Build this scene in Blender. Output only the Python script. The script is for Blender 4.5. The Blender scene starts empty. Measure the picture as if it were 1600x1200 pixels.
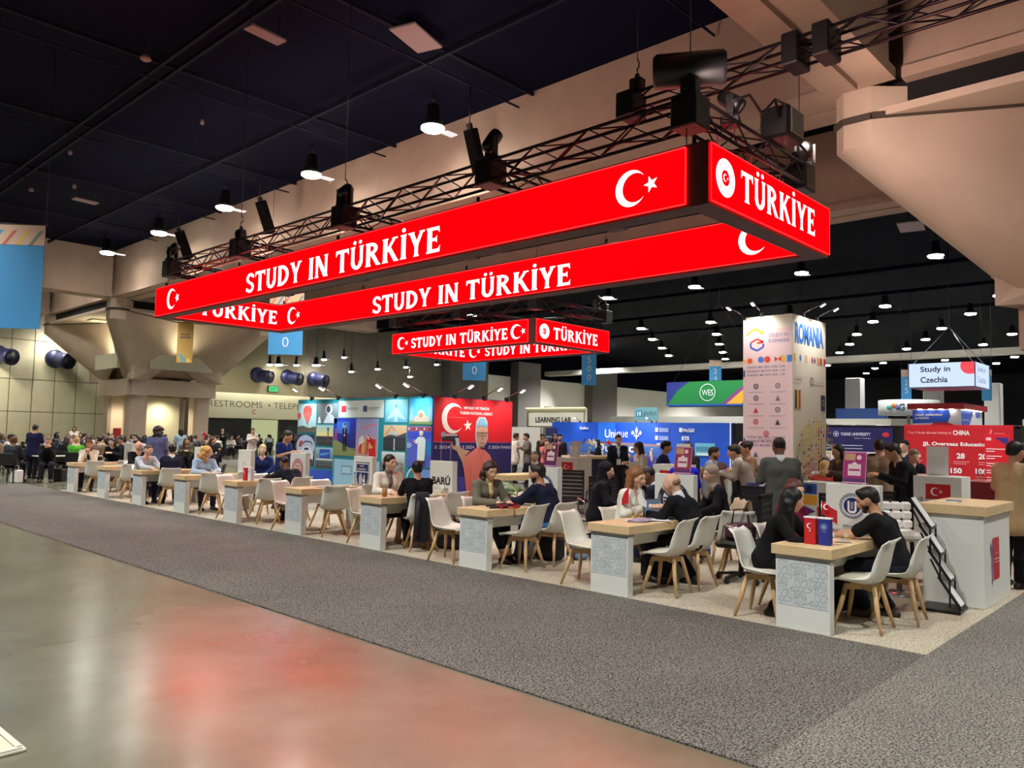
import bpy, bmesh, math, random
import numpy as np
from mathutils import Matrix, Vector
PI = math.pi
random.seed(7)
S = bpy.context.scene
COL = S.collection

def lin(c):
    return tuple((v/12.92 if v <= .04045 else ((v+.055)/1.055)**2.4) for v in (x/255 for x in c))

# ------------------------------------------------------------------ camera
cam_d = bpy.data.cameras.new('camera')
cam = bpy.data.objects.new('camera', cam_d)
COL.objects.link(cam)
cam_d.sensor_width = 36
cam_d.lens = 36*1223/1600
cam_d.clip_end = 400
_x = Vector((.684, -.729, .020)).normalized()
_z = Vector((-.727, -.684, -.064))
_z = (_z - _x*_z.dot(_x)).normalized()
_y = _z.cross(_x)
cam.matrix_world = Matrix(((_x.x, _y.x, _z.x, 0), (_x.y, _y.y, _z.y, 0), (_x.z, _y.z, _z.z, 1.7), (0, 0, 0, 1)))
S.camera = cam

# ------------------------------------------------------------------ world, exposure
S.view_settings.view_transform = 'Standard'
S.view_settings.look = 'None'
S.view_settings.gamma = 1
S.view_settings.use_curve_mapping = False
S.view_settings.exposure = 0.32
S.cycles.use_denoising = True
S.cycles.max_bounces = 6
S.cycles.diffuse_bounces = 3
S.cycles.glossy_bounces = 3
S.cycles.transmission_bounces = 4
S.cycles.sample_clamp_indirect = 6
w = bpy.data.worlds.new('hall_air')
S.world = w
w.use_nodes = True
w.node_tree.nodes['Background'].inputs[0].default_value = (.30, .29, .36, 1)
w.node_tree.nodes['Background'].inputs[1].default_value = .10

# ------------------------------------------------------------------ hall lamps (the light of the high bay fixtures built further down) and added fill spots
BAY = []
for X in (1.5, 13.9, 26.2, 38.6, 51.2, 63.6, 76.0, 88.4, 100.8):
    for Y in (-8.4, -2.3, 3.9, 10.1, 16.3, 22.4, 28.4, 34.4, 40.4):
        if not (X == 13.9 and 0 < Y < 12): BAY.append((X, Y))
def spot(name, loc, power, size=118, blend=.8, rad=.25, col=(1, .98, .94), aim=None):
    l = bpy.data.lights.new(name, 'SPOT')
    l.energy = power; l.spot_size = math.radians(size); l.spot_blend = blend
    l.shadow_soft_size = rad; l.color = col
    o = bpy.data.objects.new(name, l); COL.objects.link(o); o.location = loc
    if aim is not None:
        o.rotation_euler = (Vector(aim)-Vector(loc)).to_track_quat('-Z', 'Y').to_euler()
    return o
for X, Y in BAY:
    if X < 45:
        spot('bay_and_fill_light', (X, Y, 9.75), 2300)
    elif (X, Y) in ((51.2, 3.9), (51.2, 16.3), (51.2, 28.4), (63.6, 10.1), (63.6, 34.4), (76, 22.4)):
        spot('bay_and_fill_light', (X, Y, 9.75), 7500, 140, rad=.4)
for X, Y in ((66, 50), (82, 48), (98, 50)):  # added spots without fixtures, brightening the pale rear wall
    spot('bay_and_fill_light', (X, Y, 10.2), 14000, 140, rad=.4)
for Y in (9.3, 13.6, 18.0, 21.9, 27.0):  # added pink fill that brightens the concrete beam face
    spot('added_fill_wash', (9.5, Y, 6.9), 330, 150, 1, .3, (1, .68, .60), (15.5, Y+2.5, 10.2))
spot('added_fill_wash', (12.6, 5.2, 6.9), 420, 150, 1, .3, (1, .72, .64), (17.5, 2.0, 7.0))  # this spot and the next are added to brighten the right column cap
spot('added_fill_wash', (9.3, 5.0, 6.3), 160, 150, 1, .3, (1, .72, .64), (14.0, 3.0, 9.5))
def area(name, loc, aim, power, sx, sy, col=(1, 1, 1)):
    l = bpy.data.lights.new(name, 'AREA')
    l.shape = 'RECTANGLE'; l.size = sx; l.size_y = sy; l.energy = power; l.color = col
    o = bpy.data.objects.new(name, l); COL.objects.link(o); o.location = loc
    o.rotation_euler = (Vector(aim)-Vector(loc)).to_track_quat('-Z', 'Y').to_euler()
    return o

# ------------------------------------------------------------------ materials
MATS = {}
def mat(name, rgb, rough=.6, metal=0., emit=0., spec=.5, noise=None, bump=None, alpha=1., trans=0., emit_rgb=None):
    if name in MATS: return MATS[name]
    m = bpy.data.materials.new(name); MATS[name] = m
    m.use_nodes = True
    nt = m.node_tree; b = nt.nodes['Principled BSDF']
    c = (*lin(rgb), 1)
    b.inputs['Base Color'].default_value = c
    b.inputs['Roughness'].default_value = rough
    b.inputs['Metallic'].default_value = metal
    b.inputs['Specular IOR Level'].default_value = spec
    b.inputs['Alpha'].default_value = alpha
    b.inputs['Transmission Weight'].default_value = trans
    if emit:
        b.inputs['Emission Color'].default_value = (*lin(emit_rgb or rgb), 1)
        b.inputs['Emission Strength'].default_value = emit
    if noise or bump:
        tc = nt.nodes.new('ShaderNodeTexCoord')
    if noise:                       # (scale, amount, detail)
        n = nt.nodes.new('ShaderNodeTexNoise'); n.inputs['Scale'].default_value = noise[0]
        n.inputs['Detail'].default_value = noise[2] if len(noise) > 2 else 3
        nt.links.new(tc.outputs['Object'], n.inputs['Vector'])
        r = nt.nodes.new('ShaderNodeValToRGB')
        k = noise[1]
        r.color_ramp.elements[0].position = .3; r.color_ramp.elements[1].position = .7
        r.color_ramp.elements[0].color = tuple(max(0, v*(1-k)) for v in c[:3]) + (1,)
        r.color_ramp.elements[1].color = tuple(min(1, v*(1+k)) for v in c[:3]) + (1,)
        nt.links.new(n.outputs['Fac'], r.inputs['Fac'])
        nt.links.new(r.outputs['Color'], b.inputs['Base Color'])
    if bump:                        # (scale, strength, distance)
        n = nt.nodes.new('ShaderNodeTexNoise'); n.inputs['Scale'].default_value = bump[0]
        n.inputs['Detail'].default_value = 3
        nt.links.new(tc.outputs['Object'], n.inputs['Vector'])
        bp = nt.nodes.new('ShaderNodeBump'); bp.inputs['Strength'].default_value = bump[1]
        bp.inputs['Distance'].default_value = bump[2]
        nt.links.new(n.outputs['Fac'], bp.inputs['Height'])
        nt.links.new(bp.outputs['Normal'], b.inputs['Normal'])
    return m

def wood_mat(name, rgb, dark, rough=.5, scale=6, axis=(1, 12, 12)):
    if name in MATS: return MATS[name]
    m = mat(name, rgb, rough)
    nt = m.node_tree; b = nt.nodes['Principled BSDF']
    tc = nt.nodes.new('ShaderNodeTexCoord'); mp = nt.nodes.new('ShaderNodeMapping')
    mp.inputs['Scale'].default_value = axis
    n = nt.nodes.new('ShaderNodeTexNoise'); n.inputs['Scale'].default_value = scale; n.inputs['Detail'].default_value = 5
    r = nt.nodes.new('ShaderNodeValToRGB')
    r.color_ramp.elements[0].position = .3; r.color_ramp.elements[1].position = .7
    r.color_ramp.elements[0].color = (*lin(dark), 1); r.color_ramp.elements[1].color = (*lin(rgb), 1)
    nt.links.new(tc.outputs['Object'], mp.inputs[0]); nt.links.new(mp.outputs[0], n.inputs['Vector'])
    nt.links.new(n.outputs['Fac'], r.inputs['Fac']); nt.links.new(r.outputs['Color'], b.inputs['Base Color'])
    return m

def carpet_mat(name, lo, hi, scale):
    m = mat(name, hi, 1., spec=.1)
    nt = m.node_tree; b = nt.nodes['Principled BSDF']
    tc = nt.nodes.new('ShaderNodeTexCoord')
    n = nt.nodes.new('ShaderNodeTexNoise'); n.inputs['Scale'].default_value = scale; n.inputs['Detail'].default_value = 4
    n.inputs['Roughness'].default_value = .75
    n2 = nt.nodes.new('ShaderNodeTexNoise'); n2.inputs['Scale'].default_value = .9; n2.inputs['Detail'].default_value = 3
    r = nt.nodes.new('ShaderNodeValToRGB')
    r.color_ramp.elements[0].position = .42; r.color_ramp.elements[1].position = .58
    r.color_ramp.elements[0].color = (*lin(lo), 1); r.color_ramp.elements[1].color = (*lin(hi), 1)
    mx = nt.nodes.new('ShaderNodeMix'); mx.data_type = 'RGBA'; mx.blend_type = 'MULTIPLY'; mx.inputs[0].default_value = .35
    nt.links.new(tc.outputs['Object'], n.inputs['Vector']); nt.links.new(tc.outputs['Object'], n2.inputs['Vector'])
    nt.links.new(n.outputs['Fac'], r.inputs['Fac'])
    nt.links.new(r.outputs['Color'], mx.inputs[6]); nt.links.new(n2.outputs['Fac'], mx.inputs[7])
    nt.links.new(mx.outputs[2], b.inputs['Base Color'])
    bp = nt.nodes.new('ShaderNodeBump'); bp.inputs['Strength'].default_value = .8; bp.inputs['Distance'].default_value = .012
    nt.links.new(n.outputs['Fac'], bp.inputs['Height']); nt.links.new(bp.outputs['Normal'], b.inputs['Normal'])
    return m

def polished_floor():
    m = mat('polished_concrete', (128, 124, 106), .3, spec=.75)
    nt = m.node_tree; b = nt.nodes['Principled BSDF']
    tc = nt.nodes.new('ShaderNodeTexCoord')
    n = nt.nodes.new('ShaderNodeTexNoise'); n.inputs['Scale'].default_value = .7; n.inputs['Detail'].default_value = 7
    n.inputs['Roughness'].default_value = .6
    r = nt.nodes.new('ShaderNodeValToRGB')
    r.color_ramp.elements[0].position = .3; r.color_ramp.elements[1].position = .72
    r.color_ramp.elements[0].color = (*lin((98, 96, 78)), 1); r.color_ramp.elements[1].color = (*lin((124, 125, 107)), 1)
    n2 = nt.nodes.new('ShaderNodeTexNoise'); n2.inputs['Scale'].default_value = 1.1; n2.inputs['Detail'].default_value = 3
    r2 = nt.nodes.new('ShaderNodeMapRange')
    r2.inputs[1].default_value = .3; r2.inputs[2].default_value = .7; r2.inputs[3].default_value = .17; r2.inputs[4].default_value = .25
    nt.links.new(tc.outputs['Object'], n.inputs['Vector']); nt.links.new(tc.outputs['Object'], n2.inputs['Vector'])
    nt.links.new(n.outputs['Fac'], r.inputs['Fac']); nt.links.new(r.outputs['Color'], b.inputs['Base Color'])
    nt.links.new(n2.outputs['Fac'], r2.inputs[0]); nt.links.new(r2.outputs[0], b.inputs['Roughness'])
    return m

def screen(name, rgb, strength):      # a lit display, backlit fabric, lamp or a surface given a glow
    m = mat('lit_'+name, (10, 10, 10), .6, emit=strength, emit_rgb=rgb, spec=0.)
    return m

WHITE = mat('white_laminate', (226, 229, 222), .45)
WOOD = wood_mat('oak_top', (224, 200, 156), (204, 176, 130))
LEGWOOD = wood_mat('beech_leg', (214, 180, 132), (190, 152, 104), axis=(14, 14, 2))
SHELL = mat('chair_plastic', (228, 228, 216), .35)
BLACK = mat('black_metal', (16, 16, 18), .4)
DARKTRUSS = mat('truss_metal', (38, 30, 36), .32, metal=.7)
STEEL = mat('bright_metal', (190, 190, 190), .22, metal=1)
CONC = mat('beam_concrete', (174, 148, 130), .75, noise=(1.2, .07))
CONC2 = mat('cap_concrete', (190, 171, 152), .75, noise=(1.0, .06))
WALLC = mat('wall_concrete', (208, 201, 172), .8, noise=(.8, .08))
RED = mat('flag_red', (200, 20, 28), .5)
PRINTW = mat('print_white', (240, 240, 240), .5)
PRINTN = mat('print_navy', (22, 28, 84), .5)
PRINTK = mat('print_black', (28, 28, 32), .5)
PRINTG = mat('print_grey', (150, 155, 160), .5)

# ------------------------------------------------------------------ mesh builder
class MB:
    def __init__(s): s.v = []; s.f = []; s.mi = []; s.sm = []
    def add(s, vs, fs, mi=0, M=None, smooth=False):
        o = len(s.v)
        if M is None: s.v += [tuple(v) for v in vs]
        else: s.v += [tuple(M @ Vector(v)) for v in vs]
        s.f += [tuple(i+o for i in f) for f in fs]
        s.mi += [mi]*len(fs); s.sm += [smooth]*len(fs)
        return s
    def box(s, x0, y0, z0, x1, y1, z1, mi=0, M=None, c=0.):
        if c <= 0:
            v = [(x, y, z) for x in (x0, x1) for y in (y0, y1) for z in (z0, z1)]
            f = [(0, 1, 3, 2), (4, 6, 7, 5), (0, 4, 5, 1), (2, 3, 7, 6), (0, 2, 6, 4), (1, 5, 7, 3)]
            return s.add(v, f, mi, M)
        v = []; idx = {}
        xs, ys, zs = (x0, x1), (y0, y1), (z0, z1)
        for i in (0, 1):
            for j in (0, 1):
                for k in (0, 1):
                    sx, sy, sz = (1-2*i)*c, (1-2*j)*c, (1-2*k)*c
                    for a in range(3):
                        p = [xs[i]+sx, ys[j]+sy, zs[k]+sz]
                        p[a] = (xs[i], ys[j], zs[k])[a]
                        idx[i, j, k, a] = len(v); v.append(tuple(p))
        f = []
        for a in range(3):
            b, d = (a+1) % 3, (a+2) % 3
            for e in (0, 1):
                q = []
                for (m, n) in ((0, 0), (1, 0), (1, 1), (0, 1)):
                    t = [0, 0, 0]; t[a] = e; t[b] = m; t[d] = n
                    q.append(idx[t[0], t[1], t[2], a])
                f.append(tuple(q if e else q[::-1]))
            for m in (0, 1):
                for n in (0, 1):
                    t0 = [0, 0, 0]; t0[b] = m; t0[d] = n; t1 = list(t0); t1[a] = 1
                    q = (idx[(*t0, b)], idx[(*t1, b)], idx[(*t1, d)], idx[(*t0, d)])
                    f.append(q if m != n else q[::-1])
        for i in (0, 1):
            for j in (0, 1):
                for k in (0, 1):
                    q = (idx[i, j, k, 0], idx[i, j, k, 1], idx[i, j, k, 2])
                    f.append(q if (i+j+k) % 2 else q[::-1])
        return s.add(v, f, mi, M)
    def tube(s, pts, r, n=8, mi=0, M=None, caps=True, smooth=True):
        pts = [Vector(p) for p in pts]
        rs = r if isinstance(r, (list, tuple)) else [r]*len(pts)
        v = []; f = []
        tt = (pts[-1]-pts[0]) if (pts[-1]-pts[0]).length > 1e-6 else (pts[1]-pts[0])
        up = Vector((0, 0, 1)) if abs(tt.normalized().z) < .8 else Vector((1, .1, 0))
        for i, p in enumerate(pts):
            t = (pts[min(i+1, len(pts)-1)]-pts[max(i-1, 0)]).normalized()
            if t.cross(up).length < .05: up = Vector((.3, 1, .2))
            a = t.cross(up).normalized(); b = a.cross(t)
            for k in range(n):
                an = 2*PI*(k+.5)/n
                v.append(p + a*math.cos(an)*rs[i] + b*math.sin(an)*rs[i])
        for i in range(len(pts)-1):
            for k in range(n):
                k2 = (k+1) % n
                f.append((i*n+k, i*n+k2, (i+1)*n+k2, (i+1)*n+k))
        s.add(v, f, mi, M, smooth)
        if caps:
            o = len(s.v)-len(v)
            s.f += [tuple(o+k for k in range(n))[::-1], tuple(o+(len(pts)-1)*n+k for k in range(n))]
            s.mi += [mi]*2; s.sm += [False]*2
        return s
    def bar(s, a, b, w, h=None, mi=0, M=None):      # rectangular bar from a to b
        h = h or w
        a, b = Vector(a), Vector(b); t = (b-a).normalized()
        up = Vector((0, 0, 1)) if abs(t.z) < .95 else Vector((1, 0, 0))
        x = t.cross(up).normalized()*w/2; y = x.normalized().cross(t)*h/2
        v = [p+sx*x+sy*y for p in (a, b) for sx, sy in ((-1, -1), (1, -1), (1, 1), (-1, 1))]
        f = [(3, 2, 1, 0), (4, 5, 6, 7)] + [(k, (k+1) % 4, 4+(k+1) % 4, 4+k) for k in range(4)]
        return s.add(v, f, mi, M)
    def prism(s, poly, d0, d1, mi=0, M=None):       # polygon in local xy (ccw) extruded along z
        n = len(poly)
        v = [(x, y, d0) for x, y in poly] + [(x, y, d1) for x, y in poly]
        f = [tuple(range(n))[::-1], tuple(range(n, 2*n))] + [(k, (k+1) % n, n+(k+1) % n, n+k) for k in range(n)]
        return s.add(v, f, mi, M)
    def lathe(s, prof, n=16, mi=0, M=None, smooth=True, cap=True):    # profile of (r, z)
        v = []; f = []
        for r, z in prof:
            for k in range(n):
                a = 2*PI*k/n; v.append((r*math.cos(a), r*math.sin(a), z))
        for i in range(len(prof)-1):
            for k in range(n):
                k2 = (k+1) % n
                f.append((i*n+k, i*n+k2, (i+1)*n+k2, (i+1)*n+k))
        if cap:
            f.append(tuple(range(n))[::-1]); f.append(tuple((len(prof)-1)*n+k for k in range(n)))
        return s.add(v, f, mi, M, smooth)
    def quad(s, a, b, c, d, mi=0, M=None): return s.add([a, b, c, d], [(0, 1, 2, 3)], mi, M)
    def mesh(s, name, mats):
        me = bpy.data.meshes.new(name)
        me.from_pydata([tuple(v) for v in s.v], [], s.f)
        for m in (mats if isinstance(mats, (list, tuple)) else [mats]): me.materials.append(m)
        me.polygons.foreach_set('material_index', s.mi)
        me.polygons.foreach_set('use_smooth', s.sm)
        me.update()
        return me

def obj(name, me, parent=None, M=None, label=None):
    o = bpy.data.objects.new(name, me); COL.objects.link(o)
    if parent: o.parent = parent
    if M is not None: o.matrix_local = M if parent else M
    if label: o['label'] = label
    return o
def part(name, mb, mats, parent, M=None, label=None):
    return obj(name, mb.mesh(name, mats), parent, M, label)
def tag(o, label, cat, group=None, kind=None):
    if label: o['label'] = label
    if cat: o['category'] = cat
    if group: o['group'] = group
    if kind: o['kind'] = kind
    return o
def thing(name, label, cat, loc=(0, 0, 0), rz=0, group=None):
    o = bpy.data.objects.new(name, None); COL.objects.link(o)
    o.empty_display_size = .1
    o.location = loc; o.rotation_euler = (0, 0, rz)
    return tag(o, label, cat, group)
def struct(name, mb, mats, label=None):
    o = obj(name, mb.mesh(name, mats)); o['kind'] = 'structure'
    if label: o['label'] = label
    return o
def dup(root, loc, rz=None, label=None, group=None):
    r = root.copy(); COL.objects.link(r); r.location = loc
    if rz is not None: r.rotation_euler = (0, 0, rz)
    if label: r['label'] = label
    if group: r['group'] = group
    for ch in root.children:
        c = ch.copy(); COL.objects.link(c); c.parent = r
        for g in ch.children:
            d = g.copy(); COL.objects.link(d); d.parent = c
    return r
T = Matrix.Translation
def Rz(a): return Matrix.Rotation(a, 4, 'Z')
def frame(origin, ex, ey):             # local x=ex, y=ey, z=ex x ey
    ex = Vector(ex).normalized(); ey = Vector(ey).normalized(); ez = ex.cross(ey)
    o = Vector(origin)
    return Matrix(((ex.x, ey.x, ez.x, o.x), (ex.y, ey.y, ez.y, o.y), (ex.z, ey.z, ez.z, o.z), (0, 0, 0, 1)))
def faceX(x, yleft, z): return frame((x, yleft, z), (0, -1, 0), (0, 0, 1))   # board facing -X: local x runs to -Y
def faceY(xleft, y, z): return frame((xleft, y, z), (1, 0, 0), (0, 0, 1))    # board facing -Y: local x runs to +X

# ------------------------------------------------------------------ lettering and flat print
TXT = {}
def text_mesh(s, bold=0.):
    k = (s, bold)
    if k not in TXT:
        cu = bpy.data.curves.new('lettering', 'FONT')
        cu.body = s; cu.size = 1; cu.offset = bold; cu.resolution_u = 3; cu.align_x = 'LEFT'
        o = bpy.data.objects.new('tmp', cu)
        me = bpy.data.meshes.new_from_object(o)
        bpy.data.objects.remove(o)
        n = len(me.vertices); co = np.zeros(n*3); me.vertices.foreach_get('co', co); co = co.reshape(-1, 3)
        TXT[k] = (me, co.min(0), co.max(0))
    return TXT[k]
def text(parent, s, M, w=None, h=None, m=PRINTW, bold=.0, align='L', name='lettering', d=.004):
    """lettering with its lower left (or centre) at M's origin, fitted to width w and/or height h"""
    me0, lo, hi = text_mesh(s, bold)
    me = me0.copy(); me.name = 'lettering'
    bw, bh = hi[0]-lo[0], hi[1]-lo[1]
    sx = w/bw if w else h/bh; sy = h/bh if h else sx
    me.materials.clear(); me.materials.append(m)
    ox = -lo[0] if align == 'L' else -(lo[0]+hi[0])/2
    A = Matrix(((sx, 0, 0, ox*sx), (0, sy, 0, -lo[1]*sy), (0, 0, 1, d), (0, 0, 0, 1)))
    me.transform(A)
    return obj(name, me, parent, M)

def glyph(c):
    """heavy capital with small wedge serifs: polygons in a cell of height 1, and its width"""
    P = []
    def q(*p): P.append(list(p))
    def stem(x, w=.205, y0=0., y1=1., lo=True, hi=True):
        q((x-w/2, y0), (x+w/2, y0), (x+w/2, y1), (x-w/2, y1))
        if lo: q((x-w/2-.05, y0), (x+w/2+.05, y0), (x+w/2, y0+.1), (x-w/2, y0+.1))
        if hi: q((x-w/2, y1-.1), (x+w/2, y1-.1), (x+w/2+.05, y1), (x-w/2-.05, y1))
    def limb(x0, y0, x1, y1, w=.2):
        q((x0-w/2, y0), (x0+w/2, y0), (x1+w/2, y1), (x1-w/2, y1))
    def bow(cx, cy, rx, ry, a0, a1, wx=.19, wy=.14, n=14):
        for k in range(n):
            t0, t1 = (math.radians(a0+(a1-a0)*(k+d)/n) for d in (0, 1))
            o = [(cx+rx*math.cos(t), cy+ry*math.sin(t)) for t in (t0, t1)]
            i = [(cx+(rx-wx)*math.cos(t), cy+(ry-wy)*math.sin(t)) for t in (t0, t1)]
            q(*((i[0], o[0], o[1], i[1]) if a1 > a0 else (i[1], o[1], o[0], i[0])))
    base = {'\u00dc': 'U', '\u0130': 'I'}.get(c, c)
    if base == 'T':
        stem(.36, hi=False); q((0, .86), (.72, .86), (.72, 1), (0, 1)); q((0, .72), (.09, .86), (0, .86)); q((.72, .72), (.72, .86), (.63, .86)); W = .72
    elif base == 'U':
        stem(.16, .17, .34, 1, False); stem(.62, .155, .34, 1, False); bow(.38, .35, .32, .36, 180, 360, .2, .15); W = .76
    elif base == 'D': stem(.16); bow(.24, .5, .52, .5, -90, 90, .2, .15); q((.16, 0), (.25, 0), (.25, .13), (.16, .13)); q((.16, .87), (.25, .87), (.25, 1), (.16, 1)); W = .78
    elif base == 'Y': stem(.37, .16, 0, .5, True, False); limb(.37, .42, .13, 1); limb(.37, .42, .62, 1, .15); q((0, .93), (.27, .93), (.27, 1), (0, 1)); q((.5, .93), (.74, .93), (.74, 1), (.5, 1)); W = .74
    elif base == 'I': stem(.16); W = .32
    elif base == 'N': stem(.13, .14); stem(.68, .14); limb(.66, 0, .13, 1, .23); W = .8
    elif base == 'R': stem(.16); bow(.26, .74, .38, .26, -90, 90, .19, .125); q((.16, .48), (.27, .48), (.27, .59), (.16, .59)); q((.16, .89), (.27, .89), (.27, 1), (.16, 1)); limb(.68, 0, .36, .52); q((.58, 0), (.82, 0), (.74, .08), (.6, .08)); W = .8
    elif base == 'K': stem(.16); limb(.24, .44, .62, 1, .15); limb(.7, 0, .36, .58); q((.5, .94), (.76, .94), (.76, 1), (.5, 1)); q((.59, 0), (.84, 0), (.76, .08), (.6, .08)); W = .82
    elif base == 'E':
        stem(.16); q((.16, 0), (.6, 0), (.6, .13), (.16, .13)); q((.16, .87), (.58, .87), (.58, 1), (.16, 1)); q((.16, .45), (.48, .45), (.48, .57), (.16, .57))
        q((.52, .13), (.6, .13), (.62, .26)); q((.5, .87), (.6, .74), (.58, .87)); q((.42, .57), (.48, .57), (.48, .66)); q((.42, .45), (.48, .36), (.48, .45)); W = .64
    elif base == 'S': bow(.33, .735, .29, .275, 25, 270, .18, .14); bow(.33, .27, .3, .275, 90, -155, .18, .14); q((.46, .8), (.6, .72), (.6, .92)); q((.2, .2), (.05, .28), (.05, .06)); W = .64
    else: W = .32
    if c == '\u00dc':
        for x in (.25, .55): P.append([(x+.085*math.cos(k*PI/5), 1.17+.085*math.sin(k*PI/5)) for k in range(10)])
    if c == '\u0130': P.append([(.16+.09*math.cos(k*PI/5), 1.18+.09*math.sin(k*PI/5)) for k in range(10)])
    return P, W
def serif_text(parent, s, M, w, h, m, d=.003):
    mb = MB(); x = 0
    for c in s:
        P, W = glyph(c)
        for pl in P: mb.add([(px+x, py, 0) for px, py in pl], [tuple(range(len(pl)))])
        x += W+.07
    sx = w/(x-.07); sy = h/1.27
    mb.v = [(a*sx, b*sy, d) for a, b, _ in mb.v]
    return part('lettering', mb, m, parent, M)
def arc(cx, cy, r, a0, a1, n=20):
    return [(cx+r*math.cos(a0+(a1-a0)*k/n), cy+r*math.sin(a0+(a1-a0)*k/n)) for k in range(n+1)]
def disc(cx, cy, r, n=28): return arc(cx, cy, r, 0, 2*PI*(n-1)/n, n-1)
def star(cx, cy, r, rot=0, k=.40, n=5):
    return [(cx+(r if i % 2 == 0 else r*k)*math.cos(rot+i*PI/n), cy+(r if i % 2 == 0 else r*k)*math.sin(rot+i*PI/n)) for i in range(2*n)]
def flat(mb, poly, d=.003, mi=0, M=None):            # thin printed shape, fan triangulated by Blender as an ngon
    mb.prism(poly, 0, d, mi, M); return mb
def ring(mb, cx, cy, ro, ri, d=.003, mi=0, M=None, n=40, a0=0, a1=2*PI):
    for k in range(n):
        t0 = a0+(a1-a0)*k/n; t1 = a0+(a1-a0)*(k+1)/n
        c0, s0, c1, s1 = math.cos(t0), math.sin(t0), math.cos(t1), math.sin(t1)
        mb.add([(cx+ri*c0, cy+ri*s0, d), (cx+ro*c0, cy+ro*s0, d), (cx+ro*c1, cy+ro*s1, d), (cx+ri*c1, cy+ri*s1, d)], [(0, 1, 2, 3)], mi, M)
    return mb
def crescent(mb, cx, cy, r, d=.003, mi=0, M=None, starred=True, flip=1):
    """crescent opening to +x with a five point star, about 2r high"""
    ri = r*.8; off = r*.26; n = 28
    dx = (r*r-ri*ri+off*off)/(2*off); dy = math.sqrt(max(0, r*r-dx*dx))
    ao = math.atan2(dy, dx); ai = math.atan2(dy, dx-off)
    O = arc(cx, cy, r, ao, 2*PI-ao, n); I = arc(cx+off, cy, ri, ai, 2*PI-ai, n)
    for k in range(n):
        mb.add([(*O[k], d), (*O[k+1], d), (*I[k+1], d), (*I[k], d)], [(0, 1, 2, 3)], mi, M)
    if starred:
        st = star(cx+r*1.28, cy, r*.46, PI)
        vs = [(cx+r*1.28, cy, d)] + [(x, y, d) for x, y in st]
        mb.add(vs, [(0, i+1, (i+1) % 10+1) for i in range(10)], mi, M)
    return mb
def lines(mb, pts, wd, d=.002, mi=0, M=None, close=False):     # printed line work
    P = [Vector(p) for p in pts]
    if close: P.append(P[0])
    for a, b in zip(P, P[1:]):
        t = (b-a); 
        if t.length < 1e-6: continue
        n = Vector((-t.y, t.x)).normalized()*wd/2
        mb.add([(*(a-n), d), (*(b-n), d), (*(b+n), d), (*(a+n), d)], [(0, 1, 2, 3)], mi, M)
    return mb
def rect(mb, x0, y0, x1, y1, d=.002, mi=0, M=None):
    return mb.add([(x0, y0, d), (x1, y0, d), (x1, y1, d), (x0, y1, d)], [(0, 1, 2, 3)], mi, M)
def poly(mb, pts, d=.002, mi=0, M=None):
    return mb.add([(x, y, d) for x, y in pts], [tuple(range(len(pts)))], mi, M)
def inkcol(rgb): return mat('ink_%d_%d_%d' % rgb, rgb, .5)
class Print:
    """flat print made of coloured shapes: collects materials by colour"""
    def __init__(s): s.mb = MB(); s.cols = []; s.layer = .001
    def i(s, rgb):
        if rgb not in s.cols: s.cols.append(rgb)
        return s.cols.index(rgb)
    def up(s): s.layer += .0009; return s.layer
    def rect(s, rgb, x0, y0, x1, y1): rect(s.mb, x0, y0, x1, y1, s.up(), s.i(rgb)); return s
    def poly(s, rgb, pts): poly(s.mb, pts, s.up(), s.i(rgb)); return s
    def disc(s, rgb, cx, cy, r, ry=None):
        ry = ry or r
        return s.poly(rgb, [(cx+r*math.cos(2*PI*k/20), cy+ry*math.sin(2*PI*k/20)) for k in range(20)])
    def ring(s, rgb, cx, cy, ro, ri, **k): ring(s.mb, cx, cy, ro, ri, s.up(), s.i(rgb), **k); return s
    def lines(s, rgb, pts, w, close=False): lines(s.mb, pts, w, s.up(), s.i(rgb), close=close); return s
    def cres(s, rgb, cx, cy, r, starred=True): crescent(s.mb, cx, cy, r, s.up(), s.i(rgb), starred=starred); return s
    def star(s, rgb, cx, cy, r, rot=PI/2, k=.4, n=5):
        st = star(cx, cy, r, rot, k, n); d = s.up()
        s.mb.add([(cx, cy, d)]+[(x, y, d) for x, y in st], [(0, i+1, (i+1) % len(st)+1) for i in range(len(st))], s.i(rgb)); return s
    def grad(s, c0, c1, x0, y0, x1, y1, n=8):
        for k in range(n):
            t = (k+.5)/n
            c = tuple(round((a+(b-a)*t)/4)*4 for a, b in zip(c0, c1))
            rect(s.mb, x0, y0+(y1-y0)*k/n, x1, y0+(y1-y0)*(k+1)/n, s.layer, s.i(c))
        s.up(); return s
    def done(s, parent, M, name='printed_graphic', label=None):
        return part(name, s.mb, [inkcol(c) for c in s.cols], parent, M, label)
# ================================================================== SETTING
H_CEIL = 11.15
mb = MB().quad((-26, -42, 0), (122, -42, 0), (122, 58, 0), (-26, 58, 0))
struct('floor', mb, polished_floor())
CARPET = carpet_mat('aisle_carpet', (50, 48, 45), (150, 146, 138), 70)
CARPET2 = carpet_mat('cross_aisle_carpet', (66, 64, 60), (170, 166, 156), 70)
BEIGE = carpet_mat('booth_carpet', (166, 156, 134), (226, 217, 196), 60)
struct('floor_aisle_carpet', MB().box(3.93, 1.92, 0, 6.915, 25.4, .012), CARPET)
struct('floor_cross_aisle_carpet', MB().box(3.93, -8, 0, 60, 1.92, .0125), CARPET2)
struct('floor_booth_carpet', MB().box(6.915, 1.92, 0, 17.2, 22.6, .014), BEIGE)
struct('floor_rear_carpet', MB().box(17.2, 1.92, 0, 60, 40, .0121), CARPET)
struct('floor_left_carpet', MB().box(6.915, 25.4, 0, 17.2, 25.41, .012), CARPET)

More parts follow.
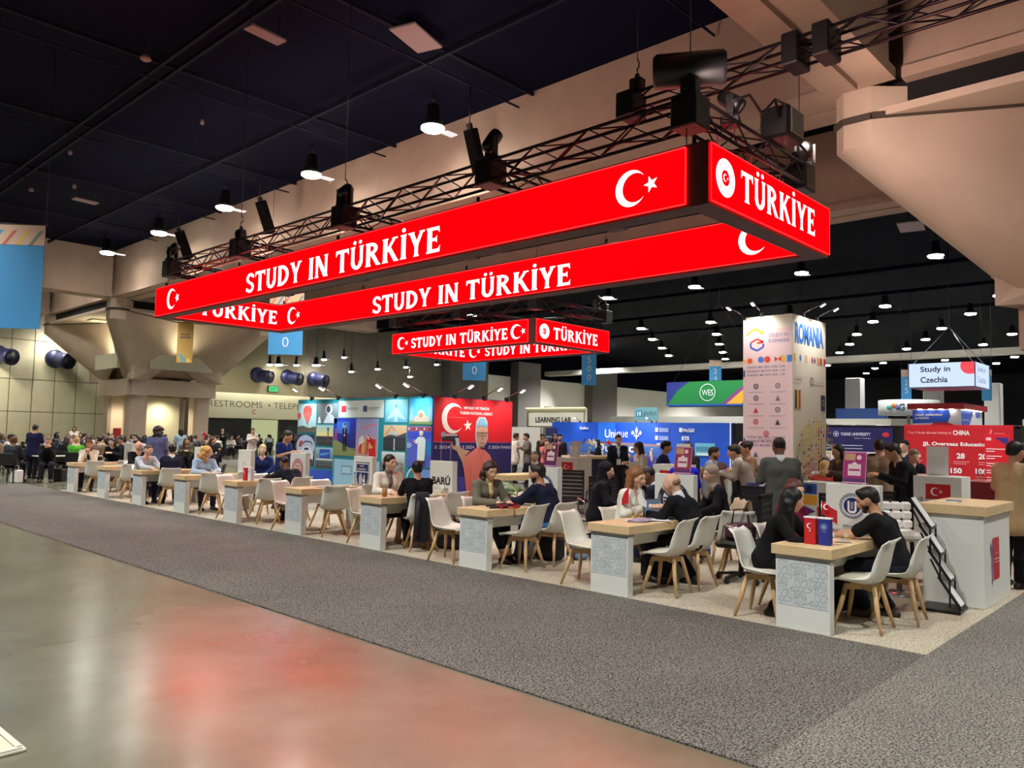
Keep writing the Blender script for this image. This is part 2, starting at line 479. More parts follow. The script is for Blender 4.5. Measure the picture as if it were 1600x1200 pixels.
NAVYCEIL = mat('ceiling_dark', (6, 9, 32), .9, spec=.1)
DUCT = mat('ceiling_duct', (16, 17, 36), .7, spec=.2)
BLKCEIL = mat('ceiling_black', (5, 6, 16), .95, spec=.05)
struct('ceiling', MB().box(-26, -42, H_CEIL, 16, 58, H_CEIL+.3), NAVYCEIL)
struct('ceiling_rear', MB().box(16, -42, H_CEIL, 122, 58, H_CEIL+.3), BLKCEIL)
n_ = 0
for X in (-8, -3.5, .2, 4.2, 7.9, 8.3, 12.3):
    n_ += 1
    struct('trim_%d' % n_, MB().box(X-.04, -20, H_CEIL-.26, X+.04, 44, H_CEIL-.16), DUCT)
for Y in (2, 8, 14, 20, 26, 32, 38):
    n_ += 1
    struct('trim_%d' % n_, MB().box(-20, Y-.04, H_CEIL-.2, 15.5, Y+.04, H_CEIL-.1).box(-20, Y+.5, H_CEIL-.4, 15.5, Y+.54, H_CEIL-.36), DUCT)
for X in (22, 32, 43, 50, 58):
    n_ += 1
    struct('trim_%d' % n_, MB().box(X-.08, -20, H_CEIL-.5, X+.08, 57, H_CEIL-.3), BLKCEIL)

CPAN = mat('ceiling_panel_pale', (150, 128, 128), .6)
for k, (x, y, z, rz, sx, sy, nm, lb) in enumerate((
        (8.5, 15.8, 10.5, .1, .9, .35, 'ceiling_panel', 'pale oblong panel hanging under the dark ceiling above the large sign'), (10.6, 33.5, 10.6, .1, .9, .35, 'ceiling_panel', 'pale oblong panel hanging left of the third lamp'),
        (11.2, 13.8, 10.8, .3, 1.2, .7, 'ceiling_panel', 'dim grey panel under the ceiling near the beam'), (6.9, 8.9, 10.7, .2, .5, .2, 'ceiling_panel', 'small pale panel near the top of the picture'), (3.6, 22, 10.7, 0, .6, .2, 'ceiling_panel', 'small pale panel far left under the ceiling'),
        (29, 9.0, 10.2, .2, 1.4, .9, 'ceiling_panel', 'pale square panel under the ceiling below the right end of the beam'), (33, 9.5, 10.2, .2, 1.5, .9, 'ceiling_panel', 'second pale square panel under the ceiling on the right'), (42, 8, 10, .2, 1.8, .8, 'ceiling_panel', 'pale striped panel under the ceiling far right'))):
    t = thing(nm, lb, 'panel', (x, y, z), rz, 'panels under the ceiling')
    part('plate', MB().box(-sx/2, -sy/2, 0, sx/2, sy/2, .06, 0, None, .01), CPAN, t)
    part('rod', MB().tube([(-sx*.4, 0, .06), (-sx*.4, 0, H_CEIL-z)], .012, 5).tube([(sx*.4, 0, .06), (sx*.4, 0, H_CEIL-z)], .012, 5), BLACK, t)
# concrete beams
def beam(name, x0, y0, x1, y1, zb=8.6):
    """deep beam with two flange strips and a groove on its soffit"""
    b = MB()
    along_y = (y1-y0) > (x1-x0)
    wd = (x1-x0) if along_y else (y1-y0)
    def bx(u0, u1, z0, z1):
        if along_y: b.box(x0+u0, y0, z0, x0+u1, y1, z1)
        else: b.box(x0, y0+u0, z0, x1, y0+u1, z1)
    g = .06
    bx(.12, wd-.12, zb+.22, H_CEIL)
    bx(0, wd/2-g, zb, zb+.22); bx(wd/2+g, wd, zb, zb+.22)
    bx(wd/2-g, wd/2+g, zb+.12, zb+.22)
    return struct(name, b, CONC)
beam('trim_31', 15.5, 5.3, 16.9, 44.7)
beam('trim_32', 15.5, -42, 16.9, 4.6)
beam('trim_33', 15.5, 44.7, 16.9, 57.5)
beam('trim_34', 23.5, -42, 24.9, 57.5)
beam('trim_35', -26, 44, 15.5, 45.2)
beam('trim_36', -26, 4.7, 15.5, 6.0)
beam('trim_37', 16.9, 4.7, 60, 6.0)
beam('trim_38', 16.9, 44, 33, 45.2)
beam('trim_39', -26, 54.2, 15.5, 55.4)
# far beam crossing the hall behind
WBEAM = mat('pale_far_beam', (170, 165, 158), .7)
struct('trim_40', MB().box(67, -30, 8.35, 68, 58, 8.85), WBEAM)

# column caps: four ribs reaching from a square ring out to the corners of the beam grid
def column_cap(dy, label, ry1=51.6):
    x0, x1, y0, y1 = 15.5, 24.9, 44+dy, 55.4+dy
    rx0, rx1, ry0, ry1 = 17.8, 22.8, 47+dy, ry1+dy
    cx, cy = (rx0+rx1)/2, (ry0+ry1)/2
    root = thing('column_cap', label, 'column', (cx, cy, 0))
    Mi = T((-cx, -cy, 0))
    zb, zj, zt, zr = 7.45, 8.0, 8.6, 4.4
    cs = [(x0, y0), (x1, y0), (x1, y1), (x0, y1)]
    rs = [(rx0, ry0), (rx1, ry0), (rx1, ry1), (rx0, ry1)]
    for k in range(4):                   # each rib: corner block, nose and two flanks
        b = MB()
        P = Vector((*cs[k], 0)); R = Vector((*rs[k], 0))
        Pn = Vector((*cs[(k+1) % 4], 0)); Pp = Vector((*cs[k-1], 0))
        Rn = Vector((*rs[(k+1) % 4], 0)); Rp = Vector((*rs[k-1], 0))
        c = Vector((cx, cy, 0))
        en, ep = (Pn-P).normalized(), (Pp-P).normalized()
        Mn = (P+Pn)/2; Mn = Mn+(c-Mn).normalized()*2.6
        Mp = (P+Pp)/2; Mp = Mp+(c-Mp).normalized()*2.6
        a1, a2 = P+en*.75, P+ep*.75
        ch1, ch2 = P+en*.22, P+ep*.22
        r1, r2 = R+en*.95, R+ep*.95
        q1, q2 = R+en*.2, R+ep*.2
        m1, m2 = (R+Rn)/2, (R+Rp)/2
        z = lambda p, h: Vector((p.x, p.y, h))
        inner = P+(c-P)*.42
        V = [z(a1, zt), z(ch1, zt), z(ch2, zt), z(a2, zt),
             z(a1, zb), z(ch1, zb), z(ch2, zb), z(a2, zb),
             z(r1, zr), z(q1, zr), z(q2, zr), z(r2, zr),
             z(a1, zj), z(a2, zj), z(Mn, zj), z(Mp, zj), z(m1, zr+1.2), z(m2, zr+1.2), z(inner, zt), z(inner, zr)]
        FN = [(4, 5, 9, 8), (5, 6, 10, 9), (6, 7, 11, 10), (12, 4, 8), (12, 8, 16), (12, 16, 14), (13, 17, 11), (13, 11, 7), (13, 15, 17)]
        F = [(0, 1, 5, 4), (1, 2, 6, 5), (2, 3, 7, 6),
             (0, 12, 14, 18), (3, 18, 15, 13), (0, 18, 3, 2), (0, 2, 1),
             (14, 16, 19, 18), (15, 18, 19, 17), (8, 9, 19), (9, 10, 19), (10, 11, 19), (8, 19, 16), (11, 17, 19)]
        b.add(V, F, 0, Mi); b.add(V, FN, 0, Mi, True)
        part('rib', b, CONC2, root)
        # dark joint line round the corner block and along the flank
        j = MB()
        for pts in ([z(ch1, zj)+ (-en-ep)*0, z(a1, zj), z(Mn, zj)], [z(ch2, zj), z(a2, zj), z(Mp, zj)], [z(ch1, zj), z(ch2, zj)]):
            for p, q in zip(pts, pts[1:]):
                j.bar(Mi @ p, Mi @ q, .12, .12)
        part('joint', j, mat('joint_dark', (70, 60, 52), .9), root)
    # soffit panels between the ribs (triangles) and slots above them
    slot = MB(); sof = MB()
    for k in range(4):
        P = Vector((*cs[k], 0)); Q = Vector((*cs[(k+1) % 4], 0)); c = Vector((cx, cy, 0))
        e = (Q-P).normalized(); i = (c-(P+Q)/2).normalized(); L = (Q-P).length
        M_ = (P+Q)/2+i*2.6
        a, bq = P+e*.75, Q-e*.75
        o = i*.06
        sof.add([(a.x+o.x, a.y+o.y, 7.98), (bq.x+o.x, bq.y+o.y, 7.98), (M_.x, M_.y, 8.0), (a.x+o.x, a.y+o.y, 8.14), (bq.x+o.x, bq.y+o.y, 8.14), (M_.x, M_.y, 8.16)],
                [(0, 1, 2), (5, 4, 3), (0, 3, 4, 1)], 0, Mi)
        slot.bar(Mi @ (a+i*.45+Vector((0, 0, 8.4))), Mi @ (bq+i*.45+Vector((0, 0, 8.4))), .3, .5)
        # recessed light fitting in the soffit
        g = (P+Q)/2+i*1.3
        lp = MB().box(-.5, -.5, -.05, .5, .5, .03, 0, Mi @ T((g.x, g.y, 7.95)))
        part('downlight', lp, mat('soffit_fitting', (205, 200, 175), .5), root)
    part('soffit', sof, CONC2, root)
    part('slot', slot, mat('slot_shade', (14, 12, 16), .9), root)  # black bars put the shade of the recessed slots into colour
    # core of the inverted pyramid, the sloping panels behind the ribs
    co = MB()
    t = [(x0+2.6, cy-1.6), (x0+2.6, cy+1.6)]
    for k in range(4):
        P = Vector((*cs[k], 0)); Q = Vector((*cs[(k+1) % 4], 0)); c = Vector((cx, cy, 0))
        i = (c-(P+Q)/2).normalized(); e = (Q-P).normalized()
        M_ = (P+Q)/2+i*2.75
        R = Vector((*rs[k], 0)); R2 = Vector((*rs[(k+1) % 4], 0))
        r0, r1 = R+e*.9+i*.5, R2-e*.9+i*.5
        co.add([(M_.x-e.x*.4, M_.y-e.y*.4, 8), (M_.x+e.x*.4, M_.y+e.y*.4, 8), (r1.x, r1.y, zr+.3), (r0.x, r0.y, zr+.3)], [(0, 1, 2, 3)], 0, Mi)
    part('core_panel', co, CONC2, root)
    # parapet panels between the ribs
    for k in range(4):
        R = Vector((*rs[k], 0)); R2 = Vector((*rs[(k+1) % 4], 0)); e = (R2-R).normalized()
        c = Vector((cx, cy, 0)); i = (c-(R+R2)/2).normalized()
        a, bq = R+e*.75-i*.6, R2-e*.3-i*.6
        p = MB().bar(Mi @ (a+Vector((0, 0, 5.5))), Mi @ (bq+Vector((0, 0, 5.5))), .14, .85)
        part('parapet', p, mat('parapet_paint', (214, 212, 190), .6), root)
        p = MB().bar(Mi @ (R+i*.1+Vector((0, 0, 4.02))), Mi @ (R2+i*.1+Vector((0, 0, 4.02))), .5, .95)
        part('ring_beam', p, CONC2, root)
    # four shafts down to the floor
    for k in range(4):
        R = Vector((*rs[k], 0)); c = Vector((cx, cy, 0))
        d = Vector(((1 if c.x > R.x else -1), (1 if c.y > R.y else -1), 0))
        a = R+d*.12; q = R+d*1.1
        b = MB().box(min(a.x, q.x), min(a.y, q.y), 0, max(a.x, q.x), max(a.y, q.y), 4.4, 0, Mi, .16)
        part('shaft', b, CONC2, root)
    # service core between the shafts
    b = MB().box(19.2, 49.0+dy, 0, 21.6, 51.2+dy, 3.55, 0, Mi)
    part('service_core', b, WALLC, root)
    return root
column_cap(0, 'big concrete column with four flaring ribs by the far left wall, below the beam crossing')
column_cap(-49.5, 'huge concrete column cap flaring out of the right edge of the picture', 52.55)
# warm lamps hidden behind the parapet and under the ring of the far column wash its panels
for (x, y, ax, ay) in ((17.45, 49.6, 16.6, 49.6), (20.6, 46.65, 20.6, 45.8)):
    spot('cap_uplight', (x, y, 6.1), 420, 160, 1, .7, (1, .93, .66), (ax+.6*(x-ax), ay+.6*(y-ay), 8))
    spot('cap_downlight', (20.3 if y < 47 else 18.4, 48.2 if y < 47 else 49.3, 3.4), 380, 150, 1, .3, (1, .93, .7))
for xx in (8, 12, 16, 25, 29):
    spot('wall_wash', (xx, 55.2, 7.4), 1000 if xx < 20 else 260, 140, 1, .3, (1, .96, .80), (xx, 58, 1.5))

# ------------------------------------------------------------------ far wall with its panels, ports, lintel and doors
WY = 58.0
wl = struct('wall_far', MB().box(-26, WY, 0, 36, WY+.3, H_CEIL), mat('wall_joint', (120, 112, 88), .9))
pw = 1.31
rows = ((0, 2.52), (2.52, 4.62), (4.62, 7.2), (7.2, 9.8))
pms = [MB().box(.02, -.07, z0+.02, pw-.02, 0, z1-.02, 0, None, .02).mesh('panel', WALLC) for z0, z1 in rows]
for k in range(17):
    for pm in pms:
        obj('panel', pm, wl, T((6.6+k*pw-3.93, WY-.01, 0)))
DKW = mat('shaded_concrete', (104, 97, 84), .9, noise=(1, .12))  # darker copy of the wall concrete, its shade put into the colour
LTW = mat('pale_wall', (206, 204, 196), .8)
struct('wall_far_shaded', MB().box(36, WY, 0, 58, WY+.3, H_CEIL), DKW)
struct('wall_rear', MB().box(58, WY, 0, 122, WY+.3, 7.9), LTW)
struct('wall_rear_upper', MB().box(58, WY+.05, 7.9, 122, WY+.3, H_CEIL), BLKCEIL)
PIL = mat('pilaster_grey', (88, 84, 82), .8)
for k, (xa, xb) in enumerate(((51.5, 55.5), (61.4, 65.0), (74.4, 79.4))):
    struct('trim_%d' % (51+k), MB().box(xa, WY-1.2, 0, xb, WY, 9.5), PIL)
struct('wall_right', MB().box(122, -42, 0, 122.3, 58, H_CEIL), mat('far_dark', (20, 20, 28), .9))
struct('wall_left', MB().box(-26.3, -42, 0, -26, 58, H_CEIL), WALLC)
struct('wall_back', MB().box(-26, -42.3, 0, 122, -42, H_CEIL), WALLC)
# restroom lintel
lt = struct('trim_60', MB().box(26.2, WY-1.3, 2.5, 40, WY-.1, 4.45), mat('lintel_cream', (214, 210, 180), .7))
text(lt, '\u2022 RESTROOMS  \u2022 TELEPHONES', faceY(26.6, WY-1.3, 3.35), h=.48, w=10.6, m=mat('sign_bronze', (104, 98, 80), .5))
text(lt, 'C', faceY(30.7, WY-1.3, 2.86), h=.36, m=mat('sign_orange', (210, 80, 50), .5), bold=.02)
area('lintel_light', (33, WY-1.9, 4.9), (33, WY-1.2, 4.3), 60, 12, .1, (1, .95, .75))
struct('door_1', MB().box(26.3, WY-.35, 0, 31.2, WY-.05, 2.5), mat('door_dark', (34, 36, 40), .4))
struct('door_2', MB().box(33.6, WY-.35, 0, 40, WY-.05, 2.5), mat('door_dark', (34, 36, 40), .4))
struct('corridor_glow_1', MB().box(31.2, WY-.2, 0, 33.6, WY-.05, 2.45), screen('corridor', (220, 225, 170), .5))  # corridor opening as a flat panel, its light put in as a glow
# blue air nozzles on the far wall
NOZ = mat('nozzle_blue', (24, 28, 72), .45); NOZI = mat('nozzle_dark', (8, 8, 30), .6)
pos = [(13.7, 6.1), (17.0, 6.1), (19.8, 5.95), (31.7, 6.05), (34.4, 6.05), (36.9, 6.05)]
root = None
names = ['leftmost blue air nozzle on the far wall, cut by the picture edge', 'second blue air nozzle from the left on the panelled far wall',
         'blue air nozzle half hidden by the left rib of the far column', 'blue air nozzle just right of the far column',
         'blue air nozzle, second to the right of the far column', 'blue air nozzle, third to the right of the far column']
for (x, z), lb in zip(pos, names):
    if root is None:
        root = thing('air_nozzle', lb, 'vent', (x, WY-.1, z), 0, 'blue air nozzles on the far wall')
        Mn = Rz(.42) @ Matrix.Rotation(PI/2+.14, 4, 'X')
        part('duct', MB().lathe([(.5, .4), (.5, 1.0), (.53, 1.05), (.53, 1.3), (.47, 1.3)], 24, 0, Mn, True, False), NOZ, root)
        part('mouth', MB().lathe([(.47, 1.27), (.3, 1.0), (.05, .9)], 24, 0, Mn), NOZI, root)
        part('collar', MB().lathe([(.62, .0), (.62, .1), (.5, .35)], 24, 0, Matrix.Rotation(PI/2, 4, 'X')), NOZ, root)
    else: dup(root, (x, WY-.1 if x < 26 else WY-.02, z), 0, lb)
# exit signs
def exit_sign(x, y, z, lb, s=1.):
    e = thing('exit_sign', lb, 'sign', (x, y, z))
    part('housing', MB().box(-.45*s, -.1, -.22*s, .45*s, .06, .3*s, 0, None, .02), BLACK, e)
    part('face', MB().box(-.4*s, -.12, -.17*s, .4*s, -.1, .25*s), screen('green', (90, 225, 140), .9), e)
    text(e, 'EXIT', faceY(0, -.12, -.1*s), w=.6*s, h=.26*s, m=mat('exit_letter', (20, 110, 60), .5), bold=.03, align='C')
exit_sign(33.1, WY-.06, 4.95, 'green lit exit sign above the restrooms lettering')
exit_sign(67.6, WY-.06, 4.5, 'green lit exit sign on the pale wall beside the dark pilaster', 1.3)

# ------------------------------------------------------------------ high bay lamps
LAMP = screen('high_bay', (255, 252, 240), 85)
LAMP.cycles.emission_sampling = 'FRONT'
DIM = screen('high_bay_side', (235, 225, 225), .9); DIM.cycles.emission_sampling = 'NONE'  # reflected lamp light on the side plate, put in as a dim glow
def bay_lamp():
    t = thing('high_bay_lamp', None, 'lamp', (0, 0, 0))
    part('hanger', MB().tube([(0, 0, .75), (0, 0, 1.02)], .03, 6).lathe([(.1, .7), (.13, .6), (.06, .72)], 8), BLACK, t)
    part('housing', MB().lathe([(.08, .72), (.17, .66), (.19, .28), (.24, .22), (.33, .02), (.3, .0), (.22, .1)], 14, 0, None, True, False), BLACK, t)
    part('lens', MB().lathe([(.33, .03), (.33, -.01), (.27, -.05), (.05, -.06)], 14), LAMP, t)
    part('side_reflector', MB().box(.42, -.13, .02, .82, .13, .05).box(.3, -.02, .05, .5, .02, .08), DIM, t)
    return t
proto = None
for i, (X, Y) in enumerate(BAY):
    row = {1.5: 'nearest', 13.9: 'second', 26.2: 'third', 38.6: 'fourth', 51.2: 'fifth', 63.6: 'sixth', 76.0: 'seventh', 88.4: 'eighth', 100.8: 'ninth'}[X]
    if X == 1.5 and Y < 40: continue
    k = [b for b in BAY if b[0] == X].index((X, Y))
    lb = 'high bay lamp, number %s from the right in the %s lamp row' % (('one', 'two', 'three', 'four', 'five', 'six', 'seven', 'eight', 'nine')[k], row)
    if proto is None: proto = bay_lamp(); proto.location = (X, Y, 10.14); tag(proto, lb, 'lamp', 'high bay lamps under the ceiling')
    else: dup(proto, (X, Y, 10.14), None, lb)
for X, nm in ((57.4, 'fifth'), (69.8, 'sixth'), (82.2, 'seventh'), (94.6, 'eighth')):
    for k in range(9):
        d_ = dup(proto, (X, -5.3+6.1*k, 10.14), None, 'high bay lamp, number %s from right in the row just behind the %s row' % (('one', 'two', 'three', 'four', 'five', 'six', 'seven', 'eight', 'nine')[k], nm))
for (X, Y, z, lb) in ((13.4, 45.8, 10.14, 'glowing high bay lamp beside the leftmost one, in front of the brown beam'), (13.0, 50.6, 10.14, 'leftmost glowing high bay lamp, beside the blue aisle banner'),
                      (16.6, 57, 7.6, 'glowing lamp below the left corner of the far column cap'), (33, 57, 6.9, 'glowing lamp above the gap between two blue air nozzles'), (36.5, 57, 7.15, 'glowing lamp right above the third air nozzle beside the column')):
    d_ = dup(proto, (X, Y, z), None, lb)
    d_['category'] = 'lamp'
    if z < 9: part('drop_rod', MB().tube([(0, 0, 1), (0, 0, H_CEIL-z)], .02, 6), BLACK, d_)
for k, (X, Y, z) in enumerate([(30.8, 54.5, 6.63), (33.1, 54.5, 6.77), (35.6, 54.5, 7.43), (38.3, 54.5, 6.63), (38.9, 56.5, 8.0), (41.0, 54.5, 7.05), (44.1, 54.5, 7.45), (44.6, 54.5, 6.63), (47.7, 54.5, 7.97)]):
    d_ = dup(proto, (X, Y, z), None, 'small far lamp above the photo wall, %s from the left before the shaded wall' % ['first', 'second', 'third', 'fourth', 'fifth', 'sixth', 'seventh', 'eighth', 'ninth'][k])
    part('drop_rod', MB().tube([(0, 0, 1), (0, 0, H_CEIL-z)], .02, 6), BLACK, d_); d_.scale = (.6, .6, 1)
r = random.Random(9)
fit = None
pts_ = sorted(((r.uniform(2, 13.5), r.uniform(6, 42)) for k in range(15)), key=lambda p: p[0]/p[1])
for k, (x, y) in enumerate(pts_):
    lb = 'small pale fitting under the dark ceiling, %s from the left' % ('first second third fourth fifth sixth seventh eighth ninth tenth eleventh twelfth thirteenth fourteenth fifteenth'.split()[k])
    if fit is None:
        fit = thing('ceiling_fitting', lb, 'fitting', (x, y, H_CEIL-.5), 0, 'small fittings under the dark ceiling')
        part('stem', MB().tube([(0, 0, .1), (0, 0, .5)], .015, 5), BLACK, fit)
        part('cap', MB().lathe([(.05, 0), (.09, .04), (.07, .14), (.03, .16)], 10), CPAN, fit)
    else:
        d_ = dup(fit, (x, y, H_CEIL-.5), r.uniform(0, 3), lb); sc_ = r.uniform(.7, 1.6); d_.scale = (sc_, sc_, 1)
# ================================================================== HANGING SIGNS AND TRUSSES
LEDRED = screen('red', (255, 0, 2), 4.2)
LEDWHITE = screen('white', (255, 246, 246), 1.8)
LEDRED.cycles.emission_sampling = 'FRONT'
SIGNFRAME = mat('sign_frame', (74, 38, 36), .6)
EDGE = screen('rim', (255, 60, 60), 1.2)
def emblem(mb, cx, cy, r, mi=0, mi2=1):
    """round white seal with a dotted rim, red heart, crescent and star"""
    poly(mb, disc(cx, cy, r, 36), .004, mi)
    for k in range(16):
        a = 2*PI*k/16
        poly(mb, star(cx+r*.8*math.cos(a), cy+r*.8*math.sin(a), r*.08, a), .005, mi2)
        poly(mb, star(cx+r*.6*math.cos(a+.2), cy+r*.6*math.sin(a+.2), r*.06, a), .005, mi2)
    poly(mb, disc(cx, cy, r*.42, 28), .005, mi2)
    crescent(mb, cx-r*.06, cy, r*.2, .007, mi)

def led_board(parent, M, w, h, items, name):
    """one lit face; items: (kind, x centre, size...)"""
    p = part('screen', MB().box(0, 0, 0, w, h, .03), LEDRED, parent, M, 'red lit screen')
    rim = MB()
    for a, b in (((0, 0), (w, 0)), ((w, 0), (w, h)), ((w, h), (0, h)), ((0, h), (0, 0))): lines(rim, [a, b], .018, .034)
    part('rim', rim, EDGE, p)
    for it in items:
        if it[0] != 'text':
            g = MB()
            if it[0] == 'flag': crescent(g, it[1], h/2, it[2], .035)
            else: emblem(g, it[1], h/2, it[2])
            for i, v in enumerate(g.v): g.v[i] = (v[0], v[1], v[2] if v[2] > .03 else v[2]+.031)
            part('emblem', g, [LEDWHITE, LEDRED], p)
        elif it[0] == 'text': serif_text(p, it[1], T((it[2], it[4]+.015, .034)), it[3], it[5], LEDWHITE, .002)

def led_box(label, x0, x1, y0, y1, z0, z1, big):
    t = thing('hanging_sign', label, 'sign', ((x0+x1)/2, (y0+y1)/2, z0))
    cx, cy = (x0+x1)/2, (y0+y1)/2
    th = .32; h = z1-z0; W = x1-x0; L = y1-y0
    I = T((-cx, -cy, -z0))
    def fr(a, b): return part('wall_frame', MB().box(*a, *b, 0, I), SIGNFRAME, t, None)
    fr((x0, y0, z0), (x0+th, y1, z1)); fr((x1-th, y0, z0), (x1, y1, z1))
    fr((x0+th, y0, z0), (x1-th, y0+th, z1)); fr((x0+th, y1-th, z0), (x1-th, y1, z1))
    e = .04
    if big:
        long_o = [('flag', 1.03, .28), ('text', 'STUDY IN T\u00dcRK\u0130YE', 5.1, 6.88, .07, .58), ('flag', 15.98, .26)]
        long_i = [('flag', .81, .26), ('text', 'STUDY IN T\u00dcRK\u0130YE', 4.85, 6.87, .05, .58), ('flag', 15.78, .27)]
        sh = [('seal', .38, .26), ('text', 'T\u00dcRK\u0130YE', .82, 2.53, .17, .54)]
    else:
        long_o = [('flag', .56, .24), ('text', 'STUDY IN T\u00dcRK\u0130YE', 1.15, 5.12, .14, .48), ('flag', 6.66, .25)]
        long_i = [('flag', .5, .25), ('text', 'STUDY IN T\u00dcRK\u0130YE', 1.2, 5.1, .14, .48), ('flag', 6.3, .25)]
        sh = [('seal', .39, .25), ('text', 'T\u00dcRK\u0130YE', .86, 2.46, .15, .5)]
    led_board(t, I @ faceX(x0, y1-.1, z0+e), L-.42, h-2*e, long_o, 'front')
    led_board(t, I @ faceY(x0+.02, y0, z0+e), W-.04, h-2*e, sh, 'right')
    led_board(t, I @ faceX(x1-th, y1-th, z0+e), L-2*th, h-2*e, long_i, 'rear inside')
    led_board(t, I @ faceY(x0+th, y1-th, z0+e), W-2*th, h-2*e, [('text', 'T\u00dcRK\u0130YE', W-2*th-2.58, 2.5, .16, .52)], 'left inside')
    # eye bolts and hoist hooks on the top rim
    hk = MB()
    for k in range(5):
        yy = y0+.3+(L-.6)*k/4
        hk.tube([(x0+.16, yy, z1), (x0+.16, yy, z1+.14)], .03, 6, 0, I).tube([(x1-.16, yy, z1), (x1-.16, yy, z1+.14)], .03, 6, 0, I)
    part('eye_bolt', hk, BLACK, t)
    return t
led_box('large red lit hanging sign in front, STUDY IN T\u00dcRK\u0130YE along its sides', 9.0, 13.0, 5.03, 22.3, 4.75, 5.6, True)
led_box('smaller red lit hanging sign farther back, under its own truss', 19.15, 23.2, 17.0, 24.6, 4.72, 5.56, False)

def truss(parent, a, b, w=.3, h=.34, bay=.55, M=None, nm='truss_section'):
    """box truss: four chords and zigzag lacing on all sides, between a and b"""
    a, b = Vector(a), Vector(b); t = (b-a); L = t.length; t.normalize()
    s = t.cross(Vector((0, 0, 1))).normalized()*w/2; u = Vector((0, 0, h/2))
    m = MB()
    cor = [s+u, -s+u, -s-u, s-u]
    for c in cor: m.tube([a+c, b+c], .028, 6)
    n = max(2, round(L/bay))
    for k in range(n):
        p0 = a+t*(L*k/n); p1 = a+t*(L*(k+1)/n)
        for i in range(4):
            c0, c1 = cor[i], cor[(i+1) % 4]
            if (k+i) % 2: c0, c1 = c1, c0
            m.tube([p0+c0, p1+c1], .014, 4, caps=False)
    return part(nm, m, DARKTRUSS, parent)
CASE = mat('hoist_case', (13, 12, 14), .5)
def rig(label, x0, x1, y0, y1, z, cross, wires, zs):
    t = thing('lighting_truss', label, 'truss')
    truss(t, (x0, y0, z), (x0, y1, z)); truss(t, (x1, y0, z), (x1, y1, z))
    for y in cross: truss(t, (x0, y, z+.02), (x1, y, z+.02))
    for x in (x0, x1):
        for y in cross:                       # corner blocks
            part('corner_block', MB().box(x-.2, y-.2, z-.22, x+.2, y+.2, z+.24, 0, None, .02), CASE, t)
    for x, y in wires: part('drop_wire', MB().tube([(x, y, z-.1), (x, y, zs)], .008, 5), BLACK, t)      # wires carrying the sign below
    return t
TR1 = rig('black ladder truss with cross members above the large red sign', 9.25, 12.84, 5.45, 21.9, 6.12, [5.45, 9.3, 13.6, 18.0, 21.9], [(9.16, 5.45), (9.16, 13.6), (9.16, 21.9), (12.84, 5.45), (12.84, 21.9)], 5.58)
TR2 = rig('smaller black truss frame above the farther red sign', 19.25, 23.1, 17.1, 24.5, 6.05, [17.1, 20.8, 24.5], [(19.31, 17.16), (19.31, 24.4), (23.04, 17.16), (23.04, 24.4)], 5.54)
tl = thing('long_truss', 'long straight black truss running overhead past the right column cap', 'truss')
truss(tl, (10.9, -9, 7.36), (10.9, 7.6, 7.36), .3, .3)
part('end_block', MB().box(10.68, 7.4, 7.14, 11.12, 7.75, 7.58, 0, None, .02), CASE, tl)
part('splice_block', MB().box(10.66, 4.55, 7.12, 11.14, 4.8, 7.6, 0, None, .02).box(10.66, 4.1, 7.12, 11.14, 4.35, 7.6, 0, None, .02), CASE, tl)
# chain hoists, drop cables
def hoist(x, y, z, lb, zt=H_CEIL):
    t = thing('chain_hoist', lb, 'hoist', (x, y, z), 0, 'chain hoists holding the trusses')
    part('motor', MB().box(-.1, -.12, 0, .1, .12, .24, 0, None, .03).box(-.15, -.04, .05, .15, .04, .17, 0, None, .02).box(-.03, -.03, .2, .03, .03, .32), CASE, t)
    part('hook', MB().tube([(0, 0, .3), (0, 0, .42), (.05, 0, .46), (.05, 0, .54), (0, 0, .58)], .016, 6), STEEL, t)
    part('chain', MB().tube([(0, 0, .58), (0, 0, zt-z)], .009, 5), BLACK, t)
    return t
hoist(10.9, 7.45, 7.58, 'chain hoist at the near left end of the long truss')
hoist(9.25, 5.45, 6.37, 'chain hoist over the nearest corner of the large truss')
hoist(9.25, 13.6, 6.37, 'chain hoist at the middle block of the large front truss')
hoist(9.25, 18.0, 6.37, 'chain hoist on the front truss, second block from its left end')
hoist(12.84, 5.45, 6.37, 'chain hoist at the right end corner of the large truss')
hoist(19.25, 17.1, 6.3, 'chain hoist at the nearest corner of the smaller truss')
hoist(23.1, 17.1, 6.3, 'chain hoist at the right rear corner of the smaller truss')
# loudspeaker bar above the corner, projector and moving heads on the truss
t = thing('truss_speaker', 'black barrel shaped device on top of the near truss corner', 'speaker', (9.4, 5.55, 6.62))
part('barrel', MB().lathe([(.2, -.5), (.24, -.45), (.24, .45), (.2, .5)], 20, 0, frame((0, 0, .22), (0, 0, 1), (.87, .5, 0)), True), BLACK, t)
part('yoke', MB().box(-.1, -.1, -.25, .1, .1, .04, 0, None, .02), CASE, t)
t = thing('projector', 'square black projector with a lit panel hanging on the right truss', 'projector', (11.6, 5.2, 6.35))
part('body', MB().box(-.3, -.24, 0, .3, .24, .5, 0, None, .04), CASE, t)
part('panel', MB().box(-.24, -.27, .05, .2, -.24, .44, 0, None, .01), mat('projector_panel', (96, 100, 98), .35), t)
part('handle', MB().tube([(-.2, 0, .5), (-.2, 0, .62), (.1, 0, .66), (.2, 0, .5)], .02, 6), BLACK, t)
part('cables', MB().tube([(-.3, -.1, .3), (-.6, -.16, .45), (-.9, -.1, .15), (-1.3, -.1, .3), (-1.7, -.05, .1)], .022, 6).tube([(.3, -.1, .1), (.6, -.2, -.1), (.9, -.05, 0)], .02, 6), BLACK, t)
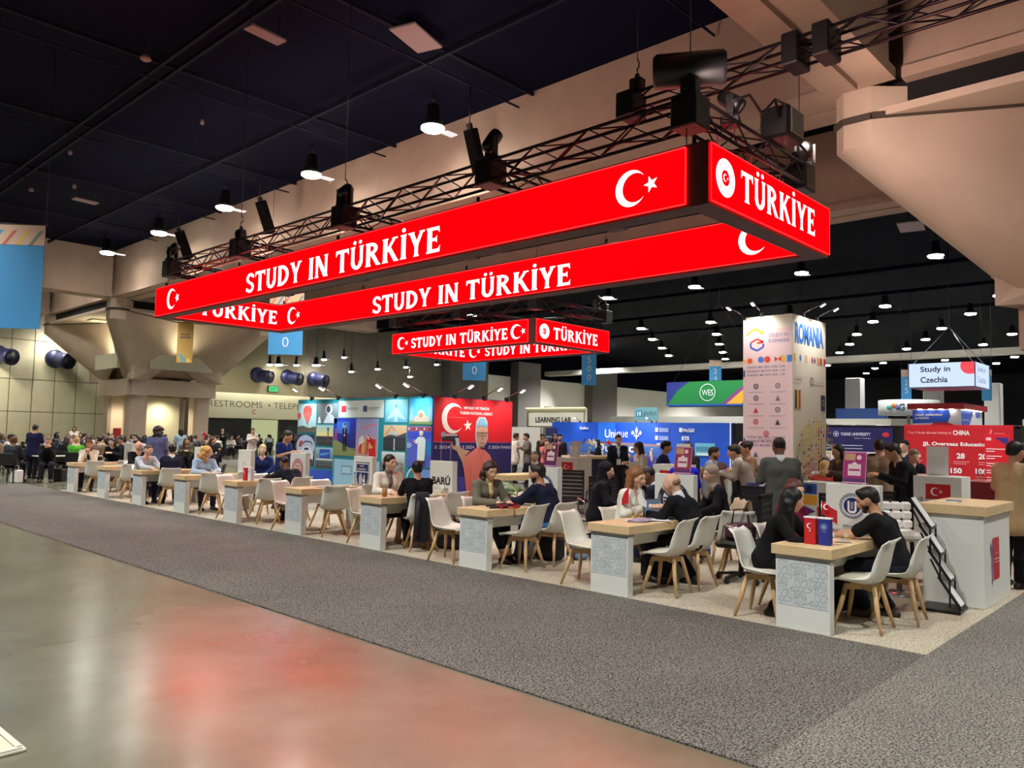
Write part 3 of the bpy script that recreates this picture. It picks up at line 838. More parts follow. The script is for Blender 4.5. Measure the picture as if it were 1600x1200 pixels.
def head(x, y, z, rz, lb, tilt=.7):
    t = thing('moving_head', lb, 'spotlight', (x, y, z), rz, 'stage lamps on the trusses')
    part('base', MB().box(-.14, -.14, 0, .14, .14, .12, 0, None, .02), CASE, t)
    part('yoke', MB().box(-.17, -.05, .12, -.13, .05, .42).box(.13, -.05, .12, .17, .05, .42).box(-.17, -.05, .1, .17, .05, .14), BLACK, t)
    M = T((0, 0, .38)) @ Matrix.Rotation(tilt, 4, 'X')
    h = part('lamp_head', MB().lathe([(.06, -.2), (.11, -.14), (.125, .12), (.11, .2), (.09, .18)], 14, 0, M), BLACK, t)
    part('lens', MB().lathe([(.1, .185), (.06, .2), (.01, .205)], 14, 0, M), mat('lens_glass', (120, 130, 140), .08), h)
for x, y, lb, rz, tl_ in ((9.25, 21.9, 'stage lamp on the far left corner of the large truss', .5, .9), (9.25, 13.6, 'stage lamp on the front truss by its middle block', 2.0, 1.0),
                     (12.95, 5.4, 'stage lamp at the right end of the near truss, aimed down', -1.2, 1.9), (10.4, 5.45, 'stage lamp between the barrel and the projector on the truss', .4, 2.2),
                     (9.25, 9.3, 'stage lamp on the front truss at the second block from the right', 1.2, .6), (23.1, 17.5, 'stage lamp on the right corner of the smaller truss', .2, .8)):
    head(x, y, 6.31, rz, lb, tl_)
for x, y in ((9.6, 5.7), (12.7, 5.7), (9.6, 8), (9.6, 13), (9.6, 18), (12.8, 8), (12.8, 13), (12.8, 18)):  # the right end pair is added to brighten the near tables
    spot('truss_and_fill_spot', (x, y, 5.9), 420, 100, 1, .12, (1, .96, .9), (x+1.2 if x > 10 else x-.9, y, 0))
for y, ax, ay in ((6.6, 16.5, 7.2), (5.9, 13.5, 4.0), (9.2, 14.0, 9.0)):  # added fill from the truss end, brightening the tower and booth middle
    spot('truss_and_fill_spot', (12.75, y, 5.85), 620, 85, 1, .12, (1, .97, .92), (ax, ay, 1.4))
# dark line speakers hanging from the ceiling near the beam
def line_speaker(x, y, z, lb, zt=H_CEIL):
    t = thing('hanging_speaker', lb, 'speaker', (x, y, z), .2, 'slanted loudspeakers under the beam')
    M = Matrix.Rotation(-.45, 4, 'Y')
    part('cabinet', MB().box(-.16, -.16, -.6, .16, .16, .6, 0, M, .03), mat('speaker_black', (9, 9, 10), .8, spec=.1), t)
    part('bracket', MB().box(-.06, -.06, .55, .06, .06, .75, 0, M).tube([(-.3, 0, .66), (-.3, 0, zt-z)], .02, 6), CASE, t)
line_speaker(14.5, 15.2, 9.4, 'slanted black loudspeaker hanging above the middle of the large truss')
line_speaker(14.4, 26.2, 9.5, 'slanted black loudspeaker hanging left of the middle lamp')
line_speaker(14.4, 33.0, 9.5, 'slanted black loudspeaker beside the third lamp from the left')
t = thing('beam_fitting', 'white wall fitting under the beam at the top edge of the picture', 'lamp', (8.6, 5.35, 8.52))
part('box_housing', MB().box(-.3, -.22, -.2, .3, .22, .08, 0, None, .05), WHITE, t)
part('bracket', MB().box(-.1, -.05, .06, .1, .05, .1), STEEL, t)

# ------------------------------------------------------------------ aisle banners
BL = mat('banner_blue', (66, 150, 208), .6); BLP = mat('banner_peach', (226, 190, 166), .6); BGOLD = mat('banner_gold', (190, 152, 78), .6)
def aisle_banner(x, y, z0, wd, ht, lb, chars, style=0, rz=-.62):
    t = thing('aisle_banner', lb, 'banner', (x, y, z0), rz, 'hanging aisle banners')
    b = MB().box(-wd/2, -.01, 0, wd/2, .01, ht)
    cl = part('cloth', b, BGOLD if style == 1 else BL, t)
    part('pole', MB().tube([(-wd/2-.05, 0, ht), (wd/2+.05, 0, ht)], .025, 6), BLACK, t)
    part('cord', MB().tube([(-wd/2, 0, ht), (-wd/2, 0, H_CEIL-z0)], .008, 4).tube([(wd/2, 0, ht), (wd/2, 0, H_CEIL-z0)], .008, 4), BLACK, t)
    F = faceY(0, -.012, 0)
    p = Print()
    if style != 1:
        hh = ht*.2
        p.rect((226, 196, 172), -wd/2, ht-hh, wd/2, ht)
        for k in range(5):
            c = ((236, 140, 70), (90, 160, 210), (220, 110, 90), (240, 200, 90), (120, 150, 120))[k]
            u = -wd/2+wd*(k+.2)/5.4
            p.poly(c, [(u, ht-hh), (u+.05*wd, ht-hh), (u+.2*wd, ht-hh*.3), (u+.15*wd, ht-hh*.3)])
    else:
        p.poly((90, 170, 190), [(-.1*wd, .02), (.15*wd, .02), (-.2*wd, ht*.22), (-.4*wd, ht*.22)])
        p.poly((236, 190, 90), [(.1*wd, .02), (.45*wd, .02), (.2*wd, ht*.14)])
        p.rect((120, 100, 80), -.3*wd, ht*.68, .3*wd, ht*.72); p.rect((120, 100, 80), -.34*wd, ht*.6, .34*wd, ht*.65)
    p.done(t, F)
    n = len(chars)
    for k, ch in enumerate(chars):
        text(t, ch, F @ T((0, ht*.78-(k+1)*ht*.22, 0)), h=ht*.16, m=mat('ink_pale', (210, 228, 240), .5), align='C', d=.01)
aisle_banner(5.35, 22.2, 4.05, 1.7, 2.6, 'blue aisle banner cut by the left edge of the picture', '', 0, -.75)
aisle_banner(15.3, 26.0, 4.48, 1.25, 2.35, 'blue aisle banner with the figures two and nought behind the large sign', '200', 0, -.75)
aisle_banner(17.76, 40.0, 5.05, .8, 2.1, 'gold aisle banner in front of the far column', '', 1, -.75)
aisle_banner(24.6, 25.5, 4.1, 1.05, 2.3, 'blue aisle banner half hidden under the smaller red sign', '400', 0, -.75)
aisle_banner(34.5, 26.6, 4.5, .82, 2.2, 'blue aisle banner numbered five hundred, right of the smaller sign', '500', 0, -.75)
aisle_banner(43, 23.5, 4.55, .75, 1.9, 'blue aisle banner left of the green and blue hanging sign', '2400', 0, -.75)
aisle_banner(47, 20.3, 4.5, .7, 1.9, 'blue aisle banner just left of the tall tower', '24', 0, -.75)
aisle_banner(44, 13.0, 3.6, .55, 1.9, 'blue aisle banner between the tower and the white lit hanging sign', '25', 0, -.75)
aisle_banner(52, 11.0, 4.2, .6, 1.8, 'blue aisle banner below the white lit hanging sign', '26', 0, -.75)
aisle_banner(52, 7.3, 3.2, .75, 2.1, 'blue aisle banner at the right end of the red roofed booth', '27', 0, -.75)
aisle_banner(60, 6.0, 3.0, .75, 2.1, 'rightmost blue aisle banner in the hall', '28', 0, -.75)
# ================================================================== TABLES, CHAIRS, SIGN PANELS
TY = [2.93, 5.04, 7.14, 9.27, 11.34, 13.45, 15.55, 17.65, 19.75, 21.85]
TX0 = 6.93
ORD = ['nearest', 'second', 'third', 'fourth', 'fifth', 'sixth', 'seventh', 'eighth', 'ninth', 'tenth and farthest']
PATT = mat('pattern_base', (206, 213, 213), .5); PATL = mat('pattern_line', (158, 172, 178), .5)
def pattern_mesh():
    """printed lattice of pointed petals and hexagons"""
    m = MB(); W, H, wd = .46, .43, .0042
    rect(m, 0, 0, W, H, .001, 0)
    def clip(pts):
        out = []
        for a, b in zip(pts, pts[1:]):
            if all(0.004 < p[0] < W-.004 and 0.004 < p[1] < H-.004 for p in (a, b)): lines(m, [a, b], wd, .0018, 1)
    def petal(cx, cy, a, L, w):
        e = (math.cos(a), math.sin(a)); n = (-e[1], e[0])
        for sgn in (1, -1):
            pts = []
            for k in range(7):
                t = k/6*2-1
                o = w*(1-t*t)*sgn
                pts.append((cx+e[0]*L*t+n[0]*o, cy+e[1]*L*t+n[1]*o))
            clip(pts)
    s = .118
    for i in range(-1, 5):
        for j in range(-1, 5):
            cx = .04+i*s*1.5; cy = .05+j*s*1.732+(i % 2)*s*.866
            for k in range(6):
                a = k*PI/3
                petal(cx+math.cos(a)*s*.48, cy+math.sin(a)*s*.48, a, s*.36, s*.17)
            for a0 in (PI/6, PI/2):
                hx = cx+math.cos(a0)*s; hy = cy+math.sin(a0)*s
                for r in (.2, .42):
                    h = [(hx+math.cos(k*PI/3+PI/6)*s*r, hy+math.sin(k*PI/3+PI/6)*s*r) for k in range(7)]
                    clip(h)
    return m.mesh('pattern', [PATT, PATL])
PM = pattern_mesh()
def make_table():
    t = thing('meeting_table', None, 'table')
    part('table_top', MB().box(-.03, -.275, .665, 1.36, .275, .755, 0, None, .004), WOOD, t)
    f = part('front_panel', MB().box(0, -.245, 0.014, .1, .245, .665, 0, None, .003), WHITE, t)
    obj('pattern', PM, f, faceX(-.001, .23, .22))
    part('trim_strip', MB().box(.005, -.25, .64, .105, .25, .664), mat('strip_grey', (150, 146, 138), .5), t)
    part('rear_panel', MB().box(1.2, -.245, .014, 1.25, .245, .665), WHITE, t)
    part('apron', MB().box(.1, -.03, .5, 1.2, .03, .665), WHITE, t)
    return t
proto_t = make_table()
for k, y in enumerate(TY):
    lb = ('oak topped white table with a patterned front panel, %s of the front row' % ORD[k]) if k else 'oak topped white table nearest the camera, patterned front panel, beside the brochure rack'
    if k == 0: proto_t.location = (TX0, y, 0); tag(proto_t, lb, None, 'tables along the aisle')
    else: dup(proto_t, (TX0, y, 0), None, lb, 'tables along the aisle')

def sign_panel(x, y, lb, w=.54, h=1.24, th=.1, group='white sign panels behind the tables'):
    t = thing('sign_panel', lb, 'sign', (x, y, .014), 0, group)
    part('board', MB().box(0, -w/2, 0, th, w/2, h, 0, None, .004), WHITE, t)
    return t, faceX(-.001, w/2, 0)        # local x 0..w left to right, y 0..h
PX = 8.32
NAVY = (28, 40, 98)
# nearest: round seal and two lines
t, F = sign_panel(PX, TY[0]+.06, 'white sign panel with a round navy seal behind the nearest table')
p = Print(); p.ring(NAVY, .27, 1.02, .128, .122).disc(NAVY, .27, 1.02, .085).ring((120, 130, 170), .27, 1.02, .112, .104, n=30)
p.poly((240, 240, 240), [(.225, 1.07), (.245, 1.07), (.245, .985), (.25, .97), (.29, .97), (.295, .985), (.295, 1.07), (.315, 1.07), (.315, .97), (.295, .945), (.245, .945), (.225, .97)])
p.rect((150, 155, 165), .258, .985, .282, 1.06)
for k in range(22):
    a = PI*.15+k*2*PI/22; p.disc(NAVY, .27+.117*math.cos(a), 1.02+.117*math.sin(a), .0045)
p.rect(NAVY, .08, .815, .15, .818).rect(NAVY, .39, .815, .46, .818)
p.done(t, F)
text(t, '\u0130STANBUL', F @ T((.27, .80, 0)), w=.19, h=.026, m=PRINTN, align='C')
text(t, 'OKAN UN\u0130VERS\u0130TES\u0130', F @ T((.27, .745, 0)), w=.49, h=.038, m=PRINTN, align='C', bold=.01)
# second: dark ring with chevrons
t, F = sign_panel(PX, TY[1]+.06, 'white sign panel with a large dark ring and chevron emblem behind the second table')
p = Print(); DK = (30, 36, 58)
p.disc(DK, .27, .93, .225).disc((238, 240, 240), .27, .93, .15).ring((230, 230, 235), .27, .93, .222, .218)
for q in range(4):
    a = q*PI/2
    c, s_ = math.cos(a), math.sin(a)
    def rt(x, y): return (.27+c*x-s_*y, .93+s_*x+c*y)
    p.lines(DK, [rt(.02, .14), rt(.02, .045), rt(.10, .125)], .018)
    p.lines(DK, [rt(.02, .02), rt(.11, .095)], .018); p.lines(DK, [rt(.045, .02), rt(.135, .02)], .018)
p.done(t, F)
def ring_text(t, F, s, cx, cy, r, h, a0, a1, m, flip=False):
    n = len(s)
    for k, ch in enumerate(s):
        if ch == ' ': continue
        a = a0+(a1-a0)*(k+.5)/n
        rot = a-PI/2 if not flip else a+PI/2
        M = F @ T((cx+r*math.cos(a), cy+r*math.sin(a), .012)) @ Matrix.Rotation(rot, 4, 'Z') @ T((0, -h/2, 0))
        text(t, ch, M, h=h, m=m, align='C', d=.001)
ring_text(t, F, 'MED\u0130POL', .27, .93, .187, .036, PI*.78, PI*.22, PRINTW)
ring_text(t, F, '\u0130STANBUL MED\u0130POL \u00dcN\u0130VERS\u0130TES\u0130', .27, .93, .187, .03, PI*.88, PI*2.12, PRINTW, True)
# third: ring with a teal bird
t, F = sign_panel(PX, TY[2]+.06, 'white sign panel with a navy ring and teal emblem behind the third table')
p = Print(); p.disc((34, 48, 88), .27, .93, .21).disc((240, 244, 244), .27, .93, .16).ring((236, 240, 240), .27, .93, .205, .2)
TEAL = (42, 150, 168)
p.poly(TEAL, [(.2, 1.0), (.27, .95), (.34, 1.02), (.3, .92), (.35, .86), (.27, .88), (.2, .83), (.235, .92)]).poly((30, 90, 130), [(.23, .88), (.27, .83), (.31, .88), (.27, .86)])
p.done(t, F)
ring_text(t, F, '\u00dcSK\u00dcDAR \u00dcN\u0130VERS\u0130TES\u0130 1998', .27, .93, .183, .026, PI*1.0, -PI*.9, PRINTW)
# fourth: word mark
t, F = sign_panel(PX, TY[3]+.06, 'white sign panel with a bold black four letter word behind the fourth table')
text(t, 'BAR\u00da', F @ T((.28, .87, 0)), w=.42, h=.15, m=PRINTK, align='C', bold=.03)
text(t, 'FATIH UNIVERSITY', F @ T((.28, .80, 0)), w=.38, h=.022, m=PRINTG, align='C')
# fifth: shield
t, F = sign_panel(PX, TY[4]+.06, 'white sign panel with a navy shield and letter H behind the fifth table')
def shield(s, x, y): return [(x-s, y+s*1.1), (x+s, y+s*1.1), (x+s, y-s*.3), (x+s*.75, y-s*.95), (x, y-s*1.6), (x-s*.75, y-s*.95), (x-s, y-s*.3)]
p = Print(); p.poly(NAVY, shield(.2, .27, .92)).poly((238, 238, 240), shield(.185, .27, .92)).poly(NAVY, shield(.17, .27, .92)).rect((238, 238, 240), .1, .965, .44, .98)
p.rect((238, 238, 240), .195, .73, .22, .92).rect((238, 238, 240), .32, .73, .345, .92).rect((238, 238, 240), .18, .8, .36, .825)
p.lines((238, 238, 240), arc(.27, .8, .05, PI*.1, PI*.9, 8), .02)
p.done(t, F)
text(t, 'HAL\u0130\u00c7', F @ T((.27, 1.055, .01)), w=.13, h=.035, m=PRINTW, align='C', bold=.02)
text(t, 'UNIVERSITY', F @ T((.27, 1.0, .01)), w=.26, h=.03, m=PRINTW, align='C', bold=.02)
# sixth: red seal
t, F = sign_panel(PX, TY[5]+.06, 'white sign panel with a round red seal behind the sixth table')
p = Print(); R_ = (186, 40, 52)
p.ring(R_, .27, .93, .2, .185).ring(R_, .27, .93, .17, .12).ring((240, 230, 230), .27, .93, .152, .14, n=24)
p.star(R_, .27, .93, .1, PI/2, .6, 8).disc((240, 240, 240), .27, .93, .05).star(R_, .27, .93, .04, PI/2, .5, 6)
p.done(t, F)
# seventh to ninth: plain and small marks, tenth: blue lozenge
t, F = sign_panel(PX, TY[6]+.06, 'white sign panel with a faint grey mark behind the seventh table')
Print().lines((150, 160, 175), [(.2, .9), (.27, 1.0), (.34, .9), (.27, .8)], .015, True).done(t, F)
t, F = sign_panel(PX, TY[7]+.06, 'white sign panel with a small red flag print behind the eighth table')
Print().rect((200, 30, 40), .17, .95, .37, 1.08).cres((240, 240, 240), .25, 1.015, .045).done(t, F)
t, F = sign_panel(PX, TY[8]+.06, 'white sign panel with a thin blue line mark behind the ninth table')
Print().lines((80, 100, 160), [(.18, .95), (.36, .95)], .03).lines((80, 100, 160), [(.2, .88), (.34, .88)], .02).done(t, F)
t, F = sign_panel(PX, TY[9]+.06, 'white sign panel with a blue lozenge behind the farthest table')
Print().poly((44, 70, 110), [(.27, .8), (.36, .93), (.27, 1.06), (.18, .93)]).poly((230, 235, 240), [(.27, .86), (.32, .93), (.27, 1.0), (.22, .93)]).done(t, F)

# ------------------------------------------------------------------ shell chair with splayed beech legs
def shell_mesh():
    """one piece bucket: seat running into a back, about 8 mm thick; front is +x"""
    prof = [(.235, .425), (.225, .452), (.17, .447), (.08, .432), (-.02, .424), (-.10, .432), (-.155, .465), (-.19, .53), (-.212, .62), (-.228, .71), (-.243, .79), (-.257, .835)]
    wid = [.185, .21, .228, .24, .243, .242, .236, .229, .222, .214, .205, .186]
    lift = [.0, .005, .016, .034, .05, .066, .07, .062, .05, .038, .022, -.012]
    nu = 8
    top = []
    for (x, z), wd, lf in zip(prof, wid, lift):
        row = []
        for k in range(nu+1):
            s = k/nu*2-1
            c = abs(s)**2.4
            i = prof.index((x, z)); b = min(1, max(0, (i-4)/4))
            row.append((x+lf*c*b*1.3, wd*s, z+lf*c*(1-b)*1.2+(.004*abs(s)**3 if i >= 10 else 0)+(-.008*(1-s*s) if i == 11 else 0)))
        top.append(row)
    V = []; F = []
    n = len(prof)
    P = np.array(top)                               # (n, nu+1, 3)
    N = np.zeros_like(P)
    du = np.gradient(P, axis=0); dv = np.gradient(P, axis=1)
    N = np.cross(du, dv); N /= np.linalg.norm(N, axis=2, keepdims=True)
    Q = P-N*.011*np.sign(N[4, nu//2, 2])
    V = [tuple(v) for v in P.reshape(-1, 3)]+[tuple(v) for v in Q.reshape(-1, 3)]
    o = n*(nu+1)
    ix = lambda i, k: i*(nu+1)+k
    for i in range(n-1):
        for k in range(nu):
            a = (ix(i, k), ix(i+1, k), ix(i+1, k+1), ix(i, k+1))
            F.append(a); F.append(tuple(q+o for q in a[::-1]))
    for k in range(nu):
        F.append((ix(0, k), ix(0, k+1), ix(0, k+1)+o, ix(0, k)+o)); F.append((ix(n-1, k), ix(n-1, k)+o, ix(n-1, k+1)+o, ix(n-1, k+1)))
    for i in range(n-1):
        F.append((ix(i, 0), ix(i, 0)+o, ix(i+1, 0)+o, ix(i+1, 0))); F.append((ix(i, nu), ix(i+1, nu), ix(i+1, nu)+o, ix(i, nu)+o))
    m = MB().add(V, F, 0, None, True)
    return m.mesh('shell', SHELL)
SHM = shell_mesh()
def cushion_mesh():
    m = MB(); V = []; F = []; n = 8
    for r, z in ((.14, .447), (.19, .45), (.2, .462), (.17, .472), (.06, .476)):
        for k in range(16):
            a = 2*PI*k/16; c, s = math.cos(a), math.sin(a)
            q = (abs(c)**3+abs(s)**3)**(-1/3)
            V.append((.03+r*c*q*.92, r*s*q*.95, z-.012*(1 if c < .3 else .4)))
    for i in range(4):
        for k in range(16): F.append((i*16+k, i*16+(k+1) % 16, (i+1)*16+(k+1) % 16, (i+1)*16+k))
    F.append(tuple(range(64, 80)))
    return m.add(V, F, 0, None, True).mesh('cushion', mat('seat_pad', (222, 218, 200), .6))
CUM = cushion_mesh()
LEGM = []
for sx, sy in ((1, 1), (1, -1), (-1, 1), (-1, -1)):
    LEGM.append(MB().tube([(.12*sx, .1*sy, .40), (.155*sx, .145*sy, .22), (.205*sx, .205*sy, .014)], [.021, .022, .013], 8).mesh('leg', LEGWOOD))
FRM = MB().bar((.13, .11, .385), (-.13, -.11, .385), .035, .05).bar((.13, -.11, .385), (-.13, .11, .385), .035, .05).box(-.08, -.08, .4, .08, .08, .425).mesh('cross_frame', LEGWOOD)
def make_chair():
    t = thing('shell_chair', None, 'chair')
    obj('shell', SHM, t); obj('cushion', CUM, t)
    for m in LEGM: obj('leg', m, t)
    obj('cross_frame', FRM, t)
    return t
CH0 = make_chair(); ch_used = [False]
def chair(x, y, rz, lb, group='white shell chairs at the front tables'):
    if not ch_used[0]:
        ch_used[0] = True
        CH0.location = (x, y, 0); CH0.rotation_euler = (0, 0, rz); return tag(CH0, lb, None, group)
    return dup(CH0, (x, y, 0), rz, lb, group)
NEAR = 'white shell chair on the %s side of the %s table, nearer the aisle'
FAR = 'white shell chair on the %s side of the %s table, away from the aisle'
# dy right, dy left offsets and turns per table:  (x, dy, rz) ; facing +y for the right side, -y for the left side
LAY = {0: [(7.47, -.34, PI/2+.05), (8.06, -.46, PI/2+.1), (7.22, .5, -PI/2+.1), (7.85, .55, -PI/2)],
       1: [(7.45, -.40, PI/2+.12), (8.05, -.36, PI/2), (7.2, .52, -PI/2+.15), (7.95, .5, -PI/2)],
       2: [(7.4, -.42, PI/2+.1), (8.0, -.4, PI/2), (7.1, .62, -PI/2+.25), (7.62, .5, -PI/2)],
       3: [(7.42, -.55, PI/2-.5), (8.06, -.42, PI/2-.1), (7.25, .52, -PI/2+.3), (7.95, .5, -PI/2-.1)],
       4: [(7.35, -.55, PI/2-.5), (8.05, -.5, PI/2-.3), (7.2, .55, -PI/2+.3), (7.9, .5, -PI/2)],
       5: [(7.4, -.5, PI/2-.45), (8.0, -.42, PI/2), (7.25, .52, -PI/2+.3), (7.9, .52, -PI/2)],
       6: [(7.35, -.5, PI/2-.45), (8.0, -.42, PI/2), (7.95, .5, -PI/2)],
       7: [(7.4, -.52, PI/2-.3), (8.0, -.45, PI/2), (7.3, .52, -PI/2+.1)],
       8: [(7.4, -.5, PI/2-.3), (8.0, -.45, PI/2+.2), (7.9, .5, -PI/2)],
       9: [(7.35, -.5, PI/2-.4), (8.0, -.45, PI/2)]}
for k, L in LAY.items():
    seen = {}
    for x, dy, rz in L:
        side = 'right' if dy < 0 else 'left'
        lb = (NEAR if x < 7.6 else FAR) % (side, ORD[k].split(' and')[0])
        chair(x, TY[k]+dy, rz, lb)
chair(11.05, 1.55, PI*.75, 'white shell chair at the right edge of the picture beyond the tall counter', 'white shell chairs elsewhere in the booth')
chair(9.0, 4.62, .55, 'white shell chair with its back turned, right of the chevron sign panel', 'white shell chairs elsewhere in the booth')
chair(9.86, 5.28, 2.4, 'white shell chair under the draped beige scarf', 'white shell chairs elsewhere in the booth')

# ------------------------------------------------------------------ tall counter at the corner, brochure rack, bar stool
t = thing('tall_counter', 'tall white counter with an oak top at the right corner of the booth', 'counter', (9.8, 2.3, .014))
part('body', MB().box(-.58, -.3, 0, .58, .28, .94, 0, None, .004), WHITE, t)
part('counter_top', MB().box(-.62, -.34, .94, .62, .32, 1.04, 0, None, .004), WOOD, t)
p = Print()
p.poly((190, 32, 48), [(.34, .25), (.62, .25), (.64, .28), (.64, .66), (.62, .69), (.36, .69), (.33, .66), (.35, .5)])
p.poly((110, 88, 160), [(.3, .2), (.33, .25), (.33, .5), (.36, .66), (.3, .58), (.29, .4)]).poly((236, 236, 236), [(.325, .26), (.345, .26), (.335, .5)]).poly((110, 88, 160), [(.24, .6), (.28, .48), (.29, .62), (.27, .66)])
p.rect((230, 190, 190), .4, .46, .6, .475).rect((230, 190, 190), .4, .43, .6, .44).rect((230, 150, 150), .4, .52, .58, .53)
p.done(t, faceY(-.58, -.301, 0))
t = thing('leaflets', 'few cream and blue leaflets lying on the tall white counter', 'leaflet', (9.62, 2.42, 1.055))
part('sheet', MB().box(-.16, -.1, 0, .1, .1, .006), mat('paper_cream', (226, 216, 186), .6), t)
part('sheet', MB().box(.02, -.12, .006, .2, .03, .012, 0, Rz(.2)), mat('paper_blue', (90, 110, 170), .5), t)
# zigzag rack
RK = thing('brochure_rack', 'black zigzag folding brochure rack standing beside the tall counter', 'rack', (8.92, 2.31, .014), .08)
part('base', MB().box(-.22, -.19, 0, .2, .19, .03, 0, None, .006), BLACK, RK)
zs = [(.0, .06), (.0, .34), (.0, .62), (.0, .90)]
for k in range(4):
    xo = .10-.10*k+.0; z = .05+.255*k
    M = T((0, .115-.075*k*0, 0))
    a = Vector((.0, -.17+.085*k, z)); b = Vector((.0, .02+.085*k, z+.29))
    fr_ = MB()
    for x in (-.12, .12):
        for q in range(9):                    # perforated side strips
            p0 = a+(b-a)*q/9; p1 = a+(b-a)*(q+.55)/9
            fr_.bar(p0+Vector((x, 0, 0)), p1+Vector((x, 0, 0)), .035, .012)
        fr_.bar(a+Vector((x-.018, 0, 0)), b+Vector((x-.018, 0, 0)), .008, .02); fr_.bar(a+Vector((x+.018, 0, 0)), b+Vector((x+.018, 0, 0)), .008, .02)
    fr_.bar(a+Vector((-.13, 0, 0)), a+Vector((.13, 0, 0)), .02, .03)
    tray = part('tray_frame', fr_, BLACK, RK)
    n = (b-a).normalized().cross(Vector((1, 0, 0)))
    s = MB(); o = n*(-.008)
    v = [a+Vector((-.1, 0, 0))+o+(b-a)*.03, a+Vector((.1, 0, 0))+o+(b-a)*.03, b+Vector((.1, 0, 0))+o, b+Vector((-.1, 0, 0))+o]
    vv = v+[q-n*.006 for q in v]
    s.add(vv, [(0, 1, 2, 3), (7, 6, 5, 4), (0, 4, 5, 1), (1, 5, 6, 2), (2, 6, 7, 3), (3, 7, 4, 0)])
    part('brochure', s, mat('brochure_white', (232, 234, 234), .4), tray)
    if k < 3:
        l = MB()
        for x in (-.14, .14): l.bar((x, .02+.085*k-.03, z+.26), (x, -.17+.085*(k+1)+.17, z+.26+.2), .016).bar((x, -.17+.085*(k+1)+.0, z+.0), (x, -.17+.085*(k+1), z+.28), .016)
        part('link_bar', l, BLACK, RK)
t = thing('bar_stool', 'white tufted bar stool with a chrome column behind the brochure rack', 'stool', (9.42, 2.88, .014), -2.5)
part('seat', MB().box(-.22, -.22, .60, .22, .22, .70, 0, None, .035), mat('white_leather', (232, 232, 226), .4), t)
bk = MB()
for i in range(3):
    for j in range(4):
        y0 = -.22+.11*j; z0 = .70+.1*i
        bk.box(-.25-.02*i, y0, z0, -.17-.02*i, y0+.11, z0+.1, 0, None, .022)
part('tufted_back', bk, mat('white_leather', (232, 232, 226), .4), t)
part('column', MB().lathe([(.03, .04), (.03, .6), (.05, .6), (.05, .62)], 14), STEEL, t)
part('foot_plate', MB().lathe([(.21, 0), (.21, .015), (.05, .04)], 24), STEEL, t)
part('foot_ring', MB().tube([(.18*math.cos(a), .18*math.sin(a), .28) for a in [k*2*PI/16 for k in range(17)]], .012, 6, caps=False), STEEL, t)
# floor box cover at the lower left
t = thing('floor_plate', 'pale metal floor box cover at the lower left edge of the picture', 'cover', (.84, 5.05, 0), .03)
part('plate', MB().box(-.5, -.38, 0, .5, .38, .02, 0, None, .006), mat('plate_cream', (206, 204, 178), .45), t)
part('lid', MB().box(-.42, -.1, .02, .4, .3, .03, 0, None, .004), mat('plate_cream2', (190, 188, 166), .5), t)
part('rim_strip', MB().bar((.47, -.36, .022), (.47, .36, .022), .03, .012).bar((-.48, -.36, .022), (.48, -.36, .022), .03, .012), mat('plate_rim', (224, 222, 200), .35), t)
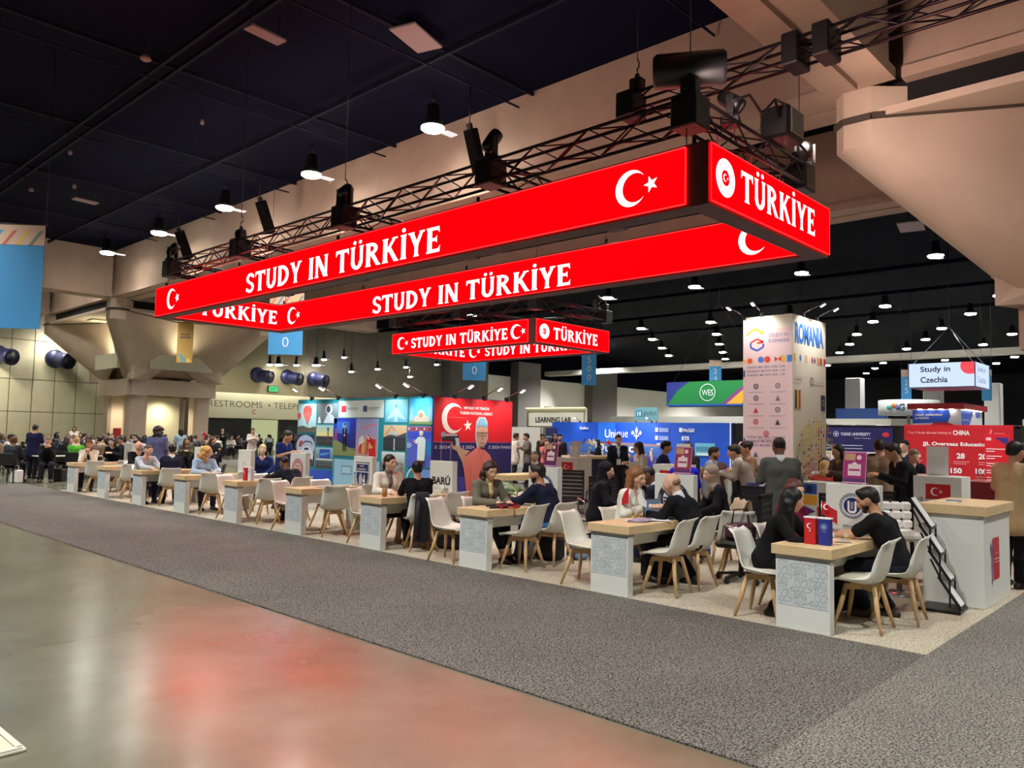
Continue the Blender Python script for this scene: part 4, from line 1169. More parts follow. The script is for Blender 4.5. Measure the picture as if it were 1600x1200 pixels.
# ================================================================== PEOPLE
def _grid(lo, hi, h):
    return [np.arange(a-2.5*h, b+3.5*h, h) for a, b in zip(lo, hi)]
def sdf_mesh(prims, h, k=.03, wr=0.):
    """one continuous surface round a set of round cones ('c',a,b,ra,rb), ellipsoids ('e',c,r[,rot]);
       '-e' / '-c' carve, ('p',n,d) keeps n.x<=d"""
    los, his = [], []
    for p in prims:
        if p[0] == 'c':
            a, b = np.array(p[1]), np.array(p[2]); r = max(p[3], p[4])
            los.append(np.minimum(a, b)-r); his.append(np.maximum(a, b)+r)
        elif p[0] == 'e':
            c, r = np.array(p[1]), np.max(p[2]); los.append(c-r); his.append(c+r)
    xs, ys, zs = _grid(np.min(los, 0)-k*.4, np.max(his, 0)+k*.4, h)
    F = np.full((len(xs), len(ys), len(zs)), 1., np.float32)
    ax = (xs, ys, zs)
    def sub(lo, hi):
        s = []
        for q, l, u in zip(ax, lo, hi):
            i0 = np.searchsorted(q, l); i1 = np.searchsorted(q, u)
            s.append(slice(max(0, i0-1), min(len(q), i1+1)))
        return tuple(s)
    for p in prims:
        kind = p[0].lstrip('-')
        if kind == 'p':
            n = np.array(p[1])
            X, Y, Z = np.meshgrid(xs, ys, zs, indexing='ij', sparse=True)
            F = np.maximum(F, (n[0]*X+n[1]*Y+n[2]*Z-p[2]).astype(np.float32)); continue
        pad = k*1.3+2.5*h
        if kind == 'c':
            a, b = np.array(p[1], float), np.array(p[2], float); r = max(p[3], p[4])
            s = sub(np.minimum(a, b)-r-pad, np.maximum(a, b)+r+pad)
        else:
            a = np.array(p[1], float); r = np.max(p[2]); s = sub(a-r-pad, a+r+pad)
        X, Y, Z = np.meshgrid(xs[s[0]], ys[s[1]], zs[s[2]], indexing='ij', sparse=True)
        if kind == 'c':
            d = b-a; L2 = max(d @ d, 1e-9)
            t = np.clip(((X-a[0])*d[0]+(Y-a[1])*d[1]+(Z-a[2])*d[2])/L2, 0, 1)
            D = np.sqrt((X-a[0]-t*d[0])**2+(Y-a[1]-t*d[1])**2+(Z-a[2]-t*d[2])**2)-(p[3]+(p[4]-p[3])*t)
        else:
            R = np.array(p[2], float)
            x, y, z = X-a[0], Y-a[1], Z-a[2]
            if len(p) > 3:
                m = p[3]
                x, y, z = (m[0, 0]*x+m[1, 0]*y+m[2, 0]*z, m[0, 1]*x+m[1, 1]*y+m[2, 1]*z, m[0, 2]*x+m[1, 2]*y+m[2, 2]*z)
            q = np.sqrt((x/R[0])**2+(y/R[1])**2+(z/R[2])**2)
            D = (q-1)*np.min(R)*np.where(q > 1, .6+.4*np.max(R)/np.min(R)*.5, 1)
        f = F[s]
        if p[0][0] == '-': F[s] = np.maximum(f, -D)
        else:
            kk = k
            hh = np.maximum(kk-np.abs(f-D), 0)/kk
            F[s] = np.minimum(f, D)-hh*hh*kk*.25
    if wr:
        X, Y, Z = np.meshgrid(xs, ys, zs, indexing='ij', sparse=True)
        F = F+(wr*(np.sin(31*X+17*Z+2*np.sin(19*Y))*np.sin(23*Z+13*Y+1.7*np.sin(27*X)))).astype(np.float32)
    return nets(F, xs[0], ys[0], zs[0], h)
def nets(F, x0, y0, z0, h):
    I = F < 0
    nx, ny, nz = F.shape
    c = I[:-1, :-1, :-1].astype(np.int8)
    tot = np.zeros((nx-1, ny-1, nz-1), np.int8)
    for i in (0, 1):
        for j in (0, 1):
            for l in (0, 1): tot += I[i:nx-1+i, j:ny-1+j, l:nz-1+l]
    cells = np.argwhere((tot > 0) & (tot < 8))
    idx = np.full(tot.shape, -1, np.int32); idx[tuple(cells.T)] = np.arange(len(cells))
    acc = np.zeros((len(cells), 3)); cnt = np.zeros(len(cells))
    cor = [(i, j, l) for i in (0, 1) for j in (0, 1) for l in (0, 1)]
    val = {q: F[cells[:, 0]+q[0], cells[:, 1]+q[1], cells[:, 2]+q[2]] for q in cor}
    for a in cor:
        for d in range(3):
            if a[d]: continue
            b = list(a); b[d] = 1; b = tuple(b)
            va, vb = val[a], val[b]
            m = (va < 0) != (vb < 0)
            t = np.where(m, va/(va-vb+1e-12), 0)
            P = np.array(a, float)[None, :].repeat(len(cells), 0); P[:, d] += t
            acc[m] += P[m]; cnt[m] += 1
    V = (cells+acc/np.maximum(cnt, 1)[:, None])*h+np.array([x0, y0, z0])
    Q = []
    for d in range(3):
        a = [slice(None)]*3; b = [slice(None)]*3
        a[d] = slice(0, -1); b[d] = slice(1, None)
        e = np.argwhere(I[tuple(a)] != I[tuple(b)])
        o1, o2 = (d+1) % 3, (d+2) % 3
        ok = (e[:, o1] > 0) & (e[:, o2] > 0) & (e[:, o1] < F.shape[o1]-1) & (e[:, o2] < F.shape[o2]-1)
        e = e[ok]
        ins = I[tuple(e.T)]
        def cell(s1, s2):
            q = e.copy(); q[:, o1] -= s1; q[:, o2] -= s2; return idx[tuple(q.T)]
        quad = np.stack([cell(1, 1), cell(0, 1), cell(0, 0), cell(1, 0)], 1)
        quad[~ins] = quad[~ins][:, ::-1]
        Q.append(quad)
    return V, np.concatenate(Q)
def np_mesh(name, V, Q, m):
    me = bpy.data.meshes.new(name)
    me.vertices.add(len(V)); me.vertices.foreach_set('co', V.astype(np.float32).ravel())
    me.loops.add(Q.size); me.loops.foreach_set('vertex_index', Q.astype(np.int32).ravel())
    me.polygons.add(len(Q)); me.polygons.foreach_set('loop_start', np.arange(0, Q.size, 4, dtype=np.int32))
    me.polygons.foreach_set('use_smooth', np.ones(len(Q), bool))
    me.update(calc_edges=True)
    me.materials.append(m)
    return me

def V3(*a): return np.array(a, float)
def rotm(yaw, pitch, roll=0.):
    cy, sy, cp, sp, cr, sr = math.cos(yaw), math.sin(yaw), math.cos(pitch), math.sin(pitch), math.cos(roll), math.sin(roll)
    return np.array([[cy, -sy, 0], [sy, cy, 0], [0, 0, 1]]) @ np.array([[cp, 0, sp], [0, 1, 0], [-sp, 0, cp]]) @ np.array([[1, 0, 0], [0, cr, -sr], [0, sr, cr]])

def skeleton(kind, lean=.12, head=(0, .1), arms='table', sc=1., twist=0., legs='a'):
    """joints in the person's own frame: forward +x, left +y"""
    J = {}
    if kind == 'sit':
        P = V3(0, 0, .545)
    else: P = V3(0, 0, .93)
    u = V3(math.sin(lean), 0, math.cos(lean)); u2 = V3(math.sin(lean*1.5+.05), 0, math.cos(lean*1.5+.05))
    J['P'] = P; J['B'] = P+u*.22; J['C'] = J['B']+u2*.17; J['N'] = J['C']+u2*.13
    fw = V3(math.cos(lean), 0, -math.sin(lean))
    ct, st = math.cos(twist), math.sin(twist)
    for s, n in ((1, 'L'), (-1, 'R')):
        J['S'+n] = J['N']+V3(-st*.17*s-.01, .17*s*ct, -.05)
    hy, hp = head
    R = rotm(hy, hp)
    J['H'] = J['N']+V3(math.sin(lean*.8)*.08, 0, .05)+R @ V3(.025, 0, .115)
    J['R'] = R
    A = {'table': (V3(.16, .235, -.25), V3(.40, .12, -.24)), 'type': (V3(.10, .24, -.26), V3(.36, .1, -.22)), 'lap': (V3(.06, .24, -.27), V3(.26, .1, -.38)),
         'down': (V3(-.02, .215, -.29), V3(.05, .21, -.54)), 'fold': (V3(.05, .23, -.26), V3(.26, .03, -.2)), 'chin': (V3(.2, .16, -.26), V3(.22, .05, -.04)),
         'phone': (V3(.02, .22, -.27), V3(.28, .08, -.18)), 'reach': (V3(.2, .2, -.2), V3(.46, .12, -.26)), 'back': (V3(-.08, .22, -.26), V3(-.1, .1, -.46)), 'up': (V3(.14, .2, -.18), V3(.28, .1, .06))}
    ar = arms if isinstance(arms, (tuple, list)) else (arms, arms)
    for a, s, n in ((ar[0], 1, 'L'), (ar[1], -1, 'R')):
        e, w = A[a]
        sh = J['N']+V3(0, 0, 0)
        m = V3(1, s, 1)
        J['E'+n] = sh+e*m+V3(-st*.17*s, 0, 0); J['W'+n] = sh+w*m+V3(-st*.1*s, 0, 0)
        if kind == 'sit' and a in ('table', 'type', 'reach'):
            J['W'+n][2] = .795; J['E'+n][2] = max(J['E'+n][2], .79)
        d = J['W'+n]-J['E'+n]
    if kind == 'sit':
        for s, n in ((1, 'L'), (-1, 'R')):
            J['I'+n] = P+V3(0, .085*s, -.01)
            if legs == 'a': J['K'+n] = V3(.41, .12*s, .50); J['A'+n] = V3(.40, .12*s, .09)
            elif legs == 'b': J['K'+n] = V3(.41, .11*s, .49); J['A'+n] = V3(.18+.1*s, .1*s, .09)
            else: J['K'+n] = V3(.42, .07*s, .52); J['A'+n] = V3(.50, .05*s+.05, .09)
    else:
        for s, n in ((1, 'L'), (-1, 'R')):
            J['I'+n] = P+V3(0, .09*s, -.04); J['K'+n] = V3(.03+.03*s, .10*s, .50); J['A'+n] = V3(-.02+.06*s, .11*s, .085)
    return J

def body_prims(J, fem=False, fingers=True, eyes=False):
    p = []
    P, B, C, N, H, R = J['P'], J['B'], J['C'], J['N'], J['H'], J['R']
    w = .9 if fem else 1.
    for s in (1, -1):
        y = V3(0, 1, 0)*s
        p += [('c', P+y*.075, B+y*.06*w, .105, .092*w), ('c', B+y*.06*w, C+y*.08*w, .092*w, .105*w), ('c', C+y*.075*w, N+y*.06+V3(-.01, 0, -.05), .105*w, .06)]
        p.append(('c', N+V3(-.01, .05*s, -.03), J['SL' if s > 0 else 'SR'], .055, .056*w))
    if fem:
        fx = (C-B); f = V3(fx[2], 0, -fx[0]); f /= np.linalg.norm(f)
        for s in (1, -1): p.append(('e', C+f*.055+V3(0, .065*s, -.02), (.06, .06, .06)))
    neck = H+R @ V3(-.025, 0, -.06)
    p.append(('c', N+V3(-.005, 0, -.02), neck, .056*w, .052*w))
    p += head_prims(H, R)
    for n, s in (('L', 1), ('R', -1)):
        S_, E, W = J['S'+n], J['E'+n], J['W'+n]
        p += [('c', S_, E, .05*w, .038*w), ('c', E, W, .039*w, .026*w)]
        p += hand_prims(E, W, s, fingers)
        I, K, A = J['I'+n], J['K'+n], J['A'+n]
        p += [('c', I, K, .088, .056), ('c', K, A+(K-A)*.62+V3(-.012, 0, 0), .054, .052), ('c', A+(K-A)*.62+V3(-.012, 0, 0), A, .052, .036)]
        p += foot_prims(J, n)
    if eyes:
        for s in (1, -1): p.append(('-e', H+R @ V3(.1, .033*s, .004), (.02, .019, .0125), R))
    return p
def foot_prims(J, n, g=0.):
    K, A = J['K'+n], J['A'+n]
    return [('c', V3(A[0]-.035, A[1], .04+g*.3), V3(A[0]+.12, A[1]*1.12, .035+g*.3), .036+g, .032+g), ('c', A, V3(A[0]+.08, A[1]*1.08, .045), .036+g, .03+g), ('c', V3(A[0]+.1, A[1]*1.1, .034), V3(A[0]+.155, A[1]*1.15, .03), .036+g, .027+g)]
def head_prims(H, R):
    q = lambda x, y, z: H+R @ V3(x, y, z)
    p = [('e', q(-.008, 0, .032), (.096, .074, .088), R), ('e', q(.02, 0, -.02), (.07, .06, .085), R), ('c', q(.035, 0, -.05), q(.058, 0, -.088), .046, .028),
         ('c', q(.086, 0, .014), q(.114, 0, -.024), .010, .0125), ('c', q(.106, .0, -.03), q(.09, 0, -.036), .0125, .015), ('c', q(.1, -.012, -.033), q(.1, .012, -.033), .009, .009), ('c', q(.076, -.03, .028), q(.076, .03, .028), .017, .017), ('c', q(.074, -.014, -.058), q(.074, .014, -.058), .013, .013)]
    for s in (1, -1):
        p += [('e', q(-.006, .075*s, -.002), (.018, .009, .03), R), ('c', q(.055, .035*s, -.012), q(.05, .045*s, -.02), .025, .02)]
    return p
def hand_prims(E, W, s, fingers=True):
    d = W-E; d = d/np.linalg.norm(d)
    up = V3(0, 0, 1)
    side = np.cross(up, d); ln = np.linalg.norm(side)
    side = side/ln if ln > .2 else V3(0, 1, 0)
    dn = np.cross(d, side)*-1           # palm normal, roughly down
    if dn[2] > 0: dn = -dn
    f = d*.9+dn*.12; f /= np.linalg.norm(f)
    pl = W+f*.085
    p = [('c', W, pl+side*.022, .024, .019), ('c', W, pl-side*.022, .024, .019)]
    if not fingers: return p+[('c', pl, pl+f*.06+dn*.03, .026, .016)]
    for k, L in enumerate((.066, .075, .07, .055)):
        o = side*(.030-.02*k)*s
        a = pl+o*1.0; b = a+(f*.8+dn*.5+o*2)*L*.55; c = b+(f*.35+dn*.85)*L*.5
        p += [('c', a, b, .0098, .0092), ('c', b, c, .0092, .008)]
    t0 = W+f*.03+side*s*.022; t1 = t0+side*s*.03+f*.025+dn*.01; t2 = t1+f*.032+dn*.012
    return p+[('c', t0, t1, .013, .011), ('c', t1, t2, .011, .009)]
def infl(prims, g): return [(('c', p[1], p[2], p[3]+g, p[4]+g) if p[0] == 'c' else ('e', p[1], tuple(r+g for r in p[2]))+tuple(p[3:])) for p in prims]

def top_prims(J, fem, sleeve='long', hem=.1, g=.014, collar=True):
    P, B, C, N = J['P'], J['B'], J['C'], J['N']
    w = .9 if fem else 1.
    p = []
    ax = (B-P)/np.linalg.norm(B-P)
    lo = P-ax*hem if J['standing'] else P+ax*.03
    for s in (1, -1):
        y = V3(0, 1, 0)*s
        p += [('c', lo+y*.075, B+y*.06*w, (.108 if J['standing'] else .1)+g+(.024 if hem > .12 else .006), .094*w+g), ('c', B+y*.06*w, C+y*.08*w, .094*w+g, .107*w+g), ('c', C+y*.075*w, N+y*.06+V3(-.01, 0, -.055), .107*w+g, .058+g*.7)]
        p.append(('c', N+V3(-.01, .05*s, -.035), J['SL' if s > 0 else 'SR'], .055+g*.8, .058*w+g))
    if fem:
        fx = (C-B); f = V3(fx[2], 0, -fx[0]); f /= np.linalg.norm(f)
        for s in (1, -1): p.append(('e', C+f*.055+V3(0, .065*s, -.02), (.062+g, .062+g, .064+g)))
    for n in 'LR':
        S_, E, W = J['S'+n], J['E'+n], J['W'+n]
        if sleeve == 'short': p.append(('c', S_, S_+(E-S_)*.68, .054+g, .05+g))
        elif sleeve == 'long':
            p += [('c', S_, E, .053*w+g, .041+g), ('c', E, W-(W-E)*.04, .041+g, .031+g)]
    return p
def leg_prims(J, g=.012, skirt=False, short=0.):
    p = []
    P = J['P']
    for n, s in (('L', 1), ('R', -1)):
        I, K, A = J['I'+n], J['K'+n], J['A'+n]
        p += [('c', P+V3(0, .07*s, .0), I, .1+g, .097+g), ('c', I, K, .09+g, .06+g)]
        if not skirt:
            e = A+(K-A)*(.08+short); cf = A+(K-A)*.62+V3(-.012, 0, 0)
            p += [('c', K, cf, .06+g, .056+g), ('c', cf, e, .056+g, .044+g)]
    if skirt:
        p.append(('c', J['IL'], J['IR'], .09+g, .09+g)); p.append(('c', (J['KL']+J['IL'])/2, (J['KR']+J['IR'])/2, .075+g, .075+g))
        if J['standing']: p += [('c', J['P'], (J['KL']+J['KR'])/2+V3(0, 0, -.1), .12, .17)]
        else: p.append(('c', J['KL']*.97, J['KR']*.97, .06+g, .06+g))
    return p
def hair_prims(J, style):
    H, R = J['H'], J['R']
    q = lambda x, y, z: H+R @ V3(x, y, z)
    face = [('-e', q(.11, 0, -.035), (.09, .07, .09), R)]
    cap = [('e', q(-.016, 0, .04), (.106, .087, .096), R)]
    if style == 'short':
        return cap+[('c', q(.06, -.03, .1), q(.06, .03, .1), .028, .028), ('c', q(-.07, -.03, -.02), q(-.07, .03, -.02), .04, .04)]+[('-e', q(.11, 0, -.03), (.085, .1, .092), R), ('-e', q(-.0, 0, -.12), (.13, .13, .085), R)]
    if style == 'buzz':
        return [('e', q(-.012, 0, .036), (.1, .079, .092), R), ('-e', q(.105, 0, -.03), (.085, .1, .085), R), ('-e', q(-.0, 0, -.12), (.13, .13, .08), R)]
    if style == 'balding':
        return [('e', q(-.02, 0, .01), (.09, .08, .06), R), ('-e', q(.08, 0, .01), (.1, .12, .14), R), ('-e', q(-.0, 0, .1), (.13, .13, .075), R), ('-e', q(-.0, 0, -.12), (.13, .13, .085), R)]
    if style == 'long':
        L = J.get('hairlen', .27)
        p = cap+[('c', q(-.05, 0, .0), q(-.075, 0, -L*.6), .075, .06)]
        for s in (1, -1):
            e = q(-.035, .07*s, -.12)
            p += [('c', q(-.015, .062*s, .04), e, .042, .04), ('c', e, V3(e[0]-.015, e[1]+.008*s, e[2]-L*.6), .042, .03), ('c', q(-.06, .045*s, -.05), V3(q(-.085, 0, 0)[0], e[1]*.6, e[2]-L*.62), .055, .035)]
        return p+face
    if style == 'curly':
        p = cap[:]
        rnd = random.Random(3)
        for k in range(26):
            a = rnd.uniform(.9, 2*PI-.9); z = rnd.uniform(-.15, .07)
            r = .085+.02*rnd.random()-(.02 if z > .04 else 0)
            p.append(('e', q(r*math.cos(a)-.015, r*.95*math.sin(a), z), (.036, .036, .036)))
        return p+[('c', q(-.05, 0, 0), q(-.07, 0, -.1), .07, .06)]+face
    if style == 'tail':
        return cap+[('c', q(-.09, 0, .0), q(-.12, 0, -.06), .03, .035), ('c', q(-.12, 0, -.06), q(-.12, 0, -.22), .035, .015)]+[('-e', q(.11, 0, -.03), (.08, .09, .09), R), ('-e', q(0, 0, -.13), (.13, .13, .085), R)]
    if style == 'bun':
        return cap+[('e', q(-.105, 0, .07), (.045, .045, .045))]+[('-e', q(.11, 0, -.03), (.08, .09, .09), R), ('-e', q(0, 0, -.13), (.13, .13, .085), R)]
    if style == 'scarf':
        N = J['N']
        return [('e', q(-.012, 0, .034), (.108, .09, .1), R), ('c', q(-.02, 0, -.03), N+V3(0, 0, .02), .085, .085), ('c', N+V3(.02, -.08, -.03), N+V3(.02, .08, -.03), .07, .07), ('c', N+V3(.05, 0, -.02), N+V3(.09, 0, -.14), .07, .05), ('-e', q(.11, 0, -.02), (.07, .058, .08), R)]
    return None

SKIN = {'l': (222, 178, 150), 'm': (196, 148, 116), 'd': (120, 82, 60), 'p': (236, 196, 172)}
def skin(c): return mat('skin_'+c, SKIN[c], .55, bump=None)
def cloth(rgb, rough=.85): return mat('cloth_%d_%d_%d' % rgb, rgb, rough, spec=.2)
def hairm(rgb): return mat('hair_%d_%d_%d' % rgb, rgb, .5, spec=.4)
MESHC = {}
class Look: pass
def person(label, loc, rz, kind='sit', lean=.12, head=(0, .1), arms='table', legs='a', twist=0., fem=False, sc=1., sk='m',
           hair=('short', (30, 22, 18)), top=((20, 20, 24), 'long'), bottom=((24, 24, 30), 'trousers'), shoes=(20, 18, 18),
           shirt=None, beard=None, glasses=False, h=.016, badge=None, group=None, hairlen=.27, face=True, lanyard=None, key=None):
    """key: share the meshes with every other person of that key (small far figures), colours set per object"""
    low = h > .024
    def mk(nm, fn, m):
        kk = (key, nm)
        if key is not None and kk in MESHC: return MESHC[kk]
        r = fn()
        me = np_mesh(nm, r[0], r[1], m)
        if key is not None: MESHC[kk] = me
        return me
    J = skeleton(kind, lean, head, arms, sc, twist, legs); J['standing'] = kind != 'sit'; J['hairlen'] = hairlen
    fing = not low
    root = obj('person', mk('body', lambda: sdf_mesh(body_prims(J, fem, fing, h < .0155), h, .028 if not low else .04), skin(sk)))
    tag(root, label, 'person', group)
    root.location = loc; root.rotation_euler = (0, 0, rz); root.scale = (sc, sc, sc)
    def kid(nm, fn, m, lb=None):
        o = obj(nm, mk(nm, fn, m), root, None, lb)
        if key is not None:
            o.material_slots[0].link = 'OBJECT'; o.material_slots[0].material = m
        return o
    if key is not None:
        root.material_slots[0].link = 'OBJECT'; root.material_slots[0].material = skin(sk)
    N, C, B, P = J['N'], J['C'], J['B'], J['P']
    fx = C-B; fx = fx/np.linalg.norm(fx); fr = V3(fx[2], 0, -fx[0])
    g = .016 if not low else .022
    wr = .0035 if not low else 0
    hem = {'jacket': .17, 'blazer': .18, 'shirt': .06, 'coat': .5, 'dress': .1}.get(top[2] if len(top) > 2 else 'shirt', .08)
    if top:
        nm = top[2] if len(top) > 2 else 'shirt'
        kid(nm, lambda: sdf_mesh(top_prims(J, fem, top[1], hem, g)+[('-c', N+V3(.01, 0, -.02), N+V3(.03, 0, .12), .062, .09)], h, .03, wr), cloth(top[0]))
    if shirt:                     # shirt front and collar inside an open jacket
        kid('collar_shirt', lambda: sdf_mesh([('c', N+V3(-.008, 0, -.01), N+V3(.006, 0, .028), .07, .064), ('c', C+fr*.085+fx*.1, C+fr*.117, .03, .034), ('c', C+fr*.117, B+fr*.1, .034, .008)], min(h, .014) if not low else h, .02), cloth(shirt))
    if bottom:
        nm = bottom[1]
        kid(nm, lambda: sdf_mesh(leg_prims(J, .012 if not low else .02, nm == 'skirt', bottom[2] if len(bottom) > 2 else 0), h, .03, wr*.7), cloth(bottom[0]))
    if shoes:
        kid('shoes', lambda: sdf_mesh(foot_prims(J, 'L', .008)+foot_prims(J, 'R', .008), min(h, .03), .02), mat('shoe_%d_%d_%d' % shoes, shoes, .45))
    if hair:
        hp = hair_prims(J, hair[0])
        kid('headscarf' if hair[0] == 'scarf' else 'hair', lambda: sdf_mesh(hp, min(h, .026), .016, .002 if not low else 0), cloth(hair[1]) if hair[0] == 'scarf' else hairm(hair[1]))
    H, R = J['H'], J['R']; q = lambda x, y, z: H+R @ V3(x, y, z)
    if beard:
        kid('beard', lambda: sdf_mesh([('e', q(.024, 0, -.045), (.068, .064, .062), R), ('c', q(.04, 0, -.06), q(.06, 0, -.095), .048, .03), ('-e', q(.085, 0, .0), (.06, .08, .05), R), ('-e', q(.1, 0, -.056), (.03, .022, .011), R), ('-e', q(-.06, 0, -.02), (.07, .1, .1), R)], min(h, .012), .014), hairm(beard))
    if face and not low:
        for s in (1, -1):
            m = MB()
            for pz, ny in ((-.007, 5), (0, 6), (.007, 5)): pass
            ex_ = 0 if h < .0155 else .008
            c = q(.081+ex_, .032*s, .004)
            e = bpy.data.meshes.new('eye'); 
            V, Q = sdf_mesh([('e', V3(0, 0, 0), (.0095, .0135, .0075), R)], .0035, .002)
            o = obj('eye', np_mesh('eye', V+c, Q, mat('eye_white', (214, 206, 200), .3)), root)
            V, Q = sdf_mesh([('e', V3(0, 0, 0), (.005, .006, .006), R)], .0028, .002)
            obj('iris', np_mesh('iris', V+q(.0885+ex_, .032*s, .004), Q, mat('iris_dark', (32, 22, 16), .2)), o)
            V, Q = sdf_mesh([('c', q(.089, .018*s, .031), q(.079, .05*s, .029), .0048, .004)], .0035, .002)
            obj('eyebrow', np_mesh('eyebrow', V, Q, hairm(hair[1] if hair and hair[0] != 'scarf' else (50, 38, 30))), root)
        V, Q = sdf_mesh([('c', q(.0855, -.02, -.0575), q(.088, 0, -.057), .006, .0075), ('c', q(.088, 0, -.057), q(.0855, .02, -.0575), .0075, .006)], .004, .003)
        obj('mouth', np_mesh('mouth', V, Q, mat('lips_'+('f' if fem else 'm'), (176, 92, 88) if fem else (158, 100, 86), .5)), root)
    if glasses:
        gl = MB()
        for s in (1, -1):
            gl.tube([tuple(q(.098, .033*s+.024*math.cos(a), .004+.018*math.sin(a))) for a in [k*PI/6 for k in range(13)]], .0026, 5, caps=False)
            gl.tube([tuple(q(.098, .056*s, .01)), tuple(q(.0, .083*s, .012))], .0024, 5)
        gl.tube([tuple(q(.1, -.01, .008)), tuple(q(.1, .01, .008))], .0026, 5)
        part('glasses', gl, BLACK, root)
    if badge:
        ly = MB()
        b0 = C+fr*.13+V3(0, 0, -.16)
        for s in (1, -1): ly.tube([tuple(N+V3(.0, .07*s, .0)), tuple(C+fr*.135+V3(0, .05*s, 0)), tuple(b0)], .006, 5)
        k = part('lanyard', ly, cloth(badge), root)
        part('badge_card', MB().box(-.004, -.05, -.14, .004, .05, 0, 0, T(tuple(b0+fr*.012))), PRINTW, k)
    if lanyard: pass
    return root
# ================================================================== BOOTH INTERIOR AND NEIGHBOURING BOOTHS
def arm_lamp(x, y, z, rz, lb, power=30, col=(1, .97, .9), lit=True):
    t = thing('arm_lamp', lb, 'lamp', (x, y, z), rz, 'arm lamps on the booth walls')
    part('clamp', MB().box(-.04, -.04, -.05, .04, .04, .05, 0, None, .01), BLACK, t)
    part('arm', MB().tube([(0, 0, .03), (-.2, 0, .12), (-.42, 0, .2)], .012, 6), STEEL, t)
    M = T((-.46, 0, .19)) @ Matrix.Rotation(.5, 4, 'Y')
    part('lamp_head', MB().box(-.07, -.04, -.015, .07, .04, .02, 0, M, .008), mat('lamp_grey', (170, 170, 172), .4), t)
    part('lamp_glass', MB().box(-.055, -.03, -.022, .055, .03, -.013, 0, M), screen('arm_lamp', (255, 250, 235), 14), t)
    d = Vector((math.cos(rz), math.sin(rz), 0))
    p = Vector((x, y, z))-d*.47+Vector((0, 0, .14))
    spot('arm_spot', p, power, 110, 1, .05, col, p+d*.42+Vector((0, 0, -.75)))
    return t
screen('arm_lamp', (255, 250, 235), 14).cycles.emission_sampling = 'NONE'

# ---- photo wall: collage side and red side
cw = thing('photo_wall', 'freestanding wall with a photo collage on one side and a red mural on the other', 'wall', (11.4, 14.3, 0))
I0 = T((-11.4, -14.3, 0))
part('collage_board', MB().box(10.35, 11.9, .014, 10.5, 16.88, 2.43, 0, I0), mat('teal_board', (30, 138, 152), .6), cw)
part('mural_board', MB().box(10.35, 11.85, .014, 12.62, 11.95, 2.43, 0, I0), mat('mural_navy', (38, 34, 104), .6), cw)
part('side_board', MB().box(12.5, 11.95, .014, 12.62, 16.88, 2.43, 0, I0), mat('board_grey', (150, 152, 156), .6), cw)
CF = I0 @ faceX(10.349, 16.88, 0)
def tile(x0, z0, x1, z1, fn, nm='photo_tile'):
    b = part(nm, MB().box(x0, z0, 0, x1, z1, .008), mat('tile_edge', (210, 220, 224), .5), cw, CF)
    p = Print(); p.layer = .009
    fn(p, x0, z0, x1-x0, z1-z0)
    p.done(b, Matrix.Identity(4))
def balloon(p, x, z, w, h):
    p.grad((176, 210, 214), (196, 222, 226), x, z+.22*h, x+w, z+h).poly((92, 92, 80), [(x, z), (x+w, z), (x+w, z+.22*h), (x+.6*w, z+.16*h), (x+.3*w, z+.24*h), (x, z+.2*h)])
    c = x+.52*w
    p.poly((226, 84, 78), [(c-.07*w, z+.36*h), (c+.07*w, z+.36*h), (c+.24*w, z+.66*h), (c+.22*w, z+.85*h), (c+.1*w, z+.94*h), (c-.1*w, z+.94*h), (c-.22*w, z+.85*h), (c-.24*w, z+.66*h)])
    for k in (-.16, -.05, .06, .17): p.poly((240, 150, 140), [(c+k*.4*w, z+.37*h), (c+(k*.4+.02)*w, z+.37*h), (c+(k+.04)*w, z+.7*h), (c+k*w, z+.7*h)])
    p.rect((120, 80, 60), c-.04*w, z+.29*h, c+.04*w, z+.335*h).disc((205, 80, 80), x+.08*w, z+.58*h, .1*w)
    for k in range(4): p.poly((70, 72, 64), [(x+(.05+.25*k)*w, z+.14*h), (x+(.1+.25*k)*w, z+.14*h), (x+(.075+.25*k)*w, z+.27*h)])
def fencer(p, x, z, w, h):
    p.grad((96, 108, 116), (150, 160, 166), x, z, x+w, z+h)
    p.poly((206, 214, 224), [(x+.32*w, z), (x+.85*w, z), (x+.85*w, z+.3*h), (x+.72*w, z+.46*h), (x+.5*w, z+.44*h)]).disc((228, 232, 236), x+.58*w, z+.7*h, .17*w, .25*h).disc((70, 76, 84), x+.56*w, z+.7*h, .1*w, .18*h)
    p.poly((226, 230, 232), [(x+.03*w, z), (x+.2*w, z), (x+.14*w, z+.34*h), (x+.06*w, z+.3*h)])
def header(p, x, z, w, h):
    p.rect((220, 228, 224), x, z, x+w, z+h).rect((224, 50, 70), x+.07*w, z+.32*h, x+.18*w, z+.7*h).rect((70, 90, 130), x+.56*w, z+.34*h, x+.65*w, z+.68*h)
    for a, b in ((.2, .46), (.68, .92)): p.rect((150, 160, 168), x+a*w, z+.52*h, x+b*w, z+.58*h).rect((170, 178, 184), x+a*w, z+.42*h, x+(b-.05)*w, z+.46*h)
def jet(p, x, z, w, h):
    p.grad((110, 178, 208), (150, 206, 226), x, z, x+w, z+h)
    p.poly((176, 208, 226), [(x+.5*w, z+.9*h), (x+.56*w, z+.62*h), (x+.9*w, z+.2*h), (x+.88*w, z+.1*h), (x+.56*w, z+.26*h), (x+.58*w, z+.02*h), (x+.42*w, z+.02*h), (x+.44*w, z+.26*h), (x+.1*w, z+.1*h), (x+.1*w, z+.2*h), (x+.44*w, z+.62*h)])
    p.poly((60, 120, 150), [(x+.46*w, z+.7*h), (x+.5*w, z+.86*h), (x+.54*w, z+.7*h), (x+.5*w, z+.6*h)])
